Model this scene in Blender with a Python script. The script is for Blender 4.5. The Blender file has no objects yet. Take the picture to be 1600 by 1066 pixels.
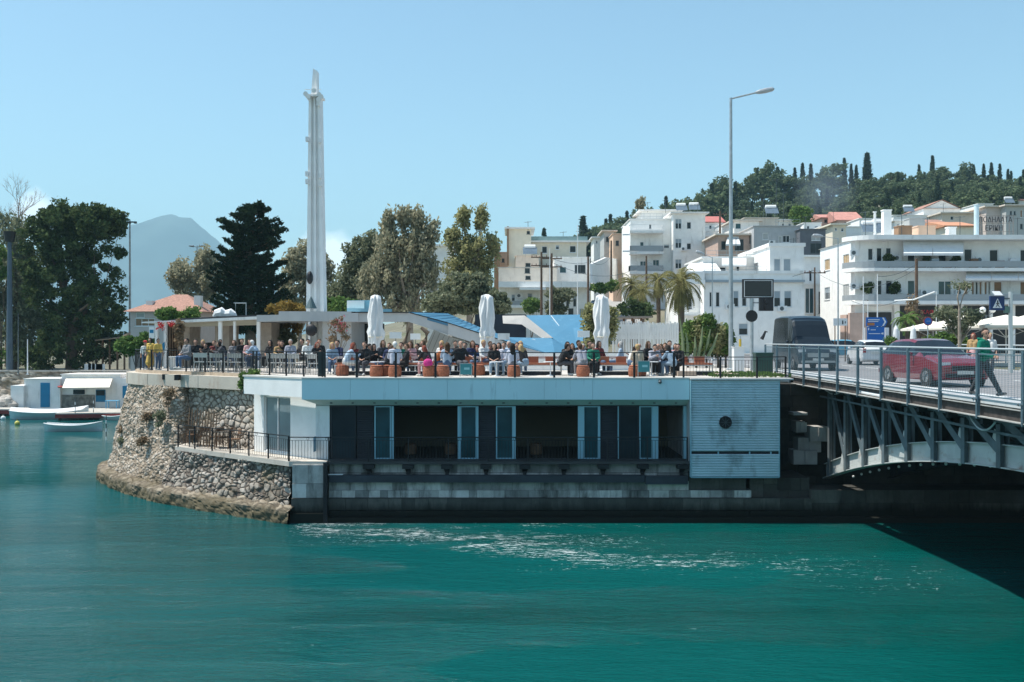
import bpy, math, random
import numpy as np
from mathutils import Vector, Matrix, noise, Euler
R = math.radians
S = bpy.context.scene
COL = S.collection
rnd = random.Random(7)
# ---------------------------------------------------------------- camera, world, sun, exposure
F = 1556.0; EYE = 7.3
cd = bpy.data.cameras.new("camera"); cam = bpy.data.objects.new("camera", cd); COL.objects.link(cam)
cam.location = (0, 0, EYE); cam.rotation_euler = (R(90), 0, 0)
cd.sensor_width = 36.0; cd.lens = 35.01; cd.shift_y = -3.0 / 1600; cd.clip_end = 30000; cd.clip_start = 0.1
S.camera = cam
SUND = Vector((0.44, -0.045, -0.90)).normalized()          # direction the light travels
sun_el = math.asin(-SUND.z); sun_az = math.atan2(-SUND.x, -SUND.y)
sl = bpy.data.lights.new("sun", 'SUN'); sl.energy = 5.0; sl.angle = R(0.53); sl.color = (1.0, 0.955, 0.88)
so = bpy.data.objects.new("sun", sl); COL.objects.link(so)
so.rotation_euler = SUND.to_track_quat('-Z', 'Y').to_euler(); so.location = (-30, 20, 60)
W_ = bpy.data.worlds.new("World"); S.world = W_; W_.use_nodes = True
nt = W_.node_tree; nt.nodes.clear()
def nn(t, typ, **k):
    n = t.nodes.new(typ)
    for a, b in k.items(): setattr(n, a, b)
    return n
out = nn(nt, 'ShaderNodeOutputWorld'); bg = nn(nt, 'ShaderNodeBackground'); sky = nn(nt, 'ShaderNodeTexSky', sky_type='NISHITA')
sky.sun_disc = False; sky.sun_elevation = sun_el; sky.sun_rotation = sun_az
sky.air_density = 1.0; sky.dust_density = 0.6; sky.ozone_density = 0.9; sky.altitude = 0
bg.inputs[1].default_value = 0.13
# grade of the sky towards cyan plus two small far clouds (by direction)
tint = nn(nt, 'ShaderNodeMix', data_type='RGBA', blend_type='MULTIPLY'); tint.inputs[0].default_value = 1
nt.links.new(sky.outputs[0], tint.inputs[6]); tint.inputs[7].default_value = (0.90, 1.05, 0.99, 1)
tc = nn(nt, 'ShaderNodeTexCoord')
nz = nn(nt, 'ShaderNodeTexNoise'); nz.inputs['Scale'].default_value = 26; nz.inputs['Detail'].default_value = 6
nt.links.new(tc.outputs['Generated'], nz.inputs['Vector'])
acc = None
for (px, py, rad) in ((520, 400, .052), (498, 460, .05), (58, 335, .035), (548, 440, .035)):
    dv = Vector(((px - 800) / F, 1, -(py - 530) / F)).normalized()
    dn = nn(nt, 'ShaderNodeVectorMath', operation='DISTANCE'); dn.inputs[1].default_value = dv
    nt.links.new(tc.outputs['Generated'], dn.inputs[0])
    mr = nn(nt, 'ShaderNodeMapRange'); mr.inputs[1].default_value = 0; mr.inputs[2].default_value = rad
    mr.inputs[3].default_value = 1; mr.inputs[4].default_value = 0
    nt.links.new(dn.outputs['Value'], mr.inputs[0])
    if acc is None: acc = mr.outputs[0]
    else:
        mx = nn(nt, 'ShaderNodeMath', operation='MAXIMUM'); nt.links.new(acc, mx.inputs[0]); nt.links.new(mr.outputs[0], mx.inputs[1]); acc = mx.outputs[0]
ad = nn(nt, 'ShaderNodeMath', operation='ADD'); nt.links.new(acc, ad.inputs[0]); nt.links.new(nz.outputs[0], ad.inputs[1])
m2 = nn(nt, 'ShaderNodeMapRange'); m2.inputs[1].default_value = .92; m2.inputs[2].default_value = 1.25; m2.inputs[4].default_value = .8
nt.links.new(ad.outputs[0], m2.inputs[0])
cm = nn(nt, 'ShaderNodeMix', data_type='RGBA'); nt.links.new(m2.outputs[0], cm.inputs[0])
nt.links.new(tint.outputs[2], cm.inputs[6]); cm.inputs[7].default_value = (12, 12.4, 12.6, 1)
nt.links.new(cm.outputs[2], bg.inputs[0]); nt.links.new(bg.outputs[0], out.inputs[0])
S.view_settings.view_transform = 'Standard'; S.view_settings.look = 'None'; S.view_settings.gamma = 1
S.view_settings.exposure = 0.55
S.render.engine = 'CYCLES'
S.cycles.max_bounces = 7; S.cycles.diffuse_bounces = 3; S.cycles.glossy_bounces = 3; S.cycles.transparent_max_bounces = 8
S.cycles.volume_bounces = 0
S.cycles.use_denoising = True

# ---------------------------------------------------------------- helpers
def P(px, py, d):
    """world point seen at photo pixel (px,py) at depth d"""
    return Vector(((px - 800) / F * d, d, EYE - (py - 530) / F * d))
def X(px, d): return (px - 800) / F * d
def Z(py, d): return EYE - (py - 530) / F * d
WO = {}          # world location + rotation of things, for children built in world coordinates
def tag(o, label=None, cat=None, group=None, kind=None):
    if label: o['label'] = label
    if cat: o['category'] = cat
    if group: o['group'] = group
    if kind: o['kind'] = kind
    return o
def thing(name, label, cat, loc=(0, 0, 0), rz=0, group=None):
    o = bpy.data.objects.new(name, None); COL.objects.link(o)
    o.location = loc; o.rotation_euler = (0, 0, rz); o.empty_display_size = .2
    WO[o.name] = (Vector(loc), rz)
    return tag(o, label, cat, group)
class MB:
    def __init__(s): s.v = []; s.f = []; s.m = []; s.cur = 0; s.smooth = False; s.col = None
    def add(s, vs, fs):
        b = len(s.v); s.v.extend([tuple(p) for p in vs])
        for f in fs: s.f.append(tuple(b + i for i in f)); s.m.append(s.cur)
        return s
    def box(s, x0, x1, y0, y1, z0, z1):
        x0, x1 = min(x0, x1), max(x0, x1); y0, y1 = min(y0, y1), max(y0, y1); z0, z1 = min(z0, z1), max(z0, z1)
        return s.add([(x0,y0,z0),(x1,y0,z0),(x1,y1,z0),(x0,y1,z0),(x0,y0,z1),(x1,y0,z1),(x1,y1,z1),(x0,y1,z1)],
                     [(0,3,2,1),(4,5,6,7),(0,1,5,4),(1,2,6,5),(2,3,7,6),(3,0,4,7)])
    def bar(s, p, q, w, h=None, up=(0, 0, 1)):
        h = h or w; p = Vector(p); q = Vector(q); d = (q - p)
        if d.length < 1e-6: return s
        d.normalize(); u = Vector(up)
        if abs(d.dot(u)) > .98: u = Vector((0, 1, 0))
        a = d.cross(u).normalized() * w / 2; b = a.cross(d).normalized() * h / 2
        vs = [p - a - b, p + a - b, p + a + b, p - a + b, q - a - b, q + a - b, q + a + b, q - a + b]
        return s.add(vs, [(3,2,1,0),(4,5,6,7),(0,1,5,4),(1,2,6,5),(2,3,7,6),(3,0,4,7)])
    def tube(s, pts, rs, n=8, cap=True):
        pts = [Vector(p) for p in pts]
        if not hasattr(rs, '__len__'): rs = [rs] * len(pts)
        ref = Vector((0, 0, 1)); vs = []; N = len(pts)
        for i, p in enumerate(pts):
            d = (pts[min(i + 1, N - 1)] - pts[max(i - 1, 0)]).normalized()
            r = ref if abs(d.dot(ref)) < .95 else Vector((1, 0, 0))
            a = d.cross(r).normalized(); b = a.cross(d).normalized()
            for k in range(n):
                t = 2 * math.pi * k / n
                vs.append(p + (a * math.cos(t) + b * math.sin(t)) * rs[i])
        fs = [(i * n + k, i * n + (k + 1) % n, (i + 1) * n + (k + 1) % n, (i + 1) * n + k) for i in range(N - 1) for k in range(n)]
        if cap: fs += [tuple(range(n - 1, -1, -1)), tuple((N - 1) * n + k for k in range(n))]
        return s.add(vs, fs)
    def lathe(s, prof, c=(0, 0, 0), n=16):
        vs = [(c[0] + r * math.cos(2 * math.pi * k / n), c[1] + r * math.sin(2 * math.pi * k / n), c[2] + z) for r, z in prof for k in range(n)]
        N = len(prof)
        fs = [(i * n + k, i * n + (k + 1) % n, (i + 1) * n + (k + 1) % n, (i + 1) * n + k) for i in range(N - 1) for k in range(n)]
        fs += [tuple(range(n - 1, -1, -1)), tuple((N - 1) * n + k for k in range(n))]
        return s.add(vs, fs)
    def ball(s, c, r, n=12, m=8, sc=(1, 1, 1)):
        c = Vector(c); vs = [c + Vector((0, 0, -r * sc[2]))]
        for i in range(1, m):
            t = math.pi * i / m - math.pi / 2
            for k in range(n):
                a = 2 * math.pi * k / n
                vs.append(c + Vector((r * sc[0] * math.cos(t) * math.cos(a), r * sc[1] * math.cos(t) * math.sin(a), r * sc[2] * math.sin(t))))
        vs.append(c + Vector((0, 0, r * sc[2]))); T = len(vs) - 1
        fs = [(0, 1 + (k + 1) % n, 1 + k) for k in range(n)]
        for i in range(m - 2):
            fs += [(1 + i * n + k, 1 + i * n + (k + 1) % n, 1 + (i + 1) * n + (k + 1) % n, 1 + (i + 1) * n + k) for k in range(n)]
        fs += [(1 + (m - 2) * n + k, 1 + (m - 2) * n + (k + 1) % n, T) for k in range(n)]
        return s.add(vs, fs)
    def prism(s, poly, z0, z1):
        n = len(poly); zz0 = z0 if hasattr(z0, '__len__') else [z0] * n; zz1 = z1 if hasattr(z1, '__len__') else [z1] * n
        A = sum(poly[i][0] * poly[(i + 1) % n][1] - poly[(i + 1) % n][0] * poly[i][1] for i in range(n))
        if A < 0: poly = poly[::-1]; zz0 = zz0[::-1]; zz1 = zz1[::-1]
        vs = [(p[0], p[1], zz0[i]) for i, p in enumerate(poly)] + [(p[0], p[1], zz1[i]) for i, p in enumerate(poly)]
        return s.add(vs, [tuple(range(n - 1, -1, -1)), tuple(range(n, 2 * n))] + [(i, (i + 1) % n, n + (i + 1) % n, n + i) for i in range(n)])
    def slabpoly(s, pts, off):
        """planar-ish polygon pts given thickness by vector off"""
        n = len(pts); pts = [Vector(p) for p in pts]; off = Vector(off)
        vs = pts + [p + off for p in pts]
        return s.add(vs, [tuple(range(n)), tuple(range(2 * n - 1, n - 1, -1))] + [(i, n + i, n + (i + 1) % n, (i + 1) % n) for i in range(n)])
    def arrays(s, V, Fq):
        b = len(s.v); s.v.extend(map(tuple, V.tolist())); q = (Fq + b).tolist(); s.f.extend(map(tuple, q)); s.m.extend([s.cur] * len(q)); return s
    def mesh(s, name, mats):
        me = bpy.data.meshes.new(name); me.from_pydata(s.v, [], s.f); me.update()
        for m in (mats if isinstance(mats, (list, tuple)) else [mats]): me.materials.append(m)
        if any(s.m): me.polygons.foreach_set('material_index', s.m)
        if s.smooth: me.polygons.foreach_set('use_smooth', [True] * len(me.polygons))
        return me
    def build(s, name, mats, parent=None, world=False, origin=None):
        """world=True: vertices are world coordinates, moved into the parent's space (or, at top level, about their own base)"""
        o0 = Vector((0, 0, 0)); rz = 0
        if world:
            if parent is not None:
                o0, rz = WO[parent.name]
            else:
                a = np.array(s.v); mn = a.min(0); mx = a.max(0)
                o0 = Vector(origin) if origin else Vector(((mn[0] + mx[0]) / 2, (mn[1] + mx[1]) / 2, mn[2]))
            a = np.array(s.v) - np.array(o0)
            if rz:
                c, sn = math.cos(-rz), math.sin(-rz); a = np.stack([a[:, 0] * c - a[:, 1] * sn, a[:, 0] * sn + a[:, 1] * c, a[:, 2]], 1)
            s.v = list(map(tuple, a.tolist()))
        me = s.mesh(name, mats)
        o = bpy.data.objects.new(name, me); COL.objects.link(o)
        if parent is not None:
            o.parent = parent; WO[o.name] = (o0, rz) if world else WO.get(parent.name, (Vector((0, 0, 0)), 0))
        else:
            if world: o.location = o0
            WO[o.name] = (Vector(o.location), 0)
        return o
def dup(root, loc, rz=0, label=None, sc=1, group=None, mats=None):
    """copy of a thing with copies of its parts and sub-parts; mats: part name -> material on the copy only"""
    def cp(o, par):
        c = o.copy(); COL.objects.link(c)
        if par is not None: c.parent = par
        if mats:
            k = o.name.split('.')[0]
            if k in mats and c.type == 'MESH':
                c.material_slots[0].link = 'OBJECT'; c.material_slots[0].material = mats[k]
        for ch in o.children: cp(ch, c)
        return c
    r = cp(root, None); r.location = loc; r.rotation_euler = (0, 0, rz); r.scale = (sc, sc, sc)
    if label: r['label'] = label
    if group: r['group'] = group
    return r
def place(root, loc, rz, label=None, sc=1, group=None, used=set(), mats=None):
    """first use moves the original itself, later uses copy it"""
    if root.name in used: return dup(root, loc, rz, label, sc, group, mats)
    used.add(root.name); root.location = loc; root.rotation_euler = (0, 0, rz); root.scale = (sc, sc, sc)
    if label: root['label'] = label
    if group: root['group'] = group
    if mats:
        for ch in root.children:
            k = ch.name.split('.')[0]
            if k in mats and ch.type == 'MESH': ch.material_slots[0].link = 'OBJECT'; ch.material_slots[0].material = mats[k]
    return root
# ---------------------------------------------------------------- materials
MC = {}
def M(name, col, rough=.6, metal=0., var=.12, vs=1.5, bump=0., bs=18., spec=.4, stain=None, sa=.5, sscale=(2.5, 2.5, .35), st=.56, coat=0.):
    if name in MC: return MC[name]
    m = bpy.data.materials.new(name); m.use_nodes = True; t = m.node_tree; b = t.nodes['Principled BSDF']; MC[name] = m
    b.inputs['Roughness'].default_value = rough; b.inputs['Metallic'].default_value = metal; b.inputs['Specular IOR Level'].default_value = spec
    b.inputs['Coat Weight'].default_value = coat
    g = nn(t, 'ShaderNodeNewGeometry'); c = None
    if var:
        n = nn(t, 'ShaderNodeTexNoise'); n.inputs['Scale'].default_value = vs; n.inputs['Detail'].default_value = 5; t.links.new(g.outputs['Position'], n.inputs['Vector'])
        r = nn(t, 'ShaderNodeValToRGB'); r.color_ramp.elements[0].position = .3; r.color_ramp.elements[1].position = .7
        r.color_ramp.elements[0].color = (*[x * (1 - var) for x in col], 1); r.color_ramp.elements[1].color = (*[min(1, x * (1 + var)) for x in col], 1)
        t.links.new(n.outputs[0], r.inputs[0]); c = r.outputs[0]
    else: b.inputs['Base Color'].default_value = (*col, 1)
    if stain:
        mp = nn(t, 'ShaderNodeMapping'); mp.inputs['Scale'].default_value = sscale; t.links.new(g.outputs['Position'], mp.inputs[0])
        n = nn(t, 'ShaderNodeTexNoise'); n.inputs['Scale'].default_value = 1; n.inputs['Detail'].default_value = 7; n.inputs['Roughness'].default_value = .65; t.links.new(mp.outputs[0], n.inputs['Vector'])
        r = nn(t, 'ShaderNodeMapRange'); r.inputs[1].default_value = st; r.inputs[2].default_value = st + .14; r.inputs[4].default_value = sa; t.links.new(n.outputs[0], r.inputs[0])
        x = nn(t, 'ShaderNodeMix', data_type='RGBA'); t.links.new(r.outputs[0], x.inputs[0])
        if c: t.links.new(c, x.inputs[6])
        else: x.inputs[6].default_value = (*col, 1)
        x.inputs[7].default_value = (*stain, 1); c = x.outputs[2]
    if c: t.links.new(c, b.inputs['Base Color'])
    if bump:
        n = nn(t, 'ShaderNodeTexNoise'); n.inputs['Scale'].default_value = bs; n.inputs['Detail'].default_value = 4; t.links.new(g.outputs['Position'], n.inputs['Vector'])
        bp = nn(t, 'ShaderNodeBump'); bp.inputs['Strength'].default_value = bump; bp.inputs['Distance'].default_value = .05; t.links.new(n.outputs[0], bp.inputs['Height']); t.links.new(bp.outputs[0], b.inputs['Normal'])
    return m
def Mleaf(name, c1, c2, c3, trans=.25):
    if name in MC: return MC[name]
    m = bpy.data.materials.new(name); m.use_nodes = True; t = m.node_tree; t.nodes.clear(); MC[name] = m
    o = nn(t, 'ShaderNodeOutputMaterial'); g = nn(t, 'ShaderNodeNewGeometry')
    r = nn(t, 'ShaderNodeValToRGB'); e = r.color_ramp.elements; e[0].color = (*c1, 1); e[1].color = (*c3, 1); k = e.new(.55); k.color = (*c2, 1)
    n = nn(t, 'ShaderNodeTexNoise'); n.inputs['Scale'].default_value = .45; n.inputs['Detail'].default_value = 3; t.links.new(g.outputs['Position'], n.inputs['Vector'])
    a = nn(t, 'ShaderNodeMath', operation='MULTIPLY_ADD'); a.inputs[1].default_value = .55; t.links.new(g.outputs['Random Per Island'], a.inputs[0])
    b = nn(t, 'ShaderNodeMath', operation='MULTIPLY'); b.inputs[1].default_value = .5; t.links.new(n.outputs[0], b.inputs[0]); t.links.new(b.outputs[0], a.inputs[2]); t.links.new(a.outputs[0], r.inputs[0])
    d = nn(t, 'ShaderNodeBsdfDiffuse'); tr = nn(t, 'ShaderNodeBsdfTranslucent'); mx = nn(t, 'ShaderNodeMixShader'); mx.inputs[0].default_value = trans
    t.links.new(r.outputs[0], d.inputs[0]); t.links.new(r.outputs[0], tr.inputs[0]); t.links.new(d.outputs[0], mx.inputs[1]); t.links.new(tr.outputs[0], mx.inputs[2]); t.links.new(mx.outputs[0], o.inputs[0])
    return m
white = M('white_plaster', (.80, .80, .78), .75, var=.06, bump=.15, stain=(.40, .38, .34), sa=.55, st=.58, sscale=(1.6, 1.6, .3))
white2 = M('old_white_plaster', (.76, .75, .72), .8, var=.07, bump=.15, stain=(.36, .33, .29), sa=.5, st=.57)
cream = M('cream_plaster', (.72, .66, .54), .8, var=.06, bump=.1, stain=(.38, .33, .26), sa=.5)
beige = M('beige_plaster', (.63, .56, .48), .85, var=.08, bump=.2, stain=(.38, .30, .24), sa=.5)
peach = M('peach_plaster', (.72, .50, .36), .8, var=.06)
grey_pl = M('grey_plaster', (.42, .43, .44), .8, var=.07, stain=(.25, .25, .25), sa=.4)
pink_pl = M('pink_plaster', (.50, .36, .30), .85, var=.12, stain=(.3, .24, .2), sa=.4)
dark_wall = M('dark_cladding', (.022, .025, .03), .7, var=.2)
tile = M('roof_tiles', (.33, .18, .135), .85, var=.3, vs=6, bump=.6, bs=12, stain=(.25, .14, .1), sa=.5)
glass = M('window_glass', (.02, .028, .035), .12, var=.4, vs=.8, spec=.25)
glass_l = M('light_glass', (.16, .21, .23), .12, var=.2, vs=.8, spec=.7)
frame_w = M('white_frame', (.72, .73, .73), .5, var=.03)
ochre = M('ochre_shutter', (.50, .34, .17), .7, var=.1)
brownsh = M('brown_shutter', (.28, .17, .10), .7, var=.15)
bluesh = M('grey_blue_blind', (.30, .36, .40), .7, var=.05)
greysh = M('grey_blind', (.42, .43, .42), .7, var=.05)
canvas = M('cream_canvas', (.70, .66, .57), .9, var=.05, bump=.1, bs=6)
canvas_w = M('white_canvas', (.70, .71, .71), .9, var=.05, bump=.2, bs=4, stain=(.45, .45, .44), sa=.3)
steel = M('galvanised_steel', (.36, .40, .42), .45, .5, var=.15, vs=4)
steel_d = M('dark_grey_steel', (.10, .12, .13), .5, .4, var=.2)
blackm = M('black_metal', (.018, .018, .02), .5, .2, var=.2)
brown_wood = M('brown_wood', (.16, .09, .05), .7, var=.3, vs=6)
pole_wood = M('pole_wood', (.12, .075, .05), .85, var=.3, vs=3)
concrete = M('concrete', (.42, .40, .36), .9, var=.12, bump=.3, bs=8, stain=(.22, .2, .17), sa=.6)
asphalt = M('asphalt', (.20, .20, .205), .9, var=.1, vs=.7, bump=.3, bs=40)
terracotta = M('terracotta_weave', (.30, .105, .055), .8, var=.25, vs=14, bump=.6, bs=60)
orange_c = M('orange_cushion', (.34, .12, .065), .85, var=.1)
teal_c = M('teal_board', (.03, .19, .22), .5, var=.15)
bluep = M('bright_blue_paint', (.008, .19, .36), .5, var=.08)
lblue = M('light_blue_paint', (.28, .50, .58), .5, var=.06)
roofblue = M('blue_roofing', (.06, .19, .30), .55, var=.06, vs=.5, stain=(.16, .33, .46), sa=.4)
redp = M('red_paint', (.36, .05, .04), .6, var=.2)
bark = M('bark', (.12, .09, .065), .95, var=.3, vs=4, bump=.5)
bark_l = M('pale_bark', (.28, .23, .18), .95, var=.3, vs=4, bump=.4)
# ---------------------------------------------------------------- water
def water_mat():
    m = bpy.data.materials.new('sea_water'); m.use_nodes = True; t = m.node_tree; b = t.nodes['Principled BSDF']; L = t.links.new
    g = nn(t, 'ShaderNodeNewGeometry'); sp = nn(t, 'ShaderNodeSeparateXYZ'); L(g.outputs['Position'], sp.inputs[0])
    def noise_(sc, detail=5, dist=0, rough=.5, rot=0):
        mp = nn(t, 'ShaderNodeMapping'); mp.inputs['Scale'].default_value = sc; mp.inputs['Rotation'].default_value = (0, 0, rot); L(g.outputs['Position'], mp.inputs[0])
        n = nn(t, 'ShaderNodeTexNoise'); n.inputs['Scale'].default_value = 1; n.inputs['Detail'].default_value = detail; n.inputs['Distortion'].default_value = dist; n.inputs['Roughness'].default_value = rough
        L(mp.outputs[0], n.inputs['Vector']); return n.outputs[0]
    def math_(op, a, b_=None, c=None, clamp=False):
        n = nn(t, 'ShaderNodeMath', operation=op); n.use_clamp = clamp
        for i, v in enumerate((a, b_, c)):
            if v is None: continue
            if isinstance(v, (int, float)): n.inputs[i].default_value = v
            else: L(v, n.inputs[i])
        return n.outputs[0]
    def mapr(v, a, b_, c=0., d=1., smooth=True):
        n = nn(t, 'ShaderNodeMapRange'); n.interpolation_type = 'SMOOTHSTEP' if smooth else 'LINEAR'
        L(v, n.inputs[0]); n.inputs[1].default_value = a; n.inputs[2].default_value = b_; n.inputs[3].default_value = c; n.inputs[4].default_value = d; return n.outputs[0]
    # body colour: teal, greener towards the channel, bluer to the left
    big = noise_((.035, .09, 1), 3, .6)
    r = nn(t, 'ShaderNodeValToRGB'); e = r.color_ramp.elements; e[0].position = .38; e[0].color = (.0003, .058, .050, 1); e[1].position = .64; e[1].color = (.0010, .096, .093, 1)
    L(big, r.inputs[0])
    lf = mapr(sp.outputs[0], 6, -14, 0, 1)
    mx = nn(t, 'ShaderNodeMix', data_type='RGBA'); L(math_('MULTIPLY', lf, .7), mx.inputs[0]); L(r.outputs[0], mx.inputs[6]); mx.inputs[7].default_value = (.0015, .070, .078, 1)
    # foam: a drifting froth band from quay to bridge; painted sun glints join below
    u = math_('ADD', math_('MULTIPLY_ADD', sp.outputs[0], .42, -35.6), sp.outputs[1])
    wob = math_('MULTIPLY_ADD', noise_((.16, .3, 1), 3), 6.5, -3.2)
    ua = math_('ABSOLUTE', math_('ADD', u, wob))
    band = mapr(ua, 4.6, .2, 0, 1)
    wall = math_('MULTIPLY', mapr(math_('ABSOLUTE', math_('SUBTRACT', sp.outputs[1], 38.9)), 1.1, .1, 0, .9), mapr(sp.outputs[0], 6, -2, .45, 1))
    msk = math_('MAXIMUM', band, wall)
    xl = math_('MULTIPLY', mapr(sp.outputs[0], -9.6, -7.6), mapr(sp.outputs[0], 15, 3, .35, 1))
    msk = math_('MULTIPLY', msk, xl)
    brk = noise_((.22, .5, 1), 4, 1.0, .6); msk = math_('MULTIPLY', msk, mapr(brk, .34, .56, .35, 1))
    fn = noise_((1.1, 3.0, 1), 10, 2.6, .74, .12); fine = noise_((8, 13, 1), 4, 1.2, .75)
    fs = math_('MULTIPLY_ADD', fine, .36, fn)
    foam_and_glint = math_('MULTIPLY', mapr(math_('MULTIPLY_ADD', msk, .18, fs), .85, .95), mapr(msk, .0, .3))
    glint_noise = noise_((2.2, 4.2, 1), 2, .8, .5); fine2 = noise_((9, 14, 1), 2)  # sparse pale points: sun glints painted into the water colour
    glint = mapr(math_('MULTIPLY_ADD', fine2, .35, glint_noise), .985, 1.02)
    foam_and_glint = math_('MAXIMUM', foam_and_glint, math_('MULTIPLY', glint, .55))
    m2 = nn(t, 'ShaderNodeMix', data_type='RGBA'); L(foam_and_glint, m2.inputs[0]); L(mx.outputs[2], m2.inputs[6]); m2.inputs[7].default_value = (.55, .60, .60, 1)
    L(m2.outputs[2], b.inputs['Base Color'])
    L(mapr(foam_and_glint, 0, 1, .09, .7, False), b.inputs['Roughness'])
    b.inputs['IOR'].default_value = 1.33; b.inputs['Specular IOR Level'].default_value = .19
    # ripples
    h = math_('MULTIPLY_ADD', noise_((.4, 1.2, 1), 4, .5, .55, .1), 1.15, math_('MULTIPLY', noise_((1.8, 5.2, 1), 5, .8, .65, -.12), .50))
    h = math_('ADD', h, math_('MULTIPLY', noise_((6, 15, 1), 4, .5), .28))
    h = math_('ADD', h, math_('MULTIPLY', foam_and_glint, .10))
    calm = mapr(math_('MULTIPLY_ADD', sp.outputs[0], -.9, math_('SUBTRACT', sp.outputs[1], 13.5)), 38, 60, .62, .05)
    slick = mapr(noise_((.05, .26, 1), 4, .8, .55, .06), .40, .60, .75, 1.25); calm = math_('MULTIPLY', calm, slick)
    bp = nn(t, 'ShaderNodeBump'); bp.inputs['Distance'].default_value = .50; L(calm, bp.inputs['Strength']); L(h, bp.inputs['Height']); L(bp.outputs[0], b.inputs['Normal'])
    return m
wm = MB(); wm.add([(-700, -55, 0), (500, -55, 0), (500, 150, 0), (-700, 150, 0)], [(0, 1, 2, 3)])
tag(wm.build('water', water_mat()), kind='structure')
sb = MB(); sb.add([(-700, -55, -3), (500, -55, -3), (500, 150, -3), (-700, 150, -3)], [(0, 1, 2, 3)])
tag(sb.build('seabed', M('seabed_sand', (.08, .09, .07), .9)), kind='structure')

# ---------------------------------------------------------------- ground and hill
RX = [-400, -160, -60, -24, 0, 24, 49, 73, 98, 122, 160, 200, 300, 500]
RZ = [4, 5, 9, 18, 27, 36, 45, 50, 57, 61, 62, 60, 48, 40]
def ridge(x): return float(np.interp(x, RX, RZ))
def terr(x, y):
    base = float(np.interp(x, [-30, -15], [3.75, 5.72]))
    if y < 108: return base
    t = min(1.0, (y - 108) / 272.0)
    if y > 380: t = max(0.0, 1.0 - (y - 380) / 500.0)
    return base + (ridge(x) - base) * (t ** .92)
def coast(x, y):
    if y < 46: return x > 11.0 and y > 43.5
    if x < -24: return y > 102.5
    xc = float(np.interp(y, [46, 58, 75, 97, 104], [-12, -15.5, -22, -31, -34]))
    return x > xc
gm = MB(); xs = list(np.arange(-150, 320.1, 4.0)); ys = list(np.arange(44, 124, 2.0)) + list(np.arange(124, 560, 6.0)) + [640, 760, 900]
V = []
for y in ys:
    for x in xs: V.append((x, y, terr(x, y) + noise.noise((x * .05, y * .05, 0)) * (0 if y < 120 else 1.0) if coast(x, y) else -4.0))
nx = len(xs)
Fq = [(j * nx + i, j * nx + i + 1, (j + 1) * nx + i + 1, (j + 1) * nx + i) for j in range(len(ys) - 1) for i in range(nx - 1)]
gm.add(V, Fq); gm.smooth = False
def ground_mat():
    m = M('dry_ground', (.15, .14, .10), .95, var=.3, vs=.12, bump=.3, bs=2, stain=(.09, .10, .05), sa=.8, sscale=(.09, .09, .09), st=.48); return m
tag(gm.build('ground', ground_mat()), kind='structure')
fp = MB(); fp.add([(-6400, 124, 2.0), (6400, 124, 2.0), (6400, 7250, 2.0), (-6400, 7250, 2.0)], [(0, 1, 2, 3)])
tag(fp.build('far_plain', ground_mat()), kind='structure')
# the far mountain
mtn = MB(); nxm, nym = 110, 40; V = []
PXS = [-150, 60, 100, 150, 180, 220, 265, 300, 330, 380, 430, 480, 560, 700]; PYS = [470, 440, 425, 385, 360, 344, 337, 345, 366, 402, 440, 480, 520, 532]
for j in range(nym + 1):
    y = 4700 + j * 64
    for i in range(nxm + 1):
        px = -150 + i * 850 / nxm; x = (px - 800) / F * y
        top = (530 - float(np.interp((x / 6300) * F + 800, PXS, PYS))) / F * 6300
        prof = math.exp(-((y - 6300) / 620.0) ** 2)
        n = noise.fractal((x * .0016, y * .0016, 3), 1.0, 2.0, 5) * 95
        V.append((x, y, 2 + max(0, top * prof + n * prof)))
mtn.add(V, [(j * (nxm + 1) + i, j * (nxm + 1) + i + 1, (j + 1) * (nxm + 1) + i + 1, (j + 1) * (nxm + 1) + i) for j in range(nym) for i in range(nxm)])
mtn.smooth = True
tag(mtn.build('mountain', M('mountain_scrub', (.05, .075, .07), .95, var=.5, vs=.004)), kind='structure')

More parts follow.
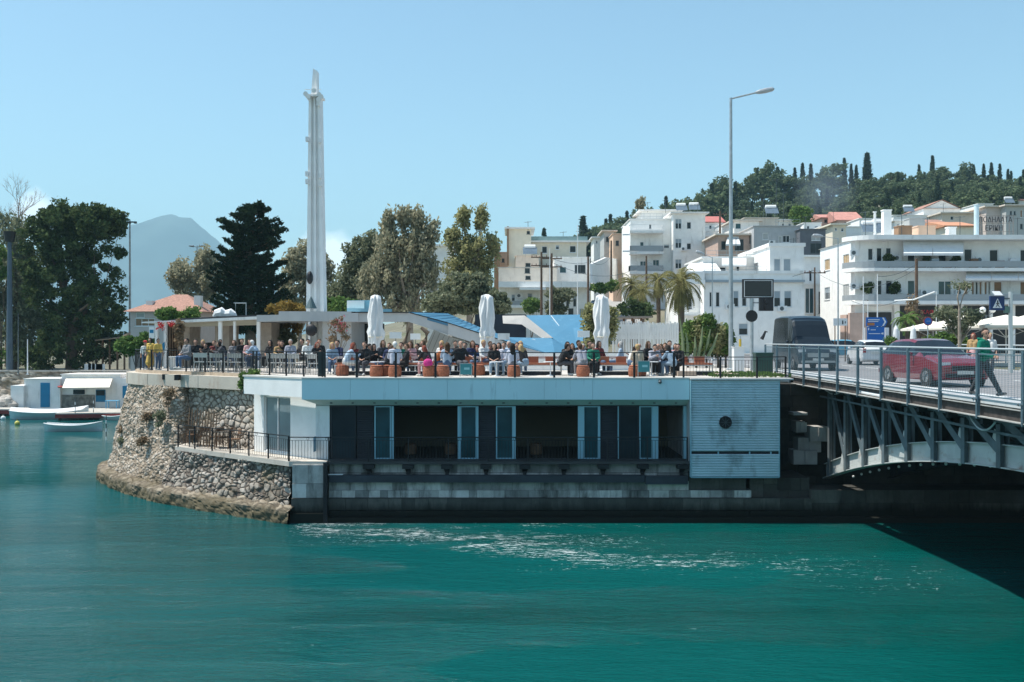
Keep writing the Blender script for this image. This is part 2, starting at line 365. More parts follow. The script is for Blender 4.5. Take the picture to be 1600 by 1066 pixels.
# ---------------------------------------------------------------- stone walls with real relief
def stone_mat(name, lo, mid, hi, mortar, wet=0.0):
    if name in MC: return MC[name]
    m = bpy.data.materials.new(name); m.use_nodes = True; t = m.node_tree; b = t.nodes['Principled BSDF']; L = t.links.new; MC[name] = m
    b.inputs['Roughness'].default_value = .9; b.inputs['Specular IOR Level'].default_value = .2
    a = nn(t, 'ShaderNodeAttribute', attribute_name='stone'); s = nn(t, 'ShaderNodeSeparateColor'); L(a.outputs['Color'], s.inputs[0])
    r = nn(t, 'ShaderNodeValToRGB'); e = r.color_ramp.elements; e[0].color = (*lo, 1); e[1].color = (*hi, 1); k = e.new(.5); k.color = (*mid, 1); L(s.outputs[0], r.inputs[0])
    g = nn(t, 'ShaderNodeNewGeometry'); n = nn(t, 'ShaderNodeTexNoise'); n.inputs['Scale'].default_value = 5; n.inputs['Detail'].default_value = 8; n.inputs['Roughness'].default_value = .7; L(g.outputs['Position'], n.inputs['Vector'])
    o = nn(t, 'ShaderNodeMix', data_type='RGBA', blend_type='OVERLAY'); o.inputs[0].default_value = .75; L(r.outputs[0], o.inputs[6]); L(n.outputs[0], o.inputs[7])
    mm = nn(t, 'ShaderNodeMix', data_type='RGBA'); L(s.outputs[1], mm.inputs[0]); mm.inputs[6].default_value = (*mortar, 1); L(o.outputs[2], mm.inputs[7])
    # plants and lichen stain, tide line near the water
    n2 = nn(t, 'ShaderNodeTexNoise'); n2.inputs['Scale'].default_value = .7; n2.inputs['Detail'].default_value = 7; L(g.outputs['Position'], n2.inputs['Vector'])
    mr = nn(t, 'ShaderNodeMapRange'); mr.inputs[1].default_value = .56; mr.inputs[2].default_value = .72; mr.inputs[4].default_value = .7; L(n2.outputs[0], mr.inputs[0])
    ml = nn(t, 'ShaderNodeMix', data_type='RGBA'); L(mr.outputs[0], ml.inputs[0]); L(mm.outputs[2], ml.inputs[6]); ml.inputs[7].default_value = (.15, .12, .07, 1)
    sp = nn(t, 'ShaderNodeSeparateXYZ'); L(g.outputs['Position'], sp.inputs[0])
    ad = nn(t, 'ShaderNodeMath', operation='MULTIPLY_ADD'); ad.inputs[1].default_value = -.8; L(n2.outputs[0], ad.inputs[0]); L(sp.outputs[2], ad.inputs[2])
    tw = nn(t, 'ShaderNodeMapRange'); tw.inputs[1].default_value = -.15; tw.inputs[2].default_value = .35; tw.inputs[3].default_value = 1; tw.inputs[4].default_value = 0; L(ad.outputs[0], tw.inputs[0])
    mw = nn(t, 'ShaderNodeMix', data_type='RGBA'); L(tw.outputs[0], mw.inputs[0]); L(ml.outputs[2], mw.inputs[6]); mw.inputs[7].default_value = (.105, .09, .055, 1)
    L(mw.outputs[2], b.inputs['Base Color'])
    bp = nn(t, 'ShaderNodeBump'); bp.inputs['Strength'].default_value = .5; bp.inputs['Distance'].default_value = .03; L(n.outputs[0], bp.inputs['Height']); L(bp.outputs[0], b.inputs['Normal'])
    return m
rubble = stone_mat('rubble_stone', (.26, .205, .15), (.40, .34, .27), (.54, .48, .41), (.20, .16, .12))
blockst = stone_mat('squared_rubble', (.36, .30, .24), (.47, .41, .34), (.55, .50, .44), (.13, .10, .075))
boulder = stone_mat('weathered_boulders', (.16, .135, .11), (.28, .25, .21), (.42, .385, .34), (.075, .06, .05))
rockm = stone_mat('shore_rock', (.19, .16, .12), (.27, .225, .17), (.35, .30, .235), (.11, .09, .07))
def curve(pts, n):
    """catmull-rom through control points, n samples"""
    pts = [np.array(p, float) for p in pts]; k = len(pts); out = []
    for i in range(n):
        u = i / (n - 1) * (k - 1); j = min(int(u), k - 2); f = u - j
        p0 = pts[max(j - 1, 0)]; p1 = pts[j]; p2 = pts[j + 1]; p3 = pts[min(j + 2, k - 1)]
        out.append(.5 * ((2 * p1) + (-p0 + p2) * f + (2 * p0 - 5 * p1 + 4 * p2 - p3) * f * f + (-p0 + 3 * p1 - 3 * p2 + p3) * f ** 3))
    return out
def stonewall(name, rows, NU, NV, mat_, cell=.3, amp=.07, parent=None, rough=.03, zs=1.35, lowcell=None, hop=None):
    """rows: [(z,[(x,y)..]) ..] top to bottom; a grid through them displaced stone by stone"""
    zr = [r[0] for r in rows]; cs = [np.array(curve(r[1], NU)) for r in rows]
    G = np.zeros((NV, NU, 3))
    for j in range(NV):
        u = j / (NV - 1) * (len(rows) - 1); a = min(int(u), len(rows) - 2); f = u - a
        G[j, :, :2] = cs[a] * (1 - f) + cs[a + 1] * f; G[j, :, 2] = zr[a] * (1 - f) + zr[a + 1] * f
    du = np.gradient(G, axis=1); dv = np.gradient(G, axis=0); Nn = np.cross(dv, du); Nn /= np.maximum(np.linalg.norm(Nn, axis=2, keepdims=True), 1e-9)
    att = []; out = G.copy()
    for j in range(NV):
        for i in range(NU):
            p = G[j, i]; c = cell if lowcell is None else (cell + (lowcell - cell) * min(1, max(0, (rows[0][0] - p[2]) / (rows[0][0] - rows[-1][0]))) )
            c = round(c / .04) * .04 if lowcell else c
            w = noise.noise_vector(Vector((p[0] * 2.1, p[1] * 2.1, p[2] * 2.1))) * .09
            q = Vector(((p[0] + w.x) / c, (p[1] + w.y) / c, (p[2] + w.z) * zs / c))
            d, pt = noise.voronoi(q); e = d[1] - d[0]
            h = (math.sin(pt[0].x * 127.1 + pt[0].y * 311.7 + pt[0].z * 74.7) * 43758.5453) % 1.0
            m = min(1.0, max(0.0, (e - .04) / .16)); m = m * m * (3 - 2 * m)
            dome = min(1, e / .6)
            off = amp * (m * .6 + dome * .4) + amp * .55 * (h - .5) * m + rough * noise.fractal(Vector(p) * 1.1, 1.0, 2.0, 4)
            if hop and ((h * 97.3) % 1.0) < hop: off -= amp * 1.3 * m
            out[j, i] = p + Nn[j, i] * off
            att.append((h, m, 0, 1))
    me = bpy.data.meshes.new(name)
    idx = np.arange(NU * NV).reshape(NV, NU); q = np.stack([idx[:-1, :-1], idx[1:, :-1], idx[1:, 1:], idx[:-1, 1:]], -1).reshape(-1, 4)
    o0, rz = (WO[parent.name] if parent is not None else (Vector((0, 0, 0)), 0))
    me.from_pydata((out.reshape(-1, 3) - np.array(o0)).tolist(), [], q.tolist()); me.materials.append(mat_)
    ca = me.color_attributes.new('stone', 'FLOAT_COLOR', 'POINT'); ca.data.foreach_set('color', np.array(att, dtype=np.float32).ravel())
    me.update(); o = bpy.data.objects.new(name, me); COL.objects.link(o); o.parent = parent
    if parent is not None: WO[o.name] = WO[parent.name]
    return o
bast = thing('stone_bastion', 'rounded rubble stone bastion with a pale concrete parapet at the water edge', 'bastion', (-17, 50, 0))
T_top = [(-15.5, 62), (-19.6, 56.5), (-20.1, 52.6), (-18.6, 49.9), (-16.0, 47.6), (-15.3, 48.5)]
T_2 = [(-15.7, 62.2), (-20.0, 56.6), (-20.5, 52.4), (-18.8, 49.5), (-15.9, 46.9), (-15.2, 48.3)]
T_3 = [(-16.0, 61.8), (-20.1, 56.7), (-21.0, 52.7), (-19.0, 49.3), (-15.9, 46.2), (-15.1, 47.2)]
T_4 = [(-16.2, 62.0), (-20.7, 57.0), (-21.6, 53.2), (-19.3, 49.1), (-15.7, 45.4), (-15.0, 46.4)]
stonewall('rubble_wall', [(5.05, T_top), (3.3, T_2), (1.6, T_3), (.45, T_4)], 460, 165, rubble, .20, .048, bast, .13, hop=.10)
# pilaster edge where the round tower meets the recessed wall
stonewall('footing_ledge', [(.62, [(-16, 61), (-20.0, 56.6), (-20.6, 53.2), (-18.8, 50.0), (-15, 46.4), (-8.3, 40.6)]),
                            (.66, [(-16.2, 62.6), (-21.1, 57.5), (-22.0, 53.8), (-19.5, 49.3), (-15.3, 44.7), (-8.7, 39.5)]),
                            (.52, [(-16.4, 63), (-21.3, 57.8), (-22.3, 54.0), (-19.8, 49.1), (-15.5, 44.3), (-8.8, 39.2)]),
                            (-.5, [(-16.6, 63), (-21.4, 57.9), (-22.4, 54.0), (-19.9, 49.0), (-15.6, 44.2), (-8.85, 39.15)])], 420, 44, rockm, .42, .055, bast, .12, 1.4)
# balcony retaining wall: small stones above, large boulders below
stonewall('lower_rubble_wall', [(2.25, [(-15.5, 45.6), (-15.05, 45.05), (-12, 42.55), (-8.85, 39.98)]), (1.5, [(-15.7, 45.6), (-15.1, 45.0), (-12.05, 42.5), (-8.87, 39.95)]),
                          (.95, [(-15.9, 45.5), (-15.3, 44.85), (-12.2, 42.3), (-8.9, 39.85)]), (.45, [(-16, 45.4), (-15.5, 44.7), (-12.3, 42.15), (-8.95, 39.75)])], 260, 70, boulder, .22, .075, bast, .10, lowcell=.38, hop=.12)
stonewall('recessed_wall', [(5.05, [(-15.8, 48.0), (-13.3, 45.84), (-11.0, 43.83)]), (2.40, [(-15.8, 47.95), (-13.3, 45.76), (-11.0, 43.75)])], 200, 84, blockst, .38, .05, bast, .02, 1.6)
# concrete parapet band in cast panels
def offset_line(pts, d):
    o = []
    for i, p in enumerate(pts):
        a = np.array(pts[max(i - 1, 0)]); c = np.array(pts[min(i + 1, len(pts) - 1)]); t = (c - a); t = t / (np.linalg.norm(t) + 1e-9)
        o.append((p[0] - t[1] * d, p[1] + t[0] * d))
    return o
parl = [tuple(p) for p in curve(T_top[:4] + [(-15.9, 47.7)], 40)] + [(-14.6, 46.75), (-13.3, 45.65), (-11.9, 44.5), (-11.0, 43.75)]
cparap = M('parapet_concrete', (.52, .47, .40), .85, var=.08, vs=.9, bump=.2, stain=(.34, .22, .15), sa=.5, sscale=(1.2, 1.2, .5), st=.52)
def band(mb, line, w_out, w_in, z0, z1):
    A = offset_line(line, -w_out); B_ = offset_line(line, w_in); n = len(line)
    vs = [(p[0], p[1], z0) for p in A] + [(p[0], p[1], z1) for p in A] + [(p[0], p[1], z1) for p in B_] + [(p[0], p[1], z0) for p in B_]
    fs = []
    for i in range(n - 1):
        for k in range(4):
            a = k * n + i; c = ((k + 1) % 4) * n + i; fs.append((a, a + 1, c + 1, c))
    fs += [(0, n, 2 * n, 3 * n), (n - 1, 4 * n - 1, 3 * n - 1, 2 * n - 1)]
    mb.add(vs, fs)
k = 4
b = MB()
for i in range(0, len(parl) - 1, k):
    seg = parl[i:i + k + 1]
    if len(seg) > 1: band(b, seg, .16 + .015 * ((i // k) % 2), .35, 5.02, 5.60 - .006 * ((i // k) % 3))
b.build('parapet_band', cparap, bast, True)
b = MB(); band(b, parl, -.28, 1.2, 5.04, 5.74); b.build('deck_edge', M('tan_deck_edge', (.45, .36, .27), .9, var=.2, vs=3, stain=(.25, .2, .15), sa=.6), bast, True)
for (px, py, d) in ((209, 586, 52), (257, 589, 48.7), (276, 590, 47.6)):
    c = P(px, py, d - .5); b = MB(); b.box(c.x - .1, c.x + .1, c.y - .05, c.y + .3, c.z - .13, c.z + .13); b.build('drain_opening', dark_wall, bast, True)
# upper terrace paving and lower deck
tp = MB(); outl = [(p[0] + .35, p[1] + .3) for p in parl[8:]] + [(-9.5, 42.2), (-8.1, 40.1), (10.64, 40.1), (11.3, 40.6), (11.4, 44), (24.6, 43.9), (24.6, 62), (-15, 62)]
tp.prism(outl, 5.55, 5.75)
paving = M('pale_paving', (.48, .45, .41), .85, var=.1, vs=2, stain=(.33, .3, .26), sa=.5)
tag(tp.build('terrace_paving', paving, None, True), kind='structure')
# ---------------------------------------------------------------- quay wall in dressed blocks
def ashlar_mat(name, c1, c2, mortar):
    m = bpy.data.materials.new(name); m.use_nodes = True; t = m.node_tree; b = t.nodes['Principled BSDF']; L = t.links.new
    b.inputs['Roughness'].default_value = .85; b.inputs['Specular IOR Level'].default_value = .25
    g = nn(t, 'ShaderNodeNewGeometry'); a = nn(t, 'ShaderNodeSeparateXYZ'); L(g.outputs['Position'], a.inputs[0])
    n = nn(t, 'ShaderNodeTexNoise'); n.inputs['Scale'].default_value = 1.3; n.inputs['Detail'].default_value = 9; n.inputs['Roughness'].default_value = .7; L(g.outputs['Position'], n.inputs['Vector'])
    at = nn(t, 'ShaderNodeObjectInfo')
    r = nn(t, 'ShaderNodeValToRGB'); e = r.color_ramp.elements; e[0].position = .0; e[1].position = 1; e[0].color = (*c1, 1); e[1].color = (*c2, 1); L(g.outputs['Random Per Island'], r.inputs[0])
    o = nn(t, 'ShaderNodeMix', data_type='RGBA', blend_type='OVERLAY'); o.inputs[0].default_value = .8; L(r.outputs[0], o.inputs[6]); L(n.outputs[0], o.inputs[7])
    # run-off streaks
    mp = nn(t, 'ShaderNodeMapping'); mp.inputs['Scale'].default_value = (2.2, 2.2, .45); L(g.outputs['Position'], mp.inputs[0])
    n3 = nn(t, 'ShaderNodeTexNoise'); n3.inputs['Scale'].default_value = 1; n3.inputs['Detail'].default_value = 8; n3.inputs['Roughness'].default_value = .7; L(mp.outputs[0], n3.inputs['Vector'])
    ms = nn(t, 'ShaderNodeMapRange'); ms.inputs[1].default_value = .46; ms.inputs[2].default_value = .66; ms.inputs[4].default_value = .85; L(n3.outputs[0], ms.inputs[0])
    x1 = nn(t, 'ShaderNodeMix', data_type='RGBA'); L(ms.outputs[0], x1.inputs[0]); L(o.outputs[2], x1.inputs[6]); x1.inputs[7].default_value = (.05, .05, .045, 1)
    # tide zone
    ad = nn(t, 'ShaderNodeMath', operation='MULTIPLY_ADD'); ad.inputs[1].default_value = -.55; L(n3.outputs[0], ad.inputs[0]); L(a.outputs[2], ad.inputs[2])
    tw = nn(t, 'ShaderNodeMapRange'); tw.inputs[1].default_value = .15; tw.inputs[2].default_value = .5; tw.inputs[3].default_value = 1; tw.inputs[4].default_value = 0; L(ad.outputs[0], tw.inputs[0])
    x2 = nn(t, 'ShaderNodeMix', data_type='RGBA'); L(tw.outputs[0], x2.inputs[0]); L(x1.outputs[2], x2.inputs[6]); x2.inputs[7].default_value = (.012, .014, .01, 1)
    L(x2.outputs[2], b.inputs['Base Color'])
    bp = nn(t, 'ShaderNodeBump'); bp.inputs['Strength'].default_value = .7; bp.inputs['Distance'].default_value = .04; L(n.outputs[0], bp.inputs['Height']); L(bp.outputs[0], b.inputs['Normal'])
    return m
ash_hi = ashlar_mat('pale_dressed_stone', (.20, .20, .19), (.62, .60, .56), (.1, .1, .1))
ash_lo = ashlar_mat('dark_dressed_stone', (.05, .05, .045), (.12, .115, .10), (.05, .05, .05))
def blocks(mb, x0, x1, y, z0, z1, h, wl=(.55, 1.2), dep=.8, jit=.02, seed=3, ydir=0):
    r = random.Random(seed); z = z0; nrow = max(1, round((z1 - z0) / h)); hh = (z1 - z0) / nrow
    for k in range(nrow):
        x = x0
        while x < x1 - .02:
            w = r.uniform(*wl); xe = min(x1, x + w)
            if x1 - xe < .3: xe = x1
            g = .008; j = r.uniform(-jit, jit)
            mb.box(x + g, xe - g, y + j, y + dep, z + g, z + hh - g)
            x = xe
        z += hh
    mb.box(x0 + .02, x1 - .02, y + jit + .012, y + dep - .02, z0 + .005, z1 - .005)
qw = thing('quay_wall', 'long weathered quay wall of dressed blocks under the cafe, dark at the tide line', 'wall', (1, 40, -1))
b = MB(); blocks(b, -7.35, 7.1, 40.12, 1.92, 2.30, .38, (.6, 1.5), seed=4); blocks(b, -7.35, 7.1, 40.10, 1.62, 1.92, .30, (.7, 1.6), seed=5); b.build('upper_courses', ash_hi, qw, True)
b = MB(); blocks(b, -7.35, 7.1, 39.98, 1.12, 1.60, .48, (.35, 1.0), seed=6); blocks(b, -7.35, 9.6, 39.92, .94, 1.24, .30, (.3, .9), seed=16); b.build('pale_course', ash_hi, qw, True)
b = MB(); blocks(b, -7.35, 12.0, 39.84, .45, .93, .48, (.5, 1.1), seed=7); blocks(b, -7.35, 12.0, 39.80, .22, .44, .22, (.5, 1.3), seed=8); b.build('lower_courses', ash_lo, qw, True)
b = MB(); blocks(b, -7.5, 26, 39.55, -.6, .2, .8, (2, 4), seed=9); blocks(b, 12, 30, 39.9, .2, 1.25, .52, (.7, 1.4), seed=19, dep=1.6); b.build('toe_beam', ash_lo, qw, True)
b = MB(); blocks(b, 7.1, 9.4, 40.0, 1.24, 2.0, .76, (1.1, 1.3), seed=10); blocks(b, 9.6, 10.8, 40.2, .9, 2.0, .5, (.4, .7), seed=11); b.build('patched_pier', ash_lo, qw, True)
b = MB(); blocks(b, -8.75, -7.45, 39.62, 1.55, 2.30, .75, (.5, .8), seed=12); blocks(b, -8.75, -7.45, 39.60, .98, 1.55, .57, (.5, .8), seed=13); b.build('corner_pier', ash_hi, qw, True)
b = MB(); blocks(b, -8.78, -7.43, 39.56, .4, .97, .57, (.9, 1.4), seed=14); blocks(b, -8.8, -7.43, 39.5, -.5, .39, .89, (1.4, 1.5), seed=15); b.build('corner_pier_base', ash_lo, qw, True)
b = MB(); b.bar((-7.4, 39.5, -.3), (-7.4, 39.5, 2.4), .16, .1); b.build('rubbing_post', blackm, qw, True)
pipem = M('blackened_pipe', (.03, .035, .045), .6, var=.3)
b = MB(); b.box(-7.3, 5.3, 39.72, 39.98, 1.58, 1.86); b.box(5.32, 7.0, 39.62, 39.9, 1.52, 1.84); b.build('rubber_fender', pipem, qw, True)
b = MB(); b.box(-7.34, -6.75, 39.74, 39.8, 1.875, 1.91); b.build('white_edge_strip', frame_w, qw, True)
for px in (577, 638, 698.5, 759.5, 820, 881, 942, 1004, 1065):
    x = X(px, 40); b = MB(); b.box(x - .22, x + .22, 39.7, 40.4, 2.12, 2.28); b.slabpoly([(x - .12, 39.76, 2.13), (x + .12, 39.76, 2.13), (x + .07, 40.08, 1.9), (x - .07, 40.08, 1.9)], (0, .1, -.02)); b.box(x - .07, x + .07, 39.95, 40.2, 1.6, 2.12)
    b.build('balcony_bracket', blackm, qw, True)

# ---------------------------------------------------------------- cafe building under the terrace
bldg = thing('waterfront_cafe', 'low cafe block with pale blue fascia, wide dark openings and a white angled end', 'building', (0, 42, 2.3))
fasc = M('pale_blue_fascia', (.52, .72, .78), .7, var=.04, vs=.6, stain=(.24, .36, .40), sa=.65, sscale=(2.2, 2.2, .35), st=.585)
xA, xB = -8.40, 7.10
b = MB()
for i in range(8):
    xa = xA + i * (xB - xA) / 8; b.box(xa + .004, xa + (xB - xA) / 8 - .004, 39.80, 40.1, 4.88, 5.70)
b.build('fascia', fasc, bldg, True)
b = MB(); b.box(xA, xB, 39.77, 40.2, 5.704, 5.765); b.prism([(-8.4, 39.77), (-11.5, 42.5), (-11.2, 42.9), (-8.2, 40.2)], 5.706, 5.775); b.build('coping', M('pale_coping', (.6, .58, .54), .8, var=.1), bldg, True)
b = MB(); b.slabpoly([(xA + .02, 39.9, 4.876), (xB, 39.9, 4.876), (xB, 40.55, 4.58), (-7.75, 40.55, 4.58)], (0, .12, .25)); b.build('soffit', M('grey_green_soffit', (.60, .66, .64), .8, var=.06), bldg, True)
for i in range(17):
    x = -7.3 + i * .87; b = MB(); b.tube([(x, 40.2, 4.74), (x, 40.2, 4.70)], .05, 8); b.build('soffit_light', steel_d, bldg, True)
# white angled wing
wu = Vector((-3.05, 2.70, 0)); wl = wu.length; wn = Vector((-2.70, -3.05, 0)).normalized()
A = Vector((-8.40, 39.8, 0)); b = MB()
def wing(mb, s0, s1, off, thick, z0, z1, base=A):
    p0 = base + wu.normalized() * s0 + wn * off; p1 = base + wu.normalized() * s1 + wn * off; q = -wn * thick
    mb.prism([(p0.x, p0.y), (p1.x, p1.y), (p1.x + q.x, p1.y + q.y), (p0.x + q.x, p0.y + q.y)], z0, z1)
wing(b, 0.0, wl, 0, .45, 4.97, 5.70); b.build('wing_fascia', white, bldg, True)
B0 = Vector((-7.98, 40.50, 0)); wn2 = wn
L2 = 4.35
b = MB(); wing(b, 0, 1.72, 0, .3, 2.42, 4.96, B0); wing(b, 3.62, L2, 0, .3, 2.42, 4.96, B0); wing(b, 1.72, 3.62, 0, .3, 4.86, 4.96, B0); wing(b, 1.72, 3.62, 0, .3, 2.42, 2.50, B0)
b.box(-7.975, -7.42, 40.5, 40.8, 2.42, 4.58); b.build('white_wall', white, bldg, True)
w = MB()
for s in (1.74, 2.66, 3.56): wing(w, s, s + .06, -.06, .08, 2.5, 4.86, B0)
wing(w, 1.74, 3.6, -.06, .08, 4.80, 4.86, B0); wing(w, 1.74, 3.6, -.06, .08, 2.5, 2.56, B0)
wf = w.build('window_frame', frame_w, bldg, True); w = MB(); wing(w, 1.78, 3.58, -.1, .02, 2.55, 4.81, B0); w.build('pane', glass_l, wf, True)
WO[wf.name] = WO[bldg.name]
b = MB(); b.box(-8.02, -7.96, 40.2, 40.46, 2.75, 3.35); b.build('wall_box', M('blue_grey_box', (.14, .26, .34), .5), bldg, True)
# interior room, dark
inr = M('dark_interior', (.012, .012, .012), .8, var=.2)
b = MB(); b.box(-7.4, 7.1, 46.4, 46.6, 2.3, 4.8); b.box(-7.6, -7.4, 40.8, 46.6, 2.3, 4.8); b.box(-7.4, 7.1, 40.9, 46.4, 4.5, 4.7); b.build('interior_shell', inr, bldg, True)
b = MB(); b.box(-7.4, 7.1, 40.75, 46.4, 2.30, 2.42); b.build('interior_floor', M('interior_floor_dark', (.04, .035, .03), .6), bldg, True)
b = MB(); b.box(7.10, 7.13, 39.85, 47, 2.0, 5.5); b.box(10.3, 10.6, 39.9, 46, 1.9, 5.7); b.box(7.14, 10.5, 46, 46.2, 1.9, 5.7); b.build('side_walls', grey_pl, bldg, True)
# front wall bays at y 40.5
YW = 40.5; z0w, z1w = 2.42, 4.58
def xs_(a, c): return X(a, YW), X(c, YW)
def frame(pa, pb, za, zb, m=frame_w, t=.05, y=YW, dep=.08, mull=0):
    xa, xb = xs_(pa, pb); b = MB(); b.box(xa, xa + t, y, y + dep, za, zb); b.box(xb - t, xb, y, y + dep, za, zb); b.box(xa + t, xb - t, y + .002, y + dep, zb - t, zb); b.box(xa + t, xb - t, y + .002, y + dep, za, za + t)
    for k in range(mull):
        xm = xa + (xb - xa) * (k + 1) / (mull + 1); b.box(xm - t / 2, xm + t / 2, y + .004, y + dep, za + t, zb - t)
    return b.build('window_frame', m, bldg, True)
def pane(fr, pa, pb, za, zb, m=glass, y=YW):
    xa, xb = xs_(pa, pb); b = MB(); b.box(xa + .03, xb - .03, y + .035, y + .05, za + .03, zb - .03); WO[fr.name] = WO[bldg.name]; b.build('pane', m, fr, True)
blu_pane = M('blue_green_glass', (.02, .065, .08), .12, var=.4, vs=.9, spec=.4)
for pa, pb, m in ((517, 556, glass), (585, 611, blu_pane), (719, 745, blu_pane), (775, 802, blu_pane), (911, 936, blu_pane), (967, 998, glass), (999, 1020, blu_pane)):
    f = frame(pa, pb, z0w, z1w, dark_wall if pa in (517, 967) else lblue, .05); pane(f, pa, pb, z0w, z1w, m)
for pa, pb in ((557, 584), (746, 774), (937, 966)):
    xa, xb = xs_(pa, pb); b = MB(); z = z0w
    b.box(xa, xb, YW + .06, YW + .1, z0w, z1w)
    while z < z1w - .06: b.slabpoly([(xa + .03, YW + .02, z), (xb - .03, YW + .02, z), (xb - .03, YW + .055, z + .075), (xa + .03, YW + .055, z + .075)], (0, .01, -.01)); z += .09
    b.build('louvre_panel', dark_wall, bldg, True)
for px, w in ((613.5, .045), (717, .05), (746, .04), (803.5, .06), (908, .13), (936, .05), (966, .02), (1024, .12)):
    x = X(px, YW - .05); b = MB(); b.box(x - w, x + w, YW - .06, YW - .003, z0w, z1w - .01); b.build('white_post', lblue, bldg, True)
b = MB(); xa, xb = xs_(1068, 1079.5); b.box(xa, 7.095, YW - .02, YW + .2, z0w, z1w + .05); b.build('end_wall', lblue, bldg, True)
b = MB(); b.box(-7.42, 7.09, YW - .02, YW + .12, 4.575, 4.66); b.build('head_rail', dark_wall, bldg, True)
# lower balcony slab
b = MB(); b.prism([(-15.35, 45.35), (-8.9, 39.72), (-7.4, 39.66), (-7.4, 40.5), (-7.98, 40.52), (-11.4, 43.5), (-11.2, 44.3), (-15.2, 48.1)], 2.22, 2.42)
b.build('balcony_slab', M('stained_concrete_slab', (.52, .48, .42), .85, var=.12, vs=1.2, bump=.2, stain=(.25, .2, .14), sa=.6, sscale=(2, 2, .6)), bldg, True)
b = MB(); b.box(-7.395, 7.08, 39.75, 40.74, 2.30, 2.412); b.build('ledge_slab', M('dark_ledge', (.05, .05, .05), .8, var=.2), bldg, True)
# corrugated end block
corr = M('corrugated_sheet', (.46, .60, .65), .5, .15, var=.1, vs=1.2, stain=(.10, .13, .14), sa=.55, sscale=(1.1, 1.1, .6), st=.55)
b = MB(); n = 38; zt, zb = 5.66, 1.80
vs = []; fs = []
x0, x1 = 7.13, 10.64
prof = []
for i in range(n):
    za = zt - (zt - zb) * i / n; h = (zt - zb) / n
    if 28 <= i <= 28: continue
    for a, o in ((0, .03), (.3, 0), (.6, 0), (.9, .03)): prof.append((za - h * a, o))
for (z, o) in prof: vs += [(x0, 39.68 + o, z), (x1, 39.68 + o, z)]
zs_gap = 28 * 4 - 1
for i in range(len(prof) - 1):
    if i == zs_gap: continue
    fs.append((2 * i + 2, 2 * i + 3, 2 * i + 1, 2 * i))
b.add(vs, fs); cs = b.build('corrugated_cladding', corr, bldg, True)
b = MB(); b.box(x1 - .001, x1 + .03, 39.66, 40.2, zb, 5.7); b.box(x0 - .02, x0 + .015, 39.655, 39.9, zb, 5.7); b.box(x0, x1, 39.655, 39.75, zb - .03, zb - .002); b.build('cladding_trim', lblue, bldg, True)
b = MB(); b.box(x0 + .02, x1 - .02, 39.74, 39.88, zb, 5.66); b.build('cladding_back', dark_wall, bldg, True)
for xk in (8.2, 9.45, 10.3):
    b = MB(); zg = zt - (zt - zb) * 28.5 / n; b.box(xk, xk + .05, 39.69, 39.74, zg - .05, zg + .05); b.build('slot_bracket', lblue, bldg, True)
b = MB(); b.box(x0 - .02, 11.2, 39.62, 40.15, 5.667, 5.735); b.build('block_coping', M('pale_coping2', (.55, .54, .52), .8, var=.1), bldg, True)
c = P(1133.5, 660, 39.66); b = MB()
b.tube([(c.x, 39.70, c.z), (c.x, 39.63, c.z)], [.25, .25], 24); b.box(c.x - .24, c.x + .24, 39.70 - .03, 39.705, c.z - .02, c.z + .02)
ph = b.build('round_vent', blackm, bldg, True); b = MB()
for k in range(4):
    q = Vector((.2 * math.cos(k * math.pi / 4), 0, .2 * math.sin(k * math.pi / 4))); cc = Vector((c.x, 39.615, c.z)); b.bar(cc - q, cc + q, .015)
b.build('vent_guard', steel_d, bldg, True)
c = P(1031, 597, 39.78); b = MB(); b.ball((c.x, 39.72, c.z), .07, 10, 8); b.box(c.x - .05, c.x + .05, 39.74, 39.8, c.z, c.z + .1); b.build('security_camera', steel_d, bldg, True)
# things inside and on the balcony
def basket(name='basket_stool'):
    t = thing(name, 'terracotta woven basket stool', 'stool', (0, 0, 0))
    b = MB(); pr = [(.24, 0)]
    for i in range(13): pr.append((.255 + .018 * math.sin(i / 12 * math.pi) + (.006 if i % 2 else 0), .02 + i * .03))
    pr += [(.25, .40), (.2, .415)]; b.lathe(pr, n=20); b.build('woven_body', terracotta, t)
    b = MB(); b.lathe([(.2, .41), (.24, .425), (.24, .45), (.18, .47)], n=20); b.build('seat_pad', orange_c, t); return t
BASK = basket()
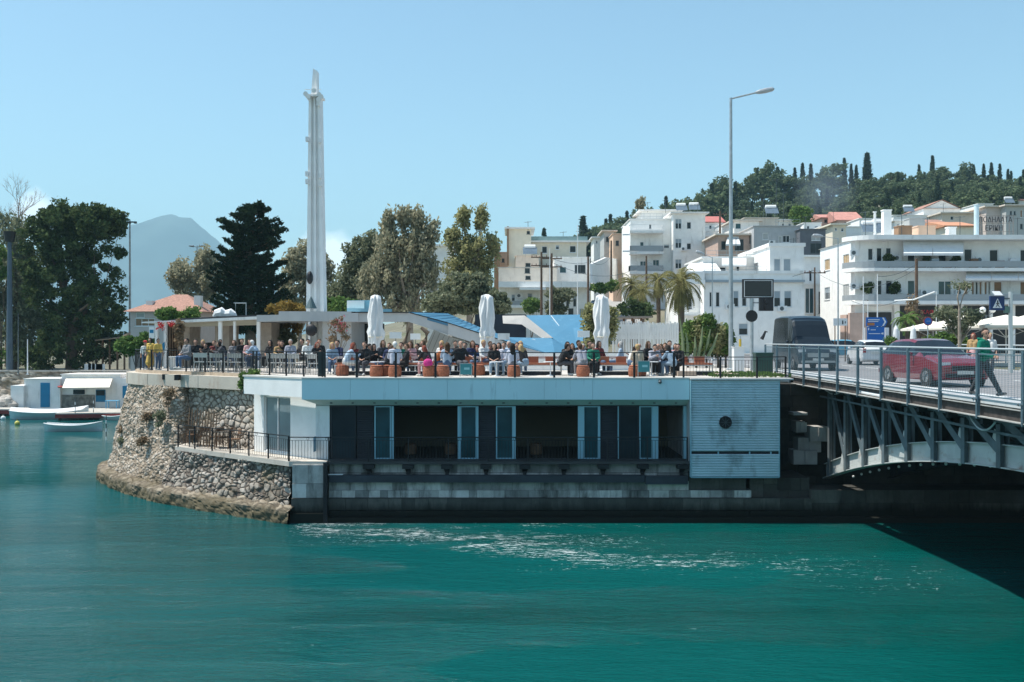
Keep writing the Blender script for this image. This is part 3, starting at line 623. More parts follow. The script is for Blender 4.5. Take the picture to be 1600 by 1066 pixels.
# ---------------------------------------------------------------- railings
def seglen(pts):
    s = [0]
    for a, c in zip(pts[:-1], pts[1:]): s.append(s[-1] + (Vector(c) - Vector(a)).length)
    return s
def at_s(pts, s, u):
    for i in range(len(s) - 1):
        if u <= s[i + 1] or i == len(s) - 2:
            f = (u - s[i]) / max(1e-6, s[i + 1] - s[i]); return Vector(pts[i]).lerp(Vector(pts[i + 1]), f)
def railing(label, pts, h, post_gap, bal=.13, pw=.06, group=None, post_ext=0, scroll=False, m=blackm, thick=.035, posts=None):
    """pts: 3D foot line"""
    c = Vector(pts[len(pts) // 2]); t = thing('railing', label, 'railing', c, 0, group)
    s = seglen(pts); tot = s[-1]; up = Vector((0, 0, 1))
    b = MB()
    for a, e in zip(pts[:-1], pts[1:]): b.bar(Vector(a) + up * h, Vector(e) + up * h, thick + .015, thick)
    b.build('top_rail', m, t, True)
    us = posts if posts else [tot * i / max(1, round(tot / post_gap)) for i in range(round(tot / post_gap) + 1)]
    for u in us:
        p = at_s(pts, s, u); b = MB(); b.box(p.x - pw / 2, p.x + pw / 2, p.y - pw / 2 - .005, p.y + pw / 2, p.z - post_ext, p.z + h - .001); b.build('post', m, t, True)
    if bal:
        b = MB()
        for a, e in zip(pts[:-1], pts[1:]):
            b.bar(Vector(a) + up * (h - .13), Vector(e) + up * (h - .13), .018, .012); b.bar(Vector(a) + up * .09, Vector(e) + up * .09, .02, .014)
        b.build('cross_rail', m, t, True); b = MB(); u = bal
        while u < tot:
            p = at_s(pts, s, u); b.tube([p + up * .09, p + up * (h - .13)], .008, 4, False)
            if scroll and int(u / bal) % 6 == 0: b.tube([p + up * (h - .065) + Vector((math.cos(q * .9) * .05, 0, math.sin(q * .9) * .05)) for q in range(8)], .008, 4, False)
            u += bal
        b.build('baluster_infill', m, t, True)
    return t
pl = [(p[0] + .12, p[1] + .14, 5.74) for p in offset_line(parl, .12)[6:]][:-1]
pl = [p for i, p in enumerate(pl) if i % 2 == 0] + [(-11.3, 44.1, 5.74)]
railing('black terrace railing with thin balusters curving round the top of the stone bastion', pl, 1.02, 1.5)
railing('short black terrace railing with balusters over the white angled cafe wing', [(-11.25, 43.3, 5.76), (-8.35, 40.6, 5.76), (-7.6, 39.92, 5.78)], 1.02, 1.35, .11)
b = MB(); b.box(X(497, 39.95), X(508, 39.95), 39.9, 39.94, 5.8, 6.78); tag(b.build('screen_board', M('dark_infill_panel', (.03, .035, .035), .6), None, True), 'dark sheet panel fixed behind the railing corner below the pylon', 'panel')
railing('short black baluster railing between the dark corner panel and the first long bay', [(-7.5, 39.94, 5.77), (-6.2, 39.94, 5.77)], 1.0, 1.3, .12)
xs0 = [X(p, 39.9) for p in (557.5, 618.5, 680.5, 742.5, 804.5, 866, 928, 991, 1053)]
railing('long black post railing with single top rail along the terrace front above the blue fascia', [(xs0[0], 39.9, 5.765), (xs0[-1] + .6, 39.9, 5.765)], .99, 1.6, 0, .085, posts=[x - xs0[0] for x in xs0])
railing('black baluster railing over the corrugated block beside the bridge', [(X(1068, 39.9), 39.9, 5.74), (X(1180, 39.9), 39.9, 5.74), (11.15, 40.6, 5.74)], .84, 1.62, .13, .07)
railing('black wrought iron balcony railing in front of the recessed stone wall and white wing', [(-15.15, 45.2, 2.42), (-12.0, 42.5, 2.42), (-8.93, 39.83, 2.42)], 1.0, 1.27, .125, .055, scroll=True, post_ext=.02)
railing('wrought iron railing along the narrow ledge below the dark cafe openings', [(-8.9, 39.8, 2.42), (-7.4, 39.72, 2.42), (7.0, 39.78, 2.42)], .96, 1.56, .125, .045, scroll=True)

# ---------------------------------------------------------------- bridge
def BX(d, off=0): return 11.02 + .0289 * d + off
bridge = thing('arch_bridge', 'steel deck arch bridge with pale riveted arch plate and slanted struts over the channel', 'bridge', (18, 20.7, 0))
struts = M('blue_grey_painted_steel', (.13, .165, .18), .55, .2, var=.2, vs=3, stain=(.16, .09, .05), sa=.35)
archm = M('pale_arch_paint', (.50, .52, .50), .6, .1, var=.1, vs=2, stain=(.26, .12, .06), sa=.75, sscale=(1.4, 1.4, 2.2), st=.58)
deckc = M('deck_concrete', (.36, .36, .35), .85, var=.1, stain=(.2, .19, .17), sa=.6)
walk = M('pale_walkway', (.50, .51, .51), .8, var=.07, vs=1.2, stain=(.36, .36, .35), sa=.5)
def zlo(d): return EYE - 3.14 - 2.6 * ((d - 20.7) / 20.7) ** 2
b = MB(); b.prism([(BX(-2, .1), -2), (BX(43.6, .1), 43.6), (BX(43.6, 13.2), 43.6), (BX(-2, 13.2), -2)], 5.40, 5.70); b.build('deck', deckc, bridge, True)
for off in (-.02, 12.3):
    b = MB(); b.prism([(BX(-2, off), -2), (BX(48.5, off), 48.5), (BX(48.5, off + 1.05), 48.5), (BX(-2, off + 1.05), -2)], 5.704, 5.82); b.build('walkway', walk, bridge, True)
# edge beam: upper lip, channel with flanges between post brackets
eb = M('edge_beam_steel', (.40, .40, .38), .6, .2, var=.15, vs=4, stain=(.12, .09, .07), sa=.7, sscale=(2, 2, 3))
b = MB(); b.bar((BX(-2, .06), -2, 5.52), (BX(43.6, .06), 43.6, 5.52), .05, .26); b.build('edge_web', M('rusty_dark_web', (.06, .05, .045), .8, .1, var=.4, vs=5), bridge, True)
b = MB(); b.bar((BX(-2, -.02), -2, 5.37), (BX(43.6, -.02), 43.6, 5.37), .14, .025); b.bar((BX(-2, -.0), -2, 5.655), (BX(43.6, 0), 43.6, 5.655), .1, .022)
b.build('edge_beam', eb, bridge, True)
vd = [40.7 - 2.157 * i for i in range(19)]
def truss(off, mats, full=True):
    ds = [41.6 - i * .9 for i in range(47)]; b = MB()
    for d0, d1 in zip(ds[:-1], ds[1:]):
        for (ta, tb, w, o) in ((0, .56, .03, 0), (-.03, .0, .34, 0), (.56, .585, .24, 0)):
            b.slabpoly([(BX(d0, off) - w / 2, d0, zlo(d0) + ta), (BX(d1, off) - w / 2, d1, zlo(d1) + ta), (BX(d1, off) - w / 2, d1, zlo(d1) + tb), (BX(d0, off) - w / 2, d0, zlo(d0) + tb)], (w, 0, 0))
    b.build('arch_rib', mats[0], bridge, True)
    for i, d in enumerate(vd):
        zb_ = zlo(d) - .03; x = BX(d, off); b = MB()
        if 5.32 - zb_ < .35: continue
        b.box(x - .19, x - .165, d - .11, d + .11, zb_, 5.38); b.box(x - .165, x - .03, d - .012, d + .012, zb_, 5.38)
        if full: b.box(x + .04, x + .065, d - .11, d + .11, zb_ + .6, 5.38)
        b.build('vertical_strut', mats[1], bridge, True)
        if i + 1 < len(vd):
            d1 = vd[i + 1]; zt_ = 5.25; zb2 = zlo(d1) + .45
            if zt_ - zb2 > .3:
                b = MB(); b.bar((BX(d - .15, off) - .08, d - .2, zt_), (BX(d1, off) - .08, d1 + .12, zb2), .10, .16); b.bar((BX(d - .15, off) - .15, d - .2, zt_), (BX(d1, off) - .15, d1 + .12, zb2), .02, .24); b.build('diagonal_strut', mats[1], bridge, True)
                if full:
                    c = Vector((BX(d1, off) - .13, d1 + .2, zb2 - .05)); b = MB(); b.slabpoly([c + Vector((0, -.18, -.3)), c + Vector((0, .5, -.35)), c + Vector((0, .12, .55)), c + Vector((0, -.18, .5))], (.02, 0, 0)); b.build('gusset_plate', mats[0], bridge, True)
truss(.92, (archm, struts))
dks = M('underdeck_shade_steel', (.03, .033, .036), .7, .2, var=.2)  # darkened truss steel for the inner girders, deck shade put into the colour
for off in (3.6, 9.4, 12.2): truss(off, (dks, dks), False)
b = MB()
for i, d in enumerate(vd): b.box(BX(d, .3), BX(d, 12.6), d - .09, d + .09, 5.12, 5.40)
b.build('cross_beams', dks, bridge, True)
b = MB(); b.bar((BX(0, .62), 0, 5.28), (BX(41.5, .62), 41.5, 5.28), .12, .2); b.bar((BX(0, .62), 0, 4.92), (BX(41.5, .62), 41.5, 4.92), .03, .07); b.build('top_chord', struts, bridge, True)
for i in range(26):
    d = 40.2 - i * 1.02; b = MB(); b.ball((BX(d, 1.6), d, zlo(d) - .10), .05, 8, 6); b.build('bolt_head', frame_w, bridge, True)
b = MB()
for i in range(150):
    d = 40.5 - i * .16
    for zz in (.09, .16): b.box(BX(d, .92) - .028, BX(d, .92) - .015, d - .015, d + .015, zlo(d) + zz - .015, zlo(d) + zz + .015)
b.build('rivet_rows', archm, bridge, True)['kind'] = 'stuff'
# railing of the bridge, near side
rail = thing('bridge_railing', 'blue grey steel bridge railing with fine wire mesh on the near side', 'railing', (BX(24), 24, 5.8))
rs = M('blue_grey_galvanised', (.15, .23, .27), .45, .4, var=.12, vs=3)
rs2 = M('pale_top_rail', (.52, .55, .55), .4, .4, var=.06)
pd = [48.56 - 2.36 * i for i in range(20)]
for d in pd:
    x = BX(d, -.07); b = MB(); b.box(x - .04, x - .03, d - .035, d + .035, 5.32, 7.03); b.box(x + .03, x + .04, d - .035, d + .035, 5.32, 7.03); b.box(x - .04, x + .04, d - .006, d + .006, 5.3, 7.03)
    b.box(x - .07, x - .05, d - .10, d + .10, 5.77, 5.84); o = b.build('post', rs, rail, True)
    b = MB(); b.tube([(x - .06, d - .08, 5.80), (x - .10, d - .08, 5.80)], .022, 6); b.tube([(x - .06, d + .08, 5.80), (x - .10, d + .08, 5.80)], .022, 6); WO[o.name] = WO[rail.name]; b.build('bolt', steel_d, o, True)
b = MB(); b.tube([(BX(pd[0], -.07), pd[0], 7.06), (BX(pd[-1], -.07), pd[-1], 7.06)], .026, 8); b.build('top_rail', rs2, rail, True)
b = MB(); b.bar((BX(pd[0], -.07), pd[0], 6.93), (BX(pd[-1], -.07), pd[-1], 6.93), .02, .03); b.bar((BX(pd[0], -.07), pd[0], 5.90), (BX(pd[-1], -.07), pd[-1], 5.90), .02, .03); b.build('cross_rail', rs, rail, True)
for a, c in zip(pd[:-1], pd[1:]):
    b = MB()
    for k in range(22): z = 5.945 + k * .045; b.bar((BX(a, -.05), a - .05, z), (BX(c, -.05), c + .05, z), .004, .0045)
    for k in range(1, 15): y = a + (c - a) * k / 15; b.bar((BX(y, -.045), y, 5.9), (BX(y, -.045), y, 6.93), .005, .005)
    b.build('wire_mesh_panel', rs, rail, True)
rail2 = thing('bridge_railing', 'pale grey railing on the far side of the roadway behind the walking man', 'railing', (BX(40, 13.2), 40, 5.8))
for i in range(18):
    d = 58 - 2.3 * i; x = BX(d, 13.25); b = MB(); b.box(x - .04, x + .04, d - .04, d + .04, 5.75, 6.95); b.build('post', rs, rail2, True)
b = MB(); b.tube([(BX(58, 13.25), 58, 6.98), (BX(19, 13.25), 19, 6.98)], .035, 8); b.build('top_rail', rs2, rail2, True)
b = MB()
for k in range(150): d = 58 - k * .26; b.bar((BX(d, 13.25), d, 5.9), (BX(d, 13.25), d, 6.9), .012)
b.build('baluster_infill', rs, rail2, True)
# hanging hoses and conduits
def hose(px0, py0, px1, py1, sag, off, m, name, label, r=.025):
    d0 = 11.3 / ((px0 - 800) / F - .0289); d1 = 11.3 / ((px1 - 800) / F - .0289); pts = []
    a = P(px0, py0, d0); c = P(px1, py1, d1)
    for k in range(13): f = k / 12; p = a.lerp(c, f); p.z -= sag * 4 * f * (1 - f); p.x += .05; pts.append(p)
    b = MB(); b.tube(pts, r, 6); tag(b.build(name, m, None, True), label, 'hose')
hose(1504, 630, 1552, 660, .42, 0, rs2, 'hanging_hose', 'thin grey hose hanging in a deep loop under the bridge edge below the walking man')
hose(1280, 598, 1312, 612, .25, 0, rs2, 'hanging_hose', 'thin grey hose looping under the bridge edge close to the abutment')
hose(1246, 590, 1278, 597, .2, 0, steel_d, 'hanging_hose', 'dark hose sagging under the bridge edge beside the corrugated block')
a = P(1343, 612, 11.1 / ((1343 - 800) / F - .0289)); c = P(1378, 618.5, 11.1 / ((1378 - 800) / F - .0289)); b = MB(); b.tube([a, c], .07, 10)
tag(b.build('white_tube', frame_w, None, True), 'short white plastic tube strapped under the bridge edge', 'pipe')
# abutment, quay beyond, near bank
ab = thing('bridge_abutment', 'dark stone abutment in the shade beside the corrugated block', 'abutment', (18, 43, -1))
darkst = ashlar_mat('shaded_abutment_stone', (.025, .025, .022), (.06, .058, .05), (.02, .02, .02))  # shade below the bridge is put into this near-black stone colour
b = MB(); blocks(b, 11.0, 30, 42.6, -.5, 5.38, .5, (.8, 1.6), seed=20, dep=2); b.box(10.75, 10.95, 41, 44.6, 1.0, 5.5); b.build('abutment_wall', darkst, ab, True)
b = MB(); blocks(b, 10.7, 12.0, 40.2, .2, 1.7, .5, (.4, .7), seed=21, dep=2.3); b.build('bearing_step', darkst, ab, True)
palec = M('pale_broken_block', (.34, .33, .31), .9, var=.2, bump=.4, stain=(.15, .13, .11), sa=.6)
for (px0, px1, py0, py1, d) in ((1240, 1277, 704, 726, 41.6), (1247, 1283, 684, 707, 41.8), (1266, 1294, 667, 690, 41.6), (1244, 1258, 659, 676, 41.9), (1240, 1262, 645, 649, 41.5)):
    p = P(px0, py1, d); q = P(px1, py0, d); b = MB(); b.box(p.x, q.x, d, d + .8, p.z, q.z); xm = (p.x + q.x) / 2; b.box(xm - .03, xm + .25, d - .06, d, p.z + .02, q.z - .03); b.build('bearing_block', palec, ab, True)
nb = MB(); nb.box(-120, 60, -54, -1.9, -1, 5.7); tag(nb.build('near_bank', concrete, None, True), kind='structure')
# road, kerbs and markings
def rx(y, off): return BX(min(y, 60), off)
b = MB(); b.prism([(BX(-54, 1.03), -54), (BX(44, 1.03), 44), (12.6, 60), (8, 72), (6, 100), (60, 100), (60, 66), (BX(56, 12.5), 56), (BX(-54, 12.3), -54)], 5.62, 5.765)
tag(b.build('road', asphalt, None, True), kind='structure')
mk = M('road_paint', (.66, .66, .63), .7, var=.15, vs=5)
b = MB()
for i in range(20): d = 58 - i * 4.2; b.prism([(BX(d, 6.5), d), (BX(d - 2, 6.5), d - 2), (BX(d - 2, 6.62), d - 2), (BX(d, 6.62), d)], 5.766, 5.770)
for o in (1.3, 11.9): b.prism([(BX(60, o), 60), (BX(-20, o), -20), (BX(-20, o + .1), -20), (BX(60, o + .1), 60)], 5.766, 5.770)
tag(b.build('lane_markings', mk, None, True), kind='structure')
b = MB(); b.prism([(26, 57), (60, 57), (60, 63), (26, 63)], 5.66, 5.88); b.prism([(14, 92), (60, 92), (60, 112), (14, 112)], 5.5, 5.90); b.prism([(-14, 62), (7, 62), (5, 90), (-14, 90)], 5.5, 5.80)
tag(b.build('pavement', paving, None, True), kind='structure')
# hill street
b = MB(); prev = None
st = [(118, 9.5, 5.8), (130, 11, 6), (145, 12.2, 6), (165, 14, 5.5), (190, 16.5, 5), (220, 19.5, 5)]
for (y, x, w) in st:
    z = terr(x, y) + 1.3; cur = (Vector((x, y, z)), Vector((x + w, y, z)))
    if prev: b.slabpoly([prev[0], prev[1], cur[1], cur[0]], (0, 0, -1.5))
    prev = cur
tag(b.build('hill_street', M('street_concrete', (.30, .295, .285), .9, var=.12, vs=.5), None, True), kind='structure')
# ---------------------------------------------------------------- restaurant on the terrace
grey_white = M('grey_white_render', (.46, .47, .47), .8, var=.06, stain=(.33, .33, .32), sa=.4)
stone_clad = M('beige_stone_cladding', (.40, .33, .27), .85, var=.15, vs=3, bump=.3)
def pxpoly(pts, d, dz=0): return [P(a, c, d) for a, c in pts]
def face(mb, pts, thick, d=None):
    """flat-sided piece whose front outline is pts (px,py,depth); thickness straight back"""
    mb.slabpoly([P(*p) for p in pts][::-1], (0, thick, 0)); return mb
pav = thing('restaurant_pavilion', 'low open pavilion with thin white flat roof, pale stone piers and dark interior', 'pavilion', (-10, 54, 5.75))
b = MB(); face(b, [(221, 505, 53), (285, 503, 53), (285, 500, 53), (221, 503, 53)], 5); b.build('thin_roof_slab', white, pav, True)
b = MB(); face(b, [(285, 504, 53), (401, 499, 53), (401, 494.5, 53), (285, 500, 53)], 6); b.build('roof_slab', white, pav, True)
b = MB(); face(b, [(262, 500.5, 53.5), (401, 494, 53.5), (401, 492, 53.5), (275, 498, 53.5)], 5); b.build('roof_covering', dark_wall, pav, True)
b = MB(); face(b, [(401, 503, 52.8), (442, 502, 52.8), (442, 489, 52.8), (435, 492, 52.8), (401, 492.5, 52.8)], 6); face(b, [(435.5, 501.5, 52.5), (560, 503, 52.5), (560, 489, 52.5), (552, 487, 52.5), (435.5, 486.5, 52.5)], 6.5); b.build('upper_roof_beam', grey_white, pav, True)
b = MB(); face(b, [(285, 511, 53.8), (401, 508, 53.8), (401, 499.2, 53.8), (285, 504.5, 53.8)], .3); b.build('roof_beam', M('cream_beam', (.48, .44, .36), .8, var=.08), pav, True)
for px, w in ((244, 2), (258, 2.2), (343.5, 2.6), (403.5, 2.6), (366, 1.6)):
    b = MB(); x0 = X(px - w, 53.2); x1 = X(px + w, 53.2); b.box(x0, x1, 53.2, 53.4, 5.75, 8.25); b.build('pillar', white, pav, True)
for a, c in ((287, 296), (344, 358), (406, 424), (336, 340)):
    b = MB(); b.box(X(a, 54.6), X(c, 54.6), 54.6, 56.5, 5.75, 8.2); b.build('stone_pier', stone_clad, pav, True)
b = MB(); b.box(X(504, 53), X(549, 53), 53, 58, 5.75, 8.3); b.build('white_wall', grey_white, pav, True); b = MB(); b.box(X(296, 57.5), X(312, 57.5), 57.5, 57.7, 5.75, 8.2); b.build('white_wall', grey_white, pav, True)
b = MB(); b.box(X(258, 57), X(287, 57), 57, 57.2, 5.75, 8.2); b.box(X(549, 57.8), X(600, 57.8), 57.8, 58, 5.75, 8.2); b.box(X(312, 58.6), X(336, 58.6), 58.4, 58.6, 5.75, 7.1); b.box(X(358, 58.6), X(380, 58.6), 58.4, 58.6, 5.75, 7.3); b.build('dark_back_wall', M('dark_glazing', (.025, .03, .03), .4, var=.3), pav, True)
b = MB()
for k in range(7): x = X(262 + k * 4, 56.9); b.box(x - .04, x + .04, 56.85, 56.99, 5.75, 8.1)
b.build('door_frames', brown_wood, pav, True)
b = MB(); face(b, [(549, 503, 52.6), (640, 503, 52.6), (640, 489, 52.6), (549, 489, 52.6)], .45)
pr = [(640, 489), (700, 505), (757, 523.5), (815, 542), (872, 557)]; lw = [(640, 503.5), (700, 523), (757, 541), (800, 553), (872, 561)]
for i in range(4): face(b, [(*lw[i], 52.6 - i * .3), (*lw[i + 1], 52.6 - i * .3), (*pr[i + 1], 52.6 - i * .3), (*pr[i], 52.6 - i * .3)], .45)
b.build('sloping_white_beam', grey_white, pav, True)
b = MB(); face(b, [(549, 489, 52.5), (638, 489, 52.5), (638, 487.6, 52.5), (549, 487.2, 52.5)], 5); b.build('beam_flashing', dark_wall, pav, True)
for i in range(3):
    b = MB(); q0 = pr[i]; q1 = pr[i + 1]; face(b, [(q0[0], q0[1] + .3, 52.55 - i * .3), (q1[0], q1[1] + .3, 52.55 - i * .3), (q1[0], q1[1] - 1.2, 52.55 - i * .3), (q0[0], q0[1] - 1.2, 52.55 - i * .3)], .5); b.build('beam_flashing', dark_wall, pav, True)
rf = MB()
A_ = [P(638, 488, 52.7), P(757, 522.5, 52.3), P(868, 556.5, 51.7), P(905, 556, 55), P(862, 528.5, 57), P(792, 527, 57), P(757, 514.5, 57), P(700, 490, 57)]
cen = sum(A_, Vector()) / len(A_)
rf.slabpoly([A_[0], A_[1], A_[6], A_[7]], (0, 0, -.12)); rf.slabpoly([A_[1], A_[2], A_[5], A_[6]], (0, 0, -.12)); rf.slabpoly([A_[2], A_[3], A_[4], A_[5]], (0, 0, -.12)); rf.build('blue_ramp_roof', roofblue, pav, True); q = MB()
for e0, e1, f0, f1, n in ((A_[0], A_[1], A_[7], A_[6], 9), (A_[1], A_[2], A_[6], A_[5], 8)):
    for k in range(n): f = k / n; u = Vector((0, 0, .01)); q.bar(e0.lerp(e1, f) + u, f0.lerp(f1, f) + u, .03, .02)
q.build('roof_seams', roofblue, pav, True)
canopy = thing('blue_canopy', 'folded blue canopy with white edge sloping to the ground behind the lounge seats', 'canopy', (4, 57, 5.8))
b = MB(); b.slabpoly([P(818, 493, 61), P(862, 528, 57.5), P(905, 556.5, 55), P(916, 556.5, 55.5), P(925, 515, 58), P(919, 491.5, 61)], (0, .15, -.15)); b.build('blue_slope', roofblue, canopy, True)
b = MB(); face(b, [(786, 505.5, 57.6), (815, 507, 57.6), (846, 528, 57.2), (864, 528, 57.2), (820, 493, 58), (785, 493.5, 58)], .4); b.build('white_edge', stone_clad if False else M('pale_concrete_edge', (.50, .47, .43), .8, var=.08), canopy, True)
b = MB(); b.bar(P(861, 493.5, 60.6), P(897, 540, 57), .05, .05); b.bar(P(846, 527, 57.3), P(895, 555.5, 54.9), .05, .05); b.bar(P(832, 530, 56.5), P(884, 554, 53.9), .04, .04); b.build('seam_strips', M('pale_seam', (.45, .55, .6), .6), canopy, True)
b = MB(); b.box(X(742, 60.5), X(822, 60.5), 60.5, 64, 5.75, Z(491.5, 60.5)); b.build('dark_rear_wall', M('navy_wall', (.02, .03, .045), .7, var=.2), canopy, True)
acu = thing('rooftop_unit', 'pale blue boxy roof unit on the flat pavilion roof', 'unit', P(560, 487, 55))
b = MB(); face(b, [(542, 487, 55), (569, 487, 55), (569, 470, 55), (542, 470, 55)], .12); b.build('front_cover', white, acu, True)
b = MB(); face(b, [(542.5, 486.5, 55.2), (580, 486.5, 55.2), (580, 469, 55.2), (542.5, 469.5, 55.2)], 1.6); face(b, [(542, 489, 54.6), (611, 488.8, 54.6), (611, 483, 54.6), (542, 481.5, 54.6)], .5); b.build('housing', lblue, acu, True)
# white rooftop tarpaulin
b = MB(); b.tube([P(334, 495, 55), P(338, 490, 55), P(347, 488.5, 55), P(352, 490.5, 55), P(360, 490, 55), P(366, 493, 55), P(370, 495, 55)], [.1, .22, .3, .2, .28, .2, .05], 8); tag(b.build('white_tarpaulin', canvas_w, None, True), 'crumpled white tarpaulin lying on the pavilion roof', 'tarpaulin')
b = MB(); b.tube([P(368, 496, 56), P(368, 474, 56), P(384.5, 474, 56), P(384.5, 496, 56)], .03, 6); b.bar(P(365, 473.5, 56), P(385, 473.5, 56), .05, .05); tag(b.build('roof_frame', steel, None, True), 'thin steel goal-shaped frame standing on the pavilion roof', 'frame')

# ---------------------------------------------------------------- pylon with signal shapes
py = thing('signal_pylon', 'very tall tapering white fluted signal pylon with lamps near its top', 'pylon', (X(493, 56), 56.5, 5.75))
pym = M('pylon_paint', (.80, .80, .79), .6, .1, var=.06, vs=1, stain=(.28, .22, .18), sa=.6, sscale=(3, 3, .25), st=.60)
zB, zT = 5.75, Z(147, 56)
def pyx(z): f = (z - zB) / (zT - zB); return X(477.5 + 5.0 * f, 56), X(508 - 8.5 * f, 56)
b = MB()
a0, a1 = pyx(zB); t0, t1 = pyx(zT)
def colm(mb, f0, f1, y0, y1, y0t=None):
    mb.slabpoly([(a0 + (a1 - a0) * f0, y0, zB), (a0 + (a1 - a0) * f1, y0, zB), (t0 + (t1 - t0) * f1, y0 + .05, zT), (t0 + (t1 - t0) * f0, y0 + .05, zT)], (0, y1 - y0, 0))
colm(b, .0, .24, 55.95, 56.9); colm(b, .24, .42, 56.12, 56.8); colm(b, .42, .58, 56.0, 56.8); colm(b, .58, .80, 56.14, 56.8); colm(b, .80, 1.0, 55.96, 56.9)
b.build('fluted_shaft', pym, py, True)
b = MB(); zt2 = Z(106, 56); b.slabpoly([(X(485.5, 56), 56.1, zT), (X(495.5, 56), 56.1, zT), (X(494.5, 56), 56.2, zt2 - .12), (X(488, 56), 56.2, zt2)], (0, .5, 0)); b.box(X(494.4, 56), X(496, 56), 56.0, 56.12, zT, zt2 - .5); b.build('mast_head', pym, py, True)
b = MB(); z = Z(150, 56); b.box(X(477, 56), X(503, 56), 55.8, 57, z - .05, z + .05); b.bar((X(477, 56), 55.8, z + .3), (X(503, 56), 55.8, z + .3), .03); b.build('platform', pym, py, True)
for px, pyy in ((478, 146), (482, 150), (499, 147), (502, 150), (491, 141), (498, 155)):
    c = P(px, pyy, 55.7); b = MB(); b.tube([c + Vector((0, .15, 0)), c - Vector((0, .1, .05))], [.1, .14], 8); b.build('floodlight', frame_w, py, True)
for px, pyy in ((480.3, 218), (500.5, 220), (479.8, 272), (501, 275), (480, 284), (501.6, 288), (497.5, 162)):
    c = P(px, pyy, 55.9); b = MB(); b.box(c.x - .08, c.x + .08, 55.75, 56, c.z - .13, c.z + .13); b.build('signal_lamp', frame_w, py, True)
c = P(484, 434, 55.6); b = MB(); b.ball(c, .33, 14, 10, (.55, .8, 1.1)); tag(b.build('signal_shape', blackm, None, True), 'black bulging half disc signal shape on the left edge of the pylon, uppermost', 'signal')
c = P(486, 482, 55.5); b = MB(); b.tube([c, c + Vector((0, 0, .66))], [.33, .02], 16); tag(b.build('signal_shape', M('dark_teal_cone', (.05, .09, .10), .5), None, True), 'dark grey cone signal shape hanging in front of the pylon foot', 'signal')
c = P(486.5, 516, 52.1); b = MB(); b.ball(c, .31, 16, 12, (1, .5, 1)); b.tube([c, P(486.5, 503, 52.3)], .02, 6); tag(b.build('signal_shape', blackm, None, True), 'round black disc signal shape hanging below the pavilion roof edge', 'signal')
b = MB(); b.tube([P(483.5, 560, 52.2), P(483.5, 503, 52.2)], .05, 8); b.build('signal_post', frame_w, py, True)

# ---------------------------------------------------------------- closed parasols
def parasol():
    t = thing('closed_parasol', 'tall closed white parasol', 'parasol', (0, 0, 0))
    b = MB(); b.tube([(0, 0, 0), (0, 0, 3.4)], .03, 8); b.lathe([(.25, 0), (.25, .08), (.05, .1)], n=12); b.build('pole', frame_w, t)
    b = MB(); n = 56; prof = [(.16, .55), (.30, .75), (.33, 1.1), (.31, 1.5), (.38, 1.85), (.31, 2.1), (.36, 2.6), (.33, 3.0), (.27, 3.4), (.25, 3.55), (.05, 3.62)]
    vs = []
    for i, (r, z) in enumerate(prof):
        for k in range(n):
            a = 2 * math.pi * k / n; f = (1 + .20 * math.sin(4 * a + z * 1.3) + .14 * math.sin(9 * a - z * 2.4) + .06 * math.sin(13 * a + z * 5)) * .93; vs.append((r * f * math.cos(a), r * f * math.sin(a), z + .05 * math.sin(3 * a)))
    b.add(vs, [(i * n + k, i * n + (k + 1) % n, (i + 1) * n + (k + 1) % n, (i + 1) * n + k) for i in range(len(prof) - 1) for k in range(n)] + [tuple((len(prof) - 1) * n + k for k in range(n))])
    b.smooth = True; b.build('folded_canopy', canvas_w, t)
    b = MB(); b.lathe([(.345, 1.62), (.355, 1.66), (.345, 1.70)], n=20); b.build('tie_strap', canvas, t); return t
PAR = parasol()
for px, d, l, rz in ((587, 47.5, 'leftmost tall closed white parasol, in front of the dark pavilion opening', 0), (761, 47.0, 'tall closed white parasol standing before the sloping blue ramp roof', 1.1), (940, 47.3, 'tall closed white parasol beside the hedge and the white slat fence', 2.3)):
    place(PAR, (X(px, d), d, 5.75), rz, l, group='closed white parasols')

# ---------------------------------------------------------------- reflector panels on thin poles
def panel(px, py_, d, label, w=.55, h=.30):
    c = P(px, py_, d); t = thing('white_panel_lamp', label, 'lamp', (c.x, d, 5.75), 0, 'white rectangular panels on thin poles')
    b = MB(); b.box(-w / 2, w / 2, -.04, .04, c.z - 5.75 - h / 2, c.z - 5.75 + h / 2); b.build('panel', white, t)
    b = MB(); b.tube([(0, .06, 0), (0, .06, c.z - 5.75)], .018, 6); b.build('pole', steel_d, t)
panel(618, 524, 46, 'white rectangular panel on a thin pole just right of the leftmost parasol')
panel(649, 526, 49, 'dimmer white rectangular panel on a pole beside the twisted olive trunk', .5)
panel(787, 526, 46, 'white rectangular panel on a pole right of the middle parasol')
panel(912, 522, 46, 'white rectangular panel on a pole against the blue canopy')
# twisted trunk, tents, low wall, slat fence, hedges
b = MB(); b.tube([P(640, 560, 51), P(652, 545, 51), P(665, 532, 51), P(668, 520, 51), P(658, 512, 51)], [.2, .16, .12, .14, .08], 8); b.tube([P(645, 560, 51.2), P(632, 535, 51.2), P(640, 512, 51.2)], [.2, .14, .1], 8)
tag(b.build('twisted_trunk', bark, None, True), 'dark twisted olive trunk standing under the white sloping beam', 'trunk')
tent = thing('fabric_awning', 'grey-beige pleated awning sloping under the white beam', 'awning', P(710, 555, 52))
tm = M('grey_beige_fabric', (.34, .33, .29), .9, var=.05)
b = MB(); face(b, [(660, 552, 52.4), (748, 552, 52.4), (748, 541, 52.4), (700, 525, 52.4), (678, 515, 52.4)], .1); b.build('fabric', tm, tent, True)
b = MB()
for k in range(10): b.bar(P(666 + k * 8, 552, 52.3), P(680 + k * 7.4, 518 + k * 2.6, 52.3), .02, .03)
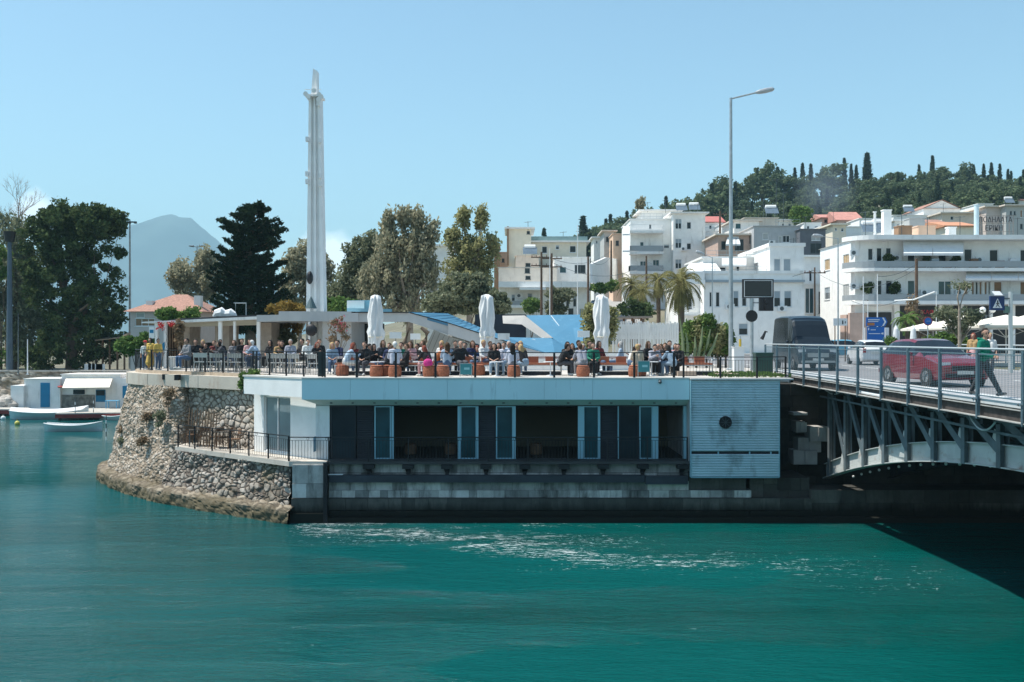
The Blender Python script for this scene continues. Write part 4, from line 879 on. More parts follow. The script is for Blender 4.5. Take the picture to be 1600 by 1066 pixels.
b.build('pleat_seams', M('awning_seam', (.17, .16, .14), .9), tent, True)
b = MB(); b.box(X(640, 49.5), X(1000, 49.5), 49.5, 49.8, 5.75, 6.62); tag(b.build('low_white_wall', white, None, True), 'long low white wall behind the lounge seating', 'wall')
fen = thing('slat_fence', 'tall fence of uneven white vertical slats behind the seated group on the right', 'fence', (X(1008, 52), 52, 5.75))
b = MB(); r = random.Random(5); x = X(957, 52); xe = X(1061, 52)
while x < xe: w = r.uniform(.06, .13); zt_ = Z(503 + r.uniform(-1.5, 2), 52); b.box(x, x + w, 52 + r.uniform(0, .05), 52.08, 5.8, zt_); x += w + r.uniform(.015, .05)
b.build('slats', white2, fen, True)
b = MB(); b.box(X(957, 52), xe, 52.085, 52.12, 6.2, 6.3); b.box(X(957, 52), xe, 52.085, 52.12, 7.5, 7.6); b.build('rails', white2, fen, True)
b = MB(); b.box(X(962, 54), X(1058, 54), 54, 54.2, Z(530, 54), Z(507, 54)); b.build('board', white2, fen, True)
sr = thing('flat_shelter_roof', 'small brown flat shelter roof above the white slat fence', 'shelter', (X(990, 58), 58, 5.8))
b = MB(); face(b, [(955, 498, 58), (1019, 496.5, 58), (1019, 494, 58), (955, 495, 58)], 4); b.build('roof', M('brown_roof_sheet', (.30, .24, .20), .8), sr, True)
for px in (975, 988, 1002):
    b = MB(); x = X(px, 59); b.box(x - .06, x + .06, 59, 59.12, 5.75, Z(497, 59)); b.build('post', brown_wood, sr, True)
# ---------------------------------------------------------------- terrace furniture
def chair():
    t = thing('terrace_chair', 'white framed chair', 'chair', (0, 0, 0)); cm_ = M('chair_paint', (.55, .54, .51), .5, var=.05)
    for sx in (-1, 1):
        for sy in (-1, 1):
            b = MB(); b.bar((sx * .23, sy * .22, 0), (sx * .19, sy * .17, .45), .03); b.build('leg', cm_, t)
    b = MB(); b.box(-.22, .22, -.21, .21, .45, .485); b.build('seat', cm_, t)
    b = MB(); b.bar((-.2, -.2, .48), (-.21, -.27, .9), .03); b.bar((.2, -.2, .48), (.21, -.27, .9), .03); b.bar((-.21, -.265, .88), (.21, -.265, .88), .03, .03)
    b.slabpoly([(-.19, -.235, .68), (.19, -.235, .68), (.19, -.262, .87), (-.19, -.262, .87)], (0, .02, 0)); b.build('backrest', cm_, t); return t
CH = chair()
def tablet():
    t = thing('dining_table', 'square dark-topped dining table', 'table', (0, 0, 0))
    b = MB(); b.box(-.4, .4, -.4, .4, .72, .75); b.build('table_top', M('dark_table_top', (.07, .06, .05), .5), t)
    for sx in (-1, 1):
        for sy in (-1, 1): b = MB(); b.box(sx * .36 - .02, sx * .36 + .02, sy * .36 - .02, sy * .36 + .02, 0, .72); b.build('leg', steel_d, t)
    return t
TB = tablet()
names = ['first', 'second', 'third', 'fourth', 'fifth', 'sixth', 'seventh', 'eighth', 'ninth', 'tenth', 'eleventh', 'twelfth', 'thirteenth', 'fourteenth', 'fifteenth']
for i, px in enumerate((312, 320, 337, 347, 365, 376, 427, 436, 447, 456, 463, 490)):
    d = 47.4 - (px - 312) * .018; place(CH, (X(px, d), d, 5.75), rnd.uniform(-.15, .15), 'white framed terrace chair, %s from the left in the row behind the black railing' % names[i], group='white chairs in a row on the left terrace')
for i, px in enumerate((306, 328, 356, 384, 415, 441, 468)):
    d = 48.3 - (px - 312) * .018; place(TB, (X(px, d), d, 5.75), 0, 'dark-topped dining table, %s from the left on the left terrace' % names[i], group='dining tables on the left terrace')
pot = MB(); pot.lathe([(.2, 0), (.27, .55), (.33, .6), (.33, .68), (.28, .68)], n=16); o = pot.build('plant_pot', white2, None); o.location = (X(271, 50.3), 50.3, 5.75); tag(o, 'large pale plant pot standing by the railing on the bastion', 'pot')
BK = [(535, 42.0, 'left of the seated man in black'), (588, 41.2, 'below the leftmost parasol'), (600, 41.7, 'half hidden behind its neighbour below the leftmost parasol'), (617, 41.0, 'under the person in the striped white shirt'), (671, 41.1, 'under the person with the pink bag'), (692, 41.1, 'just right of the one with the pink bag'), (748, 42.4, 'behind the teal board near the middle'), (803, 41.0, 'under the long-haired woman with her back turned'), (911, 41.0, 'under the person in the grey checked shirt'), (992, 41.2, 'behind the post beside the right teal board'), (1000, 41.9, 'partly behind the right teal board')]
for px, d, l in BK: place(BASK, (X(px, d), d, 5.75), rnd.uniform(0, 6), 'terracotta woven basket stool ' + l, group='woven basket stools on the terrace')
for px, l in ((640, 'in the left dark opening'), (704, 'at the right end of the left dark opening'), (838, 'in the middle dark opening')): dup(BASK, (X(px, 42), 42.3, 2.42), 0, 'brown woven stool inside the cafe ' + l, group='stools inside the cafe', mats={'woven_body': brown_wood, 'seat_pad': brown_wood})
def bench():
    t = thing('lounge_bench', 'white framed lounge bench', 'bench', (0, 0, 0)); fm = M('bench_frame', (.6, .59, .56), .5, var=.05)
    for sx in (-1, 1):
        for sy in (-1, 1): b = MB(); b.box(sx * .85 - .02, sx * .85 + .02, sy * .3 - .02, sy * .3 + .02, 0, .40); b.build('leg', fm, t)
    b = MB(); b.box(-.9, .9, -.34, .34, .40, .44); b.box(-.87, .87, -.32, -.28, .16, .19); b.box(-.9, .9, .32, .36, .70, .80); b.box(-.9, -.86, .32, .36, .44, .7); b.box(.86, .9, .32, .36, .44, .7); b.build('frame', fm, t)
    b = MB(); b.box(-.84, .84, -.26, .3, .0, .15); b.build('under_bench_shade', dark_wall, t)  # added dark box standing in for the shadow under the bench
    b = MB(); b.box(-.86, .86, -.3, .26, .44, .52); b.build('seat_cushion', orange_c, t)
    for k in (-.6, .7): b = MB(); b.box(k * .57 - .22, k * .57 + .22, .20, .31, .52, .80); b.build('back_cushion', M('orange_back_cushion', (.36, .15, .085), .85), t)
    return t
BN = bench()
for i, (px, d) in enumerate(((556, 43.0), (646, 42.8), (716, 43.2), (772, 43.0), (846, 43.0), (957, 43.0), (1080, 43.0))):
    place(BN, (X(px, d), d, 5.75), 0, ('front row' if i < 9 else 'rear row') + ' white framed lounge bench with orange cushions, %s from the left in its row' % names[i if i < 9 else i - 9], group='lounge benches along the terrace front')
def lowtable():
    t = thing('coffee_table', 'small round white coffee table', 'table', (0, 0, 0)); b = MB(); b.lathe([(.3, .58), (.3, .61)], n=20); b.build('table_top', frame_w, t)
    b = MB(); b.lathe([(.18, 0), (.18, .03), (.025, .05), (.025, .58)], n=10); b.build('pedestal', frame_w, t); return t
LT = lowtable()
for px, d, l in ((590, 41.7, 'below the leftmost parasol'), (656, 41.8, 'left of the pink bag'), (776, 41.6, 'between two groups near the centre'), (860, 41.8, 'beside the empty orange cushions'), (1018, 41.8, 'right of the right teal board')):
    place(LT, (X(px, d), d, 5.75), 0, 'small round white coffee table ' + l, group='round white coffee tables')
def teal(px, py_, d, label):
    t = thing('teal_board', label, 'sign board', (X(px, d), d, 5.75)); h = .44
    zc = Z(py_, d) - 5.75; b = MB(); b.box(-.23, .23, -.03, .03, zc - h / 2, zc + h / 2); b.build('board', teal_c, t)
    b = MB(); b.box(-.25, -.23, -.035, .035, 0, zc + h / 2 + .02); b.box(.23, .25, -.035, .035, 0, zc + h / 2 + .02); b.box(-.23, .23, -.035, .035, zc + h / 2, zc + h / 2 + .02); b.build('frame', steel, t)
    b = MB(); b.box(-.07, .15, -.034, -.031, zc - .02, zc + .07); b.build('lettering_panel', M('pale_teal', (.2, .45, .5), .5), t)
teal(728, 577, 40.8, 'square teal board with a pale patch behind the railing near the centre')
teal(1006, 573, 40.9, 'square teal board behind the railing below the seated group on the right')
# ---------------------------------------------------------------- people
skin = M('skin', (.42, .24, .17), .6, var=.06, vs=20); dark_eye = M('dark_eye', (.02, .015, .01), .3, var=0)
def cloth(name, c): return M('cloth_' + name, c, .9, var=.12, vs=7, bump=.2, bs=25)
def capsule(mb, p, q, r0, r1, n=10):
    p = Vector(p); q = Vector(q); d = (q - p); L = d.length; d = d / L if L > 1e-6 else Vector((0, 0, 1))
    pts = []; rs = []
    for k in range(4): a = math.pi / 2 * k / 3; pts.append(p - d * r0 * math.cos(a) * .98); rs.append(max(.002, r0 * math.sin(a)))
    for k in range(4): a = math.pi / 2 * k / 3; pts.append(q + d * r1 * math.sin(a) * .98); rs.append(max(.002, r1 * math.cos(a)))
    mb.tube(pts, rs, n)
def remesh(mb, vox, smooth_it=4):
    me = mb.mesh('tmp', skin); o = bpy.data.objects.new('tmp', me); COL.objects.link(o)
    m = o.modifiers.new('r', 'REMESH'); m.mode = 'VOXEL'; m.voxel_size = vox; m.adaptivity = 0
    s = o.modifiers.new('s', 'SMOOTH'); s.iterations = smooth_it; s.factor = .5
    dg = bpy.context.evaluated_depsgraph_get(); dg.update(); me2 = bpy.data.meshes.new_from_object(o.evaluated_get(dg))
    V = [tuple(v.co) for v in me2.vertices]; Fs = [tuple(p.vertices) for p in me2.polygons]
    bpy.data.objects.remove(o); bpy.data.meshes.remove(me); bpy.data.meshes.remove(me2)
    r = MB(); r.add(V, Fs); r.smooth = True; return r
def hand(mb, w, d, curl=.5, side=1, fat=1.0):
    """palm + five fingers at wrist w pointing along d"""
    w = Vector(w); d = Vector(d).normalized(); up = Vector((0, 0, 1)); s = d.cross(up)
    if s.length < .1: s = Vector((1, 0, 0))
    s.normalize(); dn = s.cross(d).normalized() * -1
    if dn.z > 0: dn = -dn
    for k in (-1.2, -.4, .4, 1.2): capsule(mb, w + s * .018 * k, w + d * .085 + s * .021 * k, .014, .013, 6)
    for k, L in ((-1.5, .062), (-.5, .074), (.5, .078), (1.5, .070)):
        a = w + d * .088 + s * .0205 * k; b1 = a + d * L * .5 + dn * L * .25 * curl; c = b1 + d * L * .3 * (1 - curl * .6) + dn * L * .5 * curl
        capsule(mb, a, b1, .0092 * fat, .0088 * fat, 6); capsule(mb, b1, c, .0086 * fat, .0075 * fat, 6)
    t0 = w + d * .025 + s * .03 * side; t1 = t0 + d * .035 + s * .028 * side + dn * .01; t2 = t1 + d * .03 + s * .004 * side + dn * .012
    capsule(mb, t0, t1, .012, .0105, 6); capsule(mb, t1, t2, .0102, .009, 6)
def pose(name, J, vox=.018, longhair=False, sleeves=1.0, female=False, bald=False, glasses=False, skirt=False):
    """J: joints; +Y is the way the body faces. Returns an Empty with body, shirt, trousers, shoe, hair"""
    V_ = {k: Vector(v) for k, v in J.items() if k != 'curl'}
    t = thing('person', 'person', 'person', (0, 0, 0))
    f = Vector(J.get('face', (0, 1, 0))).normalized(); rt = f.cross(Vector((0, 0, 1))).normalized(); h = V_['head']
    b = MB()
    capsule(b, h + Vector((0, 0, .035)) - f * .012, h + Vector((0, 0, .03)) - f * .02, .088, .09, 14)
    capsule(b, h - Vector((0, 0, .045)) + f * .018, h + Vector((0, 0, .0)) + f * .01, .062, .075, 12)
    capsule(b, h - Vector((0, 0, .085)) + f * .05, h - Vector((0, 0, .075)) + f * .045, .028, .035, 8)
    capsule(b, h + f * .078 + Vector((0, 0, .012)), h + f * .104 - Vector((0, 0, .022)), .010, .015, 8)
    for s in (-1, 1): capsule(b, h + rt * s * .083 - f * .01 + Vector((0, 0, .015)), h + rt * s * .086 - f * .012 - Vector((0, 0, .022)), .016, .013, 6)
    capsule(b, h - Vector((0, 0, .055)) + f * .078, h - Vector((0, 0, .055)) + f * .080 + rt * .018, .011, .009, 6)
    capsule(b, V_['neck'] - Vector((0, 0, .06)), h - Vector((0, 0, .06)) - f * .015, .056, .052, 10)
    nk, ch, pv = V_['neck'], V_['chest'], V_['pelvis']; sw = (V_['shR'] - V_['shL']).normalized()
    tor = MB()
    for s in (-1, 1):
        capsule(tor, ch + sw * s * .085, pv + sw * s * .07, .105, .105 if female else .11)
        capsule(tor, nk - Vector((0, 0, .07)) + sw * s * .02, V_['shR' if s > 0 else 'shL'] - sw * s * .015, .062, .06)
        capsule(tor, ch + sw * s * .08, V_['shR' if s > 0 else 'shL'] - sw * s * .04 - Vector((0, 0, .05)), .10, .075)
    arms = MB(); armskin = MB()
    for s in ('L', 'R'):
        capsule(arms, V_['sh' + s], V_['el' + s], .054, .044); wr = V_['el' + s].lerp(V_['ha' + s], .96); capsule(arms, V_['el' + s], V_['el' + s].lerp(wr, sleeves) if sleeves < 1 else wr, .044, .034)
        capsule(armskin, V_['sh' + s], V_['el' + s], .046, .038); capsule(armskin, V_['el' + s], V_['ha' + s], .038, .026)
        hand(armskin, V_['ha' + s], V_['ha' + s] - V_['el' + s], J.get('curl', .6), 1 if s == 'L' else -1, 1.0 if vox < .01 else 1.5)
    legs = MB(); legskin = MB(); shoes = []
    for s in ('L', 'R'):
        hp = pv + sw * (.09 if s == 'R' else -.09) - Vector((0, 0, .02))
        capsule(legs, hp, V_['kn' + s], .092, .064); capsule(legs, V_['kn' + s], V_['an' + s] + Vector((0, 0, .03)), .062, .044)
        capsule(legskin, hp, V_['kn' + s], .078, .054); capsule(legskin, V_['kn' + s], V_['an' + s], .052, .036)
        td = Vector(J.get('toe' + s, J.get('toe', (0, 1, 0)))).normalized(); an = V_['an' + s]
        sh = MB(); capsule(sh, an - Vector((0, 0, .035)) - td * .045, an - Vector((0, 0, .045)) + td * .15, .045, .035, 10); capsule(sh, an + Vector((0, 0, .01)), an - Vector((0, 0, .03)) + td * .05, .045, .045, 8); shoes.append(remesh(sh, .012, 3))
        capsule(legskin, an, an + td * .1 - Vector((0, 0, .04)), .03, .028)
    allb = MB()
    for q in (b, tor, armskin, legskin): allb.add(q.v, q.f)
    body = remesh(allb, vox, 3)
    body.cur = 1
    for s in (-1, 1): body.ball(h + f * .080 + rt * s * .031 + Vector((0, 0, .012)), .0115, 8, 6)
    body.build('body', [skin, dark_eye], t)
    sh = MB(); sc = 1.13
    q = MB(); q.add(tor.v, tor.f); q.add(arms.v, arms.f)
    # inflate clothes slightly by offsetting along normals after the remesh
    sm = remesh(q, vox, 3); inflate(sm, .013); sm.build('shirt', cloth('white', (.62, .62, .60)), t)
    q = MB(); q.add(legs.v, legs.f)
    for s in (-1, 1): capsule(q, pv + sw * s * .06 + Vector((0, 0, .05)), pv + sw * s * .05 - Vector((0, 0, .05)), .108, .11)
    if skirt: capsule(q, pv, (V_['knL'] + V_['knR']) / 2 - Vector((0, 0, .1)), .14, .22, 16)
    tm_ = remesh(q, vox, 3); inflate(tm_, .012); tm_.build('trousers', cloth('denim', (.08, .13, .22)), t)
    for s_ in shoes: s_.build('shoe', cloth('shoe_white', (.5, .5, .48)), t)
    hm = cloth('dark_hair', (.025, .018, .014))
    if not bald:
        q = MB(); capsule(q, h + Vector((0, 0, .055)) - f * .03, h + Vector((0, 0, .03)) - f * .045, .093, .092, 14)
        if longhair:
            for s in (-1, 0, 1): capsule(q, h - f * .05 + rt * s * .055, nk - f * .075 - Vector((0, 0, .16)) + rt * s * .06, .062, .045)
            for s in (-1, 1): capsule(q, h + Vector((0, 0, .04)) + rt * s * .07, nk + rt * s * .09 - Vector((0, 0, .08)), .036, .03)
        else: capsule(q, h - f * .06, h - f * .065 - Vector((0, 0, .06)), .07, .05)
        remesh(q, .014, 3).build('hair', hm, t)
    else:
        q = MB(); q.tube([h + Vector((math.cos(a) * .092, math.sin(a) * .092, -.01)) - f * .02 for a in [k * .35 + math.atan2(-f.y, -f.x) - 1.4 for k in range(9)]], .018, 6); remesh(q, .012, 2).build('hair', cloth('grey_hair', (.25, .24, .23)), t)
    if glasses:
        q = MB(); c = h + f * .098 + Vector((0, 0, .014))
        for s in (-1, 1): q.ball(c + rt * s * .033, .026, 12, 8, (1, .35, .75)); q.bar(c + rt * s * .062, h + rt * s * .09 - f * .01 + Vector((0, 0, .02)), .006)
        q.bar(c - rt * .02, c + rt * .02, .007); q.build('sunglasses', blackm, t)
    return t
def inflate(mb, e):
    V = np.array(mb.v); N = np.zeros_like(V)
    for f in mb.f:
        a, b_, c = V[f[0]], V[f[1]], V[f[2]]; n = np.cross(b_ - a, c - a)
        for i in f: N[i] += n
    N /= np.maximum(np.linalg.norm(N, axis=1, keepdims=True), 1e-9); mb.v = list(map(tuple, (V + N * e).tolist()))
sit = dict(pelvis=(0, 0, .53), chest=(0, .02, .86), neck=(0, .03, 1.06), head=(0, .06, 1.20), shL=(-.18, .02, .98), shR=(.18, .02, .98),
           elL=(-.24, .10, .72), elR=(.24, .10, .72), haL=(-.10, .30, .66), haR=(.10, .30, .66), knL=(-.11, .45, .50), knR=(.11, .45, .50), anL=(-.12, .44, .09), anR=(.12, .44, .09))
def J(base, **k): d = dict(base); d.update(k); return d
lean = J(sit, chest=(0, .14, .83), neck=(0, .22, 1.00), head=(0, .30, 1.10), shL=(-.18, .19, .93), shR=(.18, .19, .93), elL=(-.22, .36, .70), elR=(.22, .36, .70), haL=(-.07, .52, .76), haR=(.06, .54, .80), face=(0, 1, -.25))
phone = J(sit, elL=(-.23, .08, .74), elR=(.23, .08, .74), haL=(-.06, .28, .84), haR=(.08, .28, .86), head=(0, .09, 1.19), face=(0, 1, -.3), anL=(-.2, .36, .12))
cross = J(sit, knR=(.04, .46, .60), anR=(-.10, .66, .40), toeR=(-.4, .8, .1), haR=(.04, .38, .62), haL=(-.2, .34, .6), chest=(0, -.03, .86), neck=(0, -.05, 1.06), head=(.01, -.02, 1.21), shL=(-.18, -.05, .98), shR=(.18, -.05, .98))
gest = J(sit, elR=(.34, .02, .78), haR=(.56, .14, .90), elL=(-.30, .06, .76), haL=(-.34, .30, .74), face=(.5, 1, 0))
PS = dict(A=pose('sit', sit), B=pose('lean', lean), C=pose('phone', phone, longhair=True, female=True), D=pose('cross', cross, sleeves=.35), E=pose('gesture', gest, sleeves=.2, bald=True), G=pose('sitf', sit, longhair=True, female=True, sleeves=.4),
          H=pose('leanf', lean, longhair=True, female=True))
stand = dict(pelvis=(0, 0, .96), chest=(0, 0, 1.28), neck=(0, .01, 1.48), head=(0, .03, 1.62), shL=(-.19, 0, 1.39), shR=(.19, 0, 1.39), elL=(-.25, -.02, 1.11), elR=(.25, -.02, 1.11),
             haL=(-.24, .10, .88), haR=(.24, .10, .88), knL=(-.09, .03, .50), knR=(.10, .03, .50), anL=(-.10, -.01, .08), anR=(.11, -.01, .08))
PS['S'] = pose('stand', stand, sleeves=.4); PS['T'] = pose('standf', stand, longhair=True, female=True, sleeves=.4, skirt=True)
cl = dict(black=(.018, .018, .02), white=(.62, .62, .60), lblue=(.35, .45, .56), blue=(.08, .17, .34), grey=(.20, .20, .21), dgrey=(.07, .07, .08), pink=(.55, .32, .32), green=(.02, .17, .11), jeans=(.08, .13, .22), ljeans=(.24, .33, .42), beige=(.45, .38, .29), yellow=(.60, .40, .10), tan=(.40, .26, .12), navy=(.025, .035, .09), orange=(.5, .18, .07), maroon=(.15, .03, .03), plaid=(.30, .31, .36), stripe=(.48, .50, .58), red=(.45, .04, .04))
hr = dict(k=(.02, .015, .012), b=(.07, .04, .02), y=(.42, .28, .13), g=(.35, .34, .32), r=(.20, .05, .03), w=(.6, .59, .57))
def hmat(k): return cloth('hair_' + k, hr[k])
def put(px, d, ps, shirt, trou, hair, rz, label, z=5.75, zo=0, sc=1.0, group='people seated on the terrace'):
    o = place(PS[ps], (X(px, d), d, z + zo + (rnd.uniform(-.13, .02) if 'along the terrace' in group else 0)), R(rz + rnd.uniform(-18, 18)), label, sc * (rnd.uniform(1.0, 1.13) if 'seated' in group else 1), group, mats={'shirt': cloth(shirt, cl[shirt]), 'trousers': cloth(trou, cl[trou]), 'hair': hmat(hair)}); return o
gL = 'people seated at the tables on the left terrace'
# left end, standing family
st_ = 'people standing at the left end of the terrace'
o = put(227, 50.6, 'S', 'white', 'jeans', 'k', 200, 'child in a white top and red cap at the far left end of the terrace', sc=.82, group=st_)
o = put(235, 50.2, 'T', 'yellow', 'yellow', 'k', 170, 'woman in a yellow top and long yellow skirt standing with her back turned', sc=.92, group=st_)
o = put(247, 50.0, 'S', 'yellow', 'jeans', 'k', 250, 'person in a mustard yellow shirt and blue jeans leaning beside the woman in yellow', sc=.9, group=st_)
b = MB(); b.ball((X(227, 50.6) , 50.6, 5.75 + 1.42), .105, 12, 8, (1, 1, .7)); tag(b.build('cap', cloth('red', cl['red']), None, True), 'red cap on the head of the child at the far left', 'cap')
LP = [(293, 47.6, 'A', 'grey', 'jeans', 'k', 150, 'dark-haired person in a grey jacket at the left end of the seated row'),
 (306, 49.6, 'A', 'black', 'black', 'k', 200, 'man in black with short hair, second seated person from the left end'),
 (318, 49.8, 'C', 'black', 'black', 'y', 170, 'fair-haired woman in black seated behind the first dark table'),
 (328, 49.6, 'B', 'black', 'dgrey', 'k', 150, 'person in black leaning forward under the dark arch of the pavilion'),
 (335, 50.2, 'A', 'maroon', 'black', 'b', 190, 'person in dark red seated just left of the white pillar'),
 (345, 49.3, 'D', 'black', 'black', 'k', 210, 'man in a black jacket seated in front of the tall white pillar'),
 (352, 48.9, 'H', 'dgrey', 'jeans', 'k', 120, 'long-haired person bent forward right of the tall white pillar'),
 (366, 49.4, 'G', 'grey', 'jeans', 'b', 180, 'brown-haired woman in a grey top before the dark glazing'),
 (378, 49.2, 'A', 'black', 'black', 'k', 190, 'person in black seated left of the woman in white and pink'),
 (390, 48.4, 'G', 'pink', 'jeans', 'k', 200, 'woman in a pale pink top facing the white-haired man'),
 (403, 47.6, 'B', 'lblue', 'jeans', 'w', 80, 'white-haired man in a pale blue shirt leaning forward over the railing side table'),
 (423, 48.9, 'G', 'black', 'black', 'k', 150, 'woman in black with long dark hair before the stone pier'),
 (436, 48.6, 'A', 'tan', 'dgrey', 'b', 190, 'person in a tan jacket seated beneath the autumn coloured vine'),
 (445, 48.8, 'B', 'black', 'black', 'k', 170, 'person in black hunched between the tan jacket and the patterned shirt'),
 (454, 48.2, 'A', 'plaid', 'jeans', 'g', 200, 'person in a grey patterned shirt seated under the vine'),
 (471, 48.6, 'D', 'black', 'black', 'k', 150, 'broad man in black seated left of the man in the white cap'),
 (481, 47.3, 'A', 'white', 'black', 'k', 190, 'man in a white cap and white shirt under the round black disc'),
 (492, 47.6, 'H', 'black', 'black', 'r', 200, 'auburn-haired person in black right of the man in the white cap'),
 (499, 47.9, 'A', 'black', 'black', 'b', 180, 'person in black at the right end of the left seated row')]
for q in LP: put(*q[:7], q[7], zo=.12, group=gL)
b = MB(); b.ball((X(481, 47.3), 47.3 - .05, 5.87 + 1.27), .10, 12, 8, (1, 1, .6)); tag(b.build('cap', cloth('capwhite', (.7, .7, .68)), None, True), 'white cap of the man under the round black disc', 'cap')
MP = [(519, 44.0, 'G', 'ljeans', 'jeans', 'y', 190, 'fair-haired woman in a denim jacket left of the first basket stool'),
 (540, 42.0, 'H', 'lblue', 'white', 'r', 275, 'red-haired woman in a light blue shirt seated on the leftmost basket stool'),
 (568, 43.9, 'B', 'beige', 'beige', 'k', 250, 'person in beige bent forward behind the seated man in black'),
 (570, 42.2, 'A', 'black', 'dgrey', 'k', 185, 'man in a black t-shirt and grey trousers facing the water left of the leftmost parasol'),
 (598, 44.2, 'G', 'dgrey', 'black', 'b', 200, 'brown-haired woman partly hidden by the leftmost parasol'),
 (609, 43.8, 'A', 'navy', 'jeans', 'b', 150, 'person in navy just right of the leftmost parasol'),
 (617, 41.0, 'A', 'stripe', 'dgrey', 'w', 10, 'person in a white striped shirt with the back turned on a basket stool'),
 (627, 43.3, 'A', 'green', 'black', 'k', 190, 'person in a dark green jacket behind the striped shirt'),
 (634, 42.4, 'D', 'black', 'black', 'b', 120, 'person in black with crossed legs left of the pale pink top'),
 (642, 43.5, 'C', 'pink', 'grey', 'b', 180, 'woman in a pale pink top looking down under the second white panel'),
 (670, 41.3, 'H', 'black', 'pink', 'r', 60, 'red-haired person in black on a basket stool with a pink bag'),
 (691, 44.0, 'G', 'white', 'white', 'y', 150, 'blonde woman in white right of the pink bag'),
 (699, 42.5, 'G', 'lblue', 'jeans', 'b', 20, 'woman with long brown hair and a pale blue shirt seen from behind'),
 (711, 44.6, 'A', 'dgrey', 'black', 'k', 200, 'dark-haired person far back below the pleated awning'),
 (719, 42.5, 'E', 'black', 'dgrey', 'g', 190, 'balding man in a black jacket behind the teal board'),
 (727, 44.2, 'A', 'white', 'navy', 'k', 170, 'dark-haired man in a white t-shirt rising above the man in the black jacket'),
 (738, 43.8, 'G', 'navy', 'jeans', 'b', 200, 'woman in navy close beside the white t-shirt'),
 (748, 44.0, 'H', 'blue', 'white', 'r', 150, 'auburn-haired woman in a blue top left of the middle parasol'),
 (772, 42.4, 'G', 'black', 'ljeans', 'k', 190, 'long-haired woman in black with pale jeans right of the middle parasol'),
 (788, 42.8, 'A', 'stripe', 'ljeans', 'k', 170, 'boy in a blue and white striped shirt under the third white panel'),
 (801, 41.1, 'G', 'stripe', 'grey', 'k', 5, 'long dark-haired woman seen from behind on a basket stool at the terrace centre'),
 (808, 43.6, 'A', 'dgrey', 'jeans', 'b', 200, 'man in dark grey facing the water behind the long dark-haired woman'),
 (820, 42.2, 'H', 'black', 'ljeans', 'y', 40, 'blonde woman in a black top and pale jeans leaning on the bench')]
for q in MP: put(*q[:7], q[7])
RP = [(875, 41.9, 'B', 'black', 'dgrey', 'k', 260, 'person in black bent over, left of the woman with dark curls'),
 (886, 42.6, 'G', 'black', 'black', 'k', 200, 'woman with dark curly hair in a black sleeveless top before the blue canopy'),
 (911, 43.8, 'A', 'dgrey', 'dgrey', 'g', 170, 'grey-haired man in a dark shirt below the rightmost white panel'),
 (911, 41.0, 'B', 'plaid', 'grey', 'b', 5, 'person in a grey checked shirt seen from behind on a basket stool'),
 (920, 43.0, 'A', 'black', 'black', 'k', 200, 'dark-haired person in black between the grey-haired man and the man in green'),
 (927, 42.3, 'A', 'green', 'black', 'k', 180, 'man in a green and white top with black trousers left of the right parasol'),
 (971, 44.3, 'G', 'lblue', 'jeans', 'g', 90, 'grey-haired woman in pale blue before the white slat fence'),
 (986, 42.4, 'H', 'white', 'jeans', 'k', 330, 'dark-haired woman in a white shirt and jeans turned away beside the right teal board'),
 (998, 43.6, 'E', 'dgrey', 'dgrey', 'g', 200, 'large balding man in dark grey at the centre of the right group'),
 (996, 41.3, 'A', 'beige', 'beige', 'y', 10, 'fair-haired child in beige seated on the rightmost basket stools'),
 (1028, 43.8, 'E', 'pink', 'ljeans', 'g', 190, 'balding man in pale pink stretching both arms out, right group'),
 (1040, 42.7, 'C', 'black', 'jeans', 'b', 170, 'woman in black sitting low in the middle of the right group'),
 (1046, 44.4, 'A', 'white', 'jeans', 'k', 200, 'dark-haired man in white behind the woman in black'),
 (1056, 44.0, 'G', 'pink', 'black', 'k', 150, 'dark curly-haired woman at the right edge of the right group'),
 (1052, 42.0, 'H', 'ljeans', 'ljeans', 'k', 50, 'woman in a pale denim jacket leaning forward with her back to the water'),
 (1060, 42.6, 'A', 'black', 'black', 'k', 160, 'person in black at the end of the right group beside the orange cushions')]
for q in RP: put(*q[:7], q[7])
EX = [(528, 44.6, 'A', 'navy', 'k', 'beside the gnarled flowering shrub'), (553, 44.4, 'G', 'maroon', 'b', 'between the denim shirt and the beige coat'), (583, 43.2, 'C', 'black', 'k', 'just left of the leftmost parasol pole'), (604, 42.6, 'B', 'dgrey', 'b', 'low beside the striped shirt'), (653, 43.9, 'A', 'black', 'k', 'between the second white panel and the pink bag'), (662, 44.6, 'G', 'white', 'b', 'behind the red-haired person with the pink bag'), (681, 43.3, 'B', 'orange', 'r', 'behind the middle basket stools'), (705, 43.4, 'B', 'black', 'k', 'below the far dark-haired diner'),
      (757, 43.4, 'D', 'white', 'y', 'just left of the middle parasol foot'), (765, 44.6, 'A', 'maroon', 'b', 'right behind the middle parasol'), (780, 44.2, 'G', 'pink', 'k', 'between the black top and the striped boy'), (796, 44.8, 'A', 'lblue', 'g', 'left of the man in dark grey'), (813, 44.6, 'G', 'tan', 'y', 'behind the blonde woman with pale jeans'), (894, 43.4, 'C', 'beige', 'b', 'right of the dark curls'), (903, 44.2, 'A', 'black', 'k', 'left behind the grey-haired man'), (935, 43.6, 'G', 'maroon', 'k', 'under the rightmost parasol'), (1012, 43.6, 'G', 'black', 'b', 'between the two balding men'), (1020, 42.6, 'B', 'plaid', 'k', 'beside the round white table at right'), (1034, 44.6, 'A', 'navy', 'b', 'far back in the right group')]
SN = dict(navy='navy', maroon='dark red', black='black', dgrey='dark grey', white='white', orange='orange', pink='pink', lblue='pale blue', tan='tan', beige='beige', plaid='grey checks'); HN = dict(k='black', b='brown', r='red', y='fair', g='grey')
